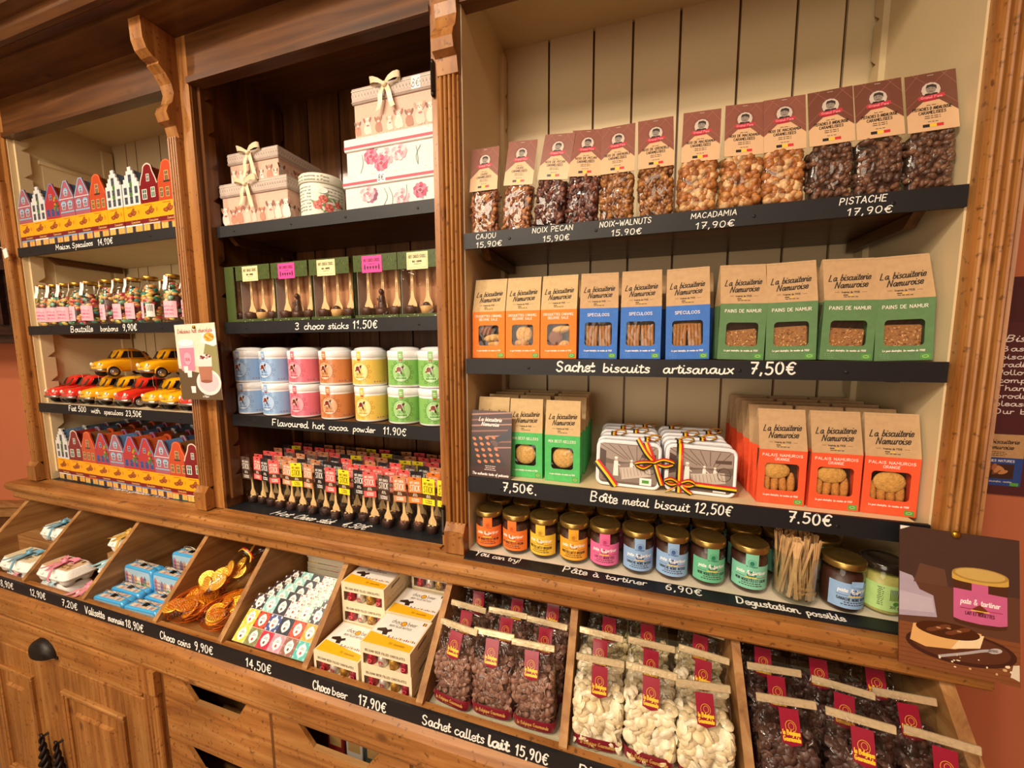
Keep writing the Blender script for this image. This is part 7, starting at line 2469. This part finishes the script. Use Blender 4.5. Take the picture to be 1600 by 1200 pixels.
egg('e6', (.110, .066, .070, PNK, 7), 'small white carton with pink ribbon, front of the second bin', (-1.962, -.172, 1.0))
egg('e7', (.142, .092, .062, GLD, 8), 'white egg carton with gold ribbon at the back of the second bin', (-1.984, -.026, 1.150))
b = MB(); b.box(-2.02, -1.905, -.209, -.132, FL, .999, '#ffffff', 'bin_X'); part('bin_step', b, cnt)
for (x, y, z, l) in ((-1.795, -.180, FL, 'blue suitcase tin in the front pair, next to the egg cartons'), (-1.620, -.180, FL, 'blue suitcase tin in the front pair, next to the coin bags'), (-1.793, -.132, FL + .002, 'low blue suitcase tin just before the tall-standing one'), (-1.606, -.132, FL + .002, 'low blue suitcase tin second from the front, next to the coin bags'),
                     (-1.794, -.086, 1.037, 'blue suitcase tin showing its canal street picture, beside the egg cartons'), (-1.628, -.086, 1.037, 'blue suitcase tin showing its canal street picture, beside the coin bags'), (-1.640, -.010, 1.075, 'blue suitcase tin at the very back, raised behind the others')):
    place('suit', make_suitcase, 'suitcase_tin', l, 'tin', (x, y, z), rn.uniform(-.03, .05), 'blue suitcase tins')
b = MB(); b.box(-1.76, -1.53, -.05, .04, 1.037, 1.0745, '#ffffff', 'bin_X'); part('bin_step', b, cnt)
place('cn0', lambda: make_coinnet(1, 11), 'coin_net', 'orange net of gold chocolate coins in the front left of its bin', 'coin bag', (-1.432, -.118, BZ), 0, 'bags of chocolate coins', (radians(-6), 0, .12))
place('cn1', lambda: make_coinnet(2, 11), 'coin_net', 'orange net of gold chocolate coins in the front by the patterned boxes', 'coin bag', (-1.280, -.112, BZ), 0, 'bags of chocolate coins', (radians(-6), 0, -.10))
place('cn2', lambda: make_coinnet(3, 8, True), 'coin_bag', 'clear bag of gold coins tied with a tricolour ribbon', 'coin bag', (-1.368, -.030, BZ + .078), 0, 'bags of chocolate coins', (radians(22), 0, -.35))
place('cn3', lambda: make_coinnet(4, 11), 'coin_net', 'orange net of gold chocolate coins at the back of its bin', 'coin bag', (-1.282, .095, BZ + .055), 0, 'bags of chocolate coins', (radians(20), 0, -.2))
for k, l in enumerate(('frontmost leaning box of patterned chocolates, all three rows in view', 'leaning box of patterned chocolates just behind the frontmost one', 'leaning box of patterned chocolates in the middle of the staircase', 'leaning box of patterned chocolates fourth from the front', 'rearmost leaning box of patterned chocolates before the flat pile')):
    place('as', make_assortment, 'chocolate_box', l, 'chocolate box', (-1.036 + .003 * (k % 2), -.1965 + k * .0348, BZ + .008), 0, 'leaning boxes of patterned chocolates', (radians(-48), 0, 0))
for k in range(7):
    place('as', None, 'chocolate_box', 'patterned chocolate box on top of the flat pile behind the leaning ones' if k == 6 else 'patterned chocolate box in the flat pile behind the leaning ones, only its edge showing', 'chocolate box', (-1.036, .100 + .002 * (k % 3), BZ + .0105 + k * .0205), 0, 'flat pile of patterned chocolates', (radians(-90), 0, rn.uniform(-.02, .02)))
bb = [(-.608, -.145, 2, 'right front stack'), (-.772, -.146, 1, 'left front'), (-.775, -.022, 3, 'left rear stack'), (-.614, -.022, 2, 'right middle stack'), (-.600, .104, 3, 'right rear stack'), (-.774, .102, 3, 'left back-wall stack')]
for x, y, n, l in bb:
    for k in range(n):
        lab = 'beer chocolate box, %s of the %s in its bin' % (('bottom', 'top')[k == n - 1] if n > 1 else 'only one', l) if n != 3 or k != 1 else 'beer chocolate box, middle of the %s in its bin' % l
        if n == 1:
            lab = 'beer chocolate box standing alone at the front left of its bin'
        place('beer', make_beerbox, 'beer_chocolate_box', lab, 'chocolate box', (x, y, BZ + .0665 * k), rn.uniform(-.03, .03), 'beer chocolate boxes')
rows = [(-.162, 'front'), (-.078, 'middle'), (.012, 'back')]
for kind, xs3, wh, d0 in (('milk', (-.421, -.308, -.197), 'milk', -.495), ('white', (-.046, .068, .181), 'white', -.122), ('dark', (.336, .456, .574), 'dark', .262)):
    for r, (y, rn_) in enumerate(rows):
        for c, x in enumerate(xs3):
            kk = 'whitesmall' if kind == 'white' and r == 2 else kind
            v = (r + c) % 2
            pos = ('next to the beer chocolates', 'in the middle', 'next to the white drops') if kind == 'milk' else ('next to the milk drops', 'in the middle', 'next to the dark drops') if kind == 'white' else ('next to the white drops', 'in the middle', 'next to the end board')
            place('cl%s%d' % (kk, v), lambda kk=kk, v=v: make_callets(kk, v), 'chocolate_bag', 'clear bag of %s chocolate drops, %s row %s' % (wh, rn_, pos[c]), 'chocolate bag',
                  (x + rn.uniform(-.004, .004) + (.006 if r == 2 else 0) * (1 if kind != 'dark' else -1), y + rn.uniform(-.003, .003), BZ + .007), 0, 'bags of chocolate drops', (radians(rn.uniform(-3, 0)), radians(rn.uniform(-3, 4)), rn.uniform(-.10, .10)))
# packets inside the drawers
for x, c, l in ((-.845, '#8c2020', 'dark red packet in the cut-out drawer'), (-.775, '#d8d4cc', 'white packet in the cut-out drawer'), (-.705, '#2c4a4c', 'dark teal packet in the cut-out drawer')):
    m_ = MB(); m_.bevbox(-.030, .030, -.05, .05, 0, .17, .002, c, 'coated')
    a = Art(m_, PM((0, -.05, 0), (1, 0, 0), (0, 0, 1), (0, -1, 0)), 'coated'); a.rect(-.022, .10, .022, .15, '#c8a060'); a.rect(-.022, .07, .022, .08, '#e8e0d0')
    single('snack_packet', m_, l, 'packet', (x, -.10, .656))

# ------------------------------------------------------------------ posters, brochure, sign
def jar_art(a, u, v, s, col, lid=GOLD, paste='#4a2a1c'):
    a.poly([(u - .5 * s, v), (u + .5 * s, v), (u + .52 * s, v + .08 * s), (u + .52 * s, v + 1.05 * s), (u - .52 * s, v + 1.05 * s), (u - .52 * s, v + .08 * s)], paste)
    a.ell(u, v + .02 * s, .5 * s, .10 * s, paste, n=20)
    a.poly([(u - .52 * s, v + .10 * s)] + [(u + .52 * s * sin(t), v + .10 * s - .08 * s * cos(t)) for t in [-1.4, -.8, 0, .8, 1.4]] + [(u + .52 * s, v + .10 * s), (u + .52 * s, v + .78 * s), (u - .52 * s, v + .82 * s)], col)
    a.rect(u - .16 * s, v + .74 * s, u + .16 * s, v + 1.08 * s, col)
    a.rect(u - .55 * s, v + 1.06 * s, u + .55 * s, v + 1.22 * s, lid)
    a.ell(u, v + 1.06 * s, .55 * s, .07 * s, lid, n=22)
    a.ell(u, v + 1.22 * s, .55 * s, .17 * s, '#a88440', n=24)
    a.ell(u, v + 1.23 * s, .49 * s, .14 * s, '#c4a45c', n=24)


def poster_board(t, W, H, col, th=.002):
    mb = MB()
    mb.box(-W / 2, W / 2, 0, th, 0, H, col, 'coated')
    return mb, Art(mb, PM((0, 0, 0), (1, 0, 0), (0, 0, 1), (0, -1, 0)), 'coated')


t = thing('tartine_poster', 'poster of a chocolate-spread tartine and pink jar pinned to the right post', 'poster', (.636, -.088, 1.349), rot=(radians(-11), radians(2.0), 0))
W, H = .186, .274
mb, a = poster_board(t, W, H, '#5a3a2a')
a.rect(-W / 2, H * .60, W / 2, H, '#43302a')
a.rect(-W / 2, 0, W / 2, H * .30, '#7c4a2c')
for k in range(9):
    a.line([(-W / 2, H * (.02 + k * .032)), (W / 2, H * (.028 + k * .034))], .0012, '#6a3c22'); a.h += 1e-5
a.up()
a.poly([(-W / 2, H * .34), (-.032, H * .37), (-.038, H * .52), (-.060, H * .55), (-.072, H * .64), (-W / 2, H * .66)], '#a89cae')
a.poly([(-W / 2, H * .38), (-.036, H * .40), (-.040, H * .50), (-W / 2, H * .52)], '#b8aebc')
a.poly([(-.070, H * .60), (-.015, H * .60), (-.020, H * .72), (-.060, H * .74)], '#5e4032')
jar_art(a, .034, H * .37, .078, '#c4608e')
a.text('pate & tartiner', .034, H * .505, .010, '#f6ecec', .0014, .060, .1, align='c')
a.poly([(.022, H * .475), (.034, H * .51), (.046, H * .475), (.034, H * .44)], '#6e3220')
a.rect(.004, H * .470, .022, H * .475, '#8c2848'); a.rect(.046, H * .472, .068, H * .477, '#a83050'); a.rect(.020, H * .462, .048, H * .468, '#e8c84c')
a.text('LAIT ET NOISETTES', .034, H * .43, .006, '#5c2038', .0012, .044, 0, align='c')
a.ell(.003, H * .185, .085, H * .115, '#3c2019', n=36)
a.ell(.003, H * .19, .076, H * .095, '#55301f', n=36)
a.poly([(-.075, H * .18), (-.070, H * .30), (-.02, H * .33), (.036, H * .31), (.034, H * .24), (-.004, H * .17), (-.05, H * .15)], '#d8a868')
a.poly([(-.010, H * .17), (.034, H * .21), (.040, H * .30), (.01, H * .29)], '#e8d0a4')
a.ell(-.016, H * .29, .050, H * .055, '#43220f', n=28)
for k in range(6):
    a.ell(-.040 + k * .010, H * (.28 + .018 * (k % 3)), .010, .004, '#6c3c22', n=10, rot=.3)
for k in range(3):
    a.ell(-.030 + k * .016, H * (.300 + .008 * (k % 2)), .004, .0016, '#b08868', n=8)
a.line(smooth_pts([(-.030, H * .10), (.010, H * .155), (.040, H * .20), (.060, H * .215)], 4), .005, '#a8a0a0')
a.ell(.056, H * .212, .011, .005, '#b8b0b0', rot=.3)
rr_ = random.Random(4)
for k in range(16):
    a.ell(rr_.uniform(-.03, .08), H * rr_.uniform(.04, .14), rr_.uniform(.001, .004), rr_.uniform(.001, .003), rr_.choice(['#e8d8b8', '#d0b890', '#c8a878']), n=7)
a.poly([(.078, H * .06), (W / 2 - .002, H * .04), (W / 2 - .002, H * .15), (.082, H * .14)], '#d8ccb4')
a.poly([(-W / 2, H - .008), (-W / 2, H), (-W / 2 + .016, H)], '#e8e4dc')
part('poster_sheet', mb, t)
mb = MB(); mb.t = Matrix.Translation((-.004, -.001, H - .004)) @ Matrix.Rotation(pi / 2, 4, 'X'); mb.lathe([(.0075, 0), (.007, .004), (.003, .0055), (0, .006)], 16, '#b08a30', 'metal'); part('brass_tack', mb, t)

t = thing('hot_chocolate_poster', 'small hot chocolate poster tacked over the reeded pilaster', 'poster', (-1.452, -.048, 1.811), rot=(0, radians(-1.5), 0))
W, H = .200, .268
mb, a = poster_board(t, W, H, '#cfc0a2')
a.rect(-W / 2, H * .45, W / 2, H, '#dcd3be')
a.poly([(-W / 2, 0), (W / 2, 0), (W / 2, H * .30), (-W / 2, H * .42)], '#5c4a34')
a.poly([(W * .0, H * .25), (W / 2, H * .20), (W / 2, H * .9), (W * .3, H * .9)], '#8f8a5c')
a.ell(W * .22, H * .23, W * .30, H * .17, '#e0d8d4', n=30)
a.ell(W * .22, H * .235, W * .24, H * .13, '#c8bcc4', n=30)
a.poly([(W * .12, H * .76), (W * .42, H * .70), (W * .5, H * .72), (W * .5, H * .93), (W * .20, H * .90)], '#f2ece4')
a.ell(W * .33, H * .82, W * .13, H * .06, '#d89a3c', n=14)
for k in range(8):
    a.ell(W * (.24 + .025 * k), H * (.80 + .02 * (k % 3)), W * .03, H * .016, ('#e8b860', '#b87828')[k % 2], n=9)
a.poly([(-W * .42, H * .40), (-W * .08, H * .40), (-W * .06, H * .70), (-W * .44, H * .70)], '#d8829c')
a.ell(-W * .25, H * .40, W * .17, H * .03, '#d8829c', n=20)
a.ell(-W * .25, H * .55, W * .10, H * .09, '#e8a0b4', n=18)
a.ring(-W * .25, H * .55, W * .10, H * .09, .0012, '#a84868', 18)
a.text('CACAO', -W * .25, H * .52, .010, '#7c2c48', .0014, .026, 0, align='c')
a.rect(-W * .44, H * .69, -W * .06, H * .75, '#c8ccd4'); a.ell(-W * .25, H * .76, W * .19, H * .045, '#e4e6ea', n=24)
a.poly([(W * .03, H * .24), (W * .31, H * .24), (W * .35, H * .55), (-W * .01, H * .55)], '#a8705c')
a.ell(W * .17, H * .245, W * .14, H * .022, '#8c5644', n=18)
a.poly([(0, H * .44), (W * .34, H * .44), (W * .35, H * .56), (-W * .01, H * .56)], '#e8d4cc')
a.ell(W * .17, H * .56, W * .18, H * .04, '#f0dcd8', n=20)
for k in range(14):
    a.ell(W * (.05 + .26 * rr_.random()), H * (.545 + .045 * rr_.random()), W * .03, H * .012, rr_.choice(['#7c3c40', '#5c2c2c', '#c88890']), n=7)
for u, v in ((-.36, .36), (-.28, .30), (-.22, .09)):
    a.poly([(W * u, H * v), (W * (u + .10), H * v), (W * (u + .11), H * (v + .09)), (W * (u - .01), H * (v + .09))], '#e4dcd8')
a.text('Delicious hot chocolate', 0, H * .885, .014, '#a04030', .0016, W * .86, .1, align='c')
a.ring(W * .12, H * .08, .006, .007, .001, '#e8e0d8', 12); a.text('la Belgique', W * .12, H * .035, .006, '#e8e0d8', .001, .03, 0, align='c')
part('poster_sheet', mb, t)
mb = MB(); mb.t = Matrix.Translation((.002, -.001, H - .012)) @ Matrix.Rotation(pi / 2, 4, 'X'); mb.lathe([(.006, 0), (.0055, .004), (.0025, .0052), (0, .0056)], 14, '#a8802c', 'metal'); part('brass_tack', mb, t)

t = thing('bakery_brochure', 'dark brown brochure with trays of biscuits standing before the mint bags', 'brochure', (-.378, .004, Z3R + .0005), rot=(radians(-4), radians(.5), 0))
W, H = .124, .196
mb, a = poster_board(t, W, H, '#3c1c18')
for k in range(7):
    y = H * (.98 - k * .085)
    a.poly([(-W / 2, y - H * .06), (W / 2, y), (W / 2, y + H * .018 if y + H * .018 < H else H), (-W / 2, y - H * .035)], '#8a5a4c' if k % 2 else '#a87868')
    a.h += 1e-5
a.poly([(-W / 2, H * .15), (-W / 2, H * .62), (-W * .15, H * .66), (W * .40, H * .20), (W * .1, H * .12)], '#2a1614')
for i in range(5):
    for j in range(4):
        a.ell(-W * .42 + j * W * .16 + i * W * .035, H * .57 - i * H * .085 + j * H * .012, W * .055, H * .022, '#c8784c', rot=-.5, n=9)
a.poly([(W * .02, H * .50), (W / 2, H * .62), (W / 2, H * .80), (W * .35, H * .68), (W * .15, H * .62)], '#1c1e30')
a.ell(W * .10, H * .52, W * .09, H * .04, '#5c4038', rot=-.6)
a.poly([(-W / 2, 0), (W / 2, 0), (W / 2, H * .20), (-W / 2, H * .14)], '#3c1c18')
a.text('La biscuiterie', -.004, H * .845, .011, '#f4efe8', .0016, .070, .35, align='c')
a.text('Namuroise', -.004, H * .775, .011, '#f4efe8', .0016, .054, .35, align='c')
fakelines(a, 0, H * .17, .045, 3, .0055, '#d8c8c0', 3, .002)
a.text('The authentic taste of patisserie', 0, H * .035, .0075, '#f4efe8', .0012, .112, .15, align='c')
part('brochure_sheet', mb, t)

t = thing('biscuit_story_sign', 'dark maroon wall sign with white text about the biscuits', 'sign', (1.24, .386, 1.575))
W, H = .64, .60
mb = MB()
mb.box(-W / 2, W / 2, 0, .005, 0, H, '#451c20', 'card')
a = Art(mb, PM((0, 0, 0), (1, 0, 0), (0, 0, 1), (0, -1, 0)), 'card')
a.rect(-W / 2, 0, W / 2, H * .80, '#4e2226')
a.text('Biscuits de Namur', -.262, .428, .017, '#efe4dc', .0024, .24, .35)
for k, l in enumerate(('Based on authentic recipes, our', 'biscuits are made by hand with', 'tradition, care and passion, always', 'following strict rules without any', 'compromise on taste or quality.', 'Thanks to our small batches, each', 'production run is baked for the', 'pleasure of all who love biscuits.', 'Our biscuits are baked in Belgium.')):
    a.text(l, -.268, .402 - k * .0215, .0135, '#efe4dc', .0021, .40, 0)
part('sign_board', mb, t)
mb = MB()
mb.box(-.300, -.194, -.0012, -.0002, .026, .172, '#bd9464', 'kraft')
a = Art(mb, PM((0, -.0012, 0), (1, 0, 0), (0, 0, 1), (0, -1, 0)), 'card')
a.rect(-.300, .026, -.194, .106, '#24468c')
a.text('La biscuiterie', -.2475, .146, .0115, '#33281f', .0018, .080, .35, align='c')
a.text('Namuroise', -.2475, .130, .0115, '#33281f', .0018, .060, .35, align='c')
fakelines(a, -.2475, .121, .04, 3, .005, '#4a3a2a', 4, .0018)
a.text('CROQUES NATURES', -.2475, .094, .0060, '#efe8dc', .0010, .074, 0, align='c')
a.rect(-.283, .046, -.211, .088, '#3c2418')
for k in range(12):
    a.ell(-.247 + rr_.uniform(-.026, .026), .067 + rr_.uniform(-.014, .014), .011, .005, rr_.choice(['#a8683c', '#7c4428', '#c08450', '#5c3420']), rot=rr_.uniform(0, 3))
a.text('Le gout dautrefois, recettes', -.2475, .036, .0042, '#dcd4c8', .0007, .07, .15, align='c')
a.rect(-.216, .027, -.198, .036, '#58a040')
part('bag_picture', mb, t, 'picture of a kraft and blue biscuit bag')
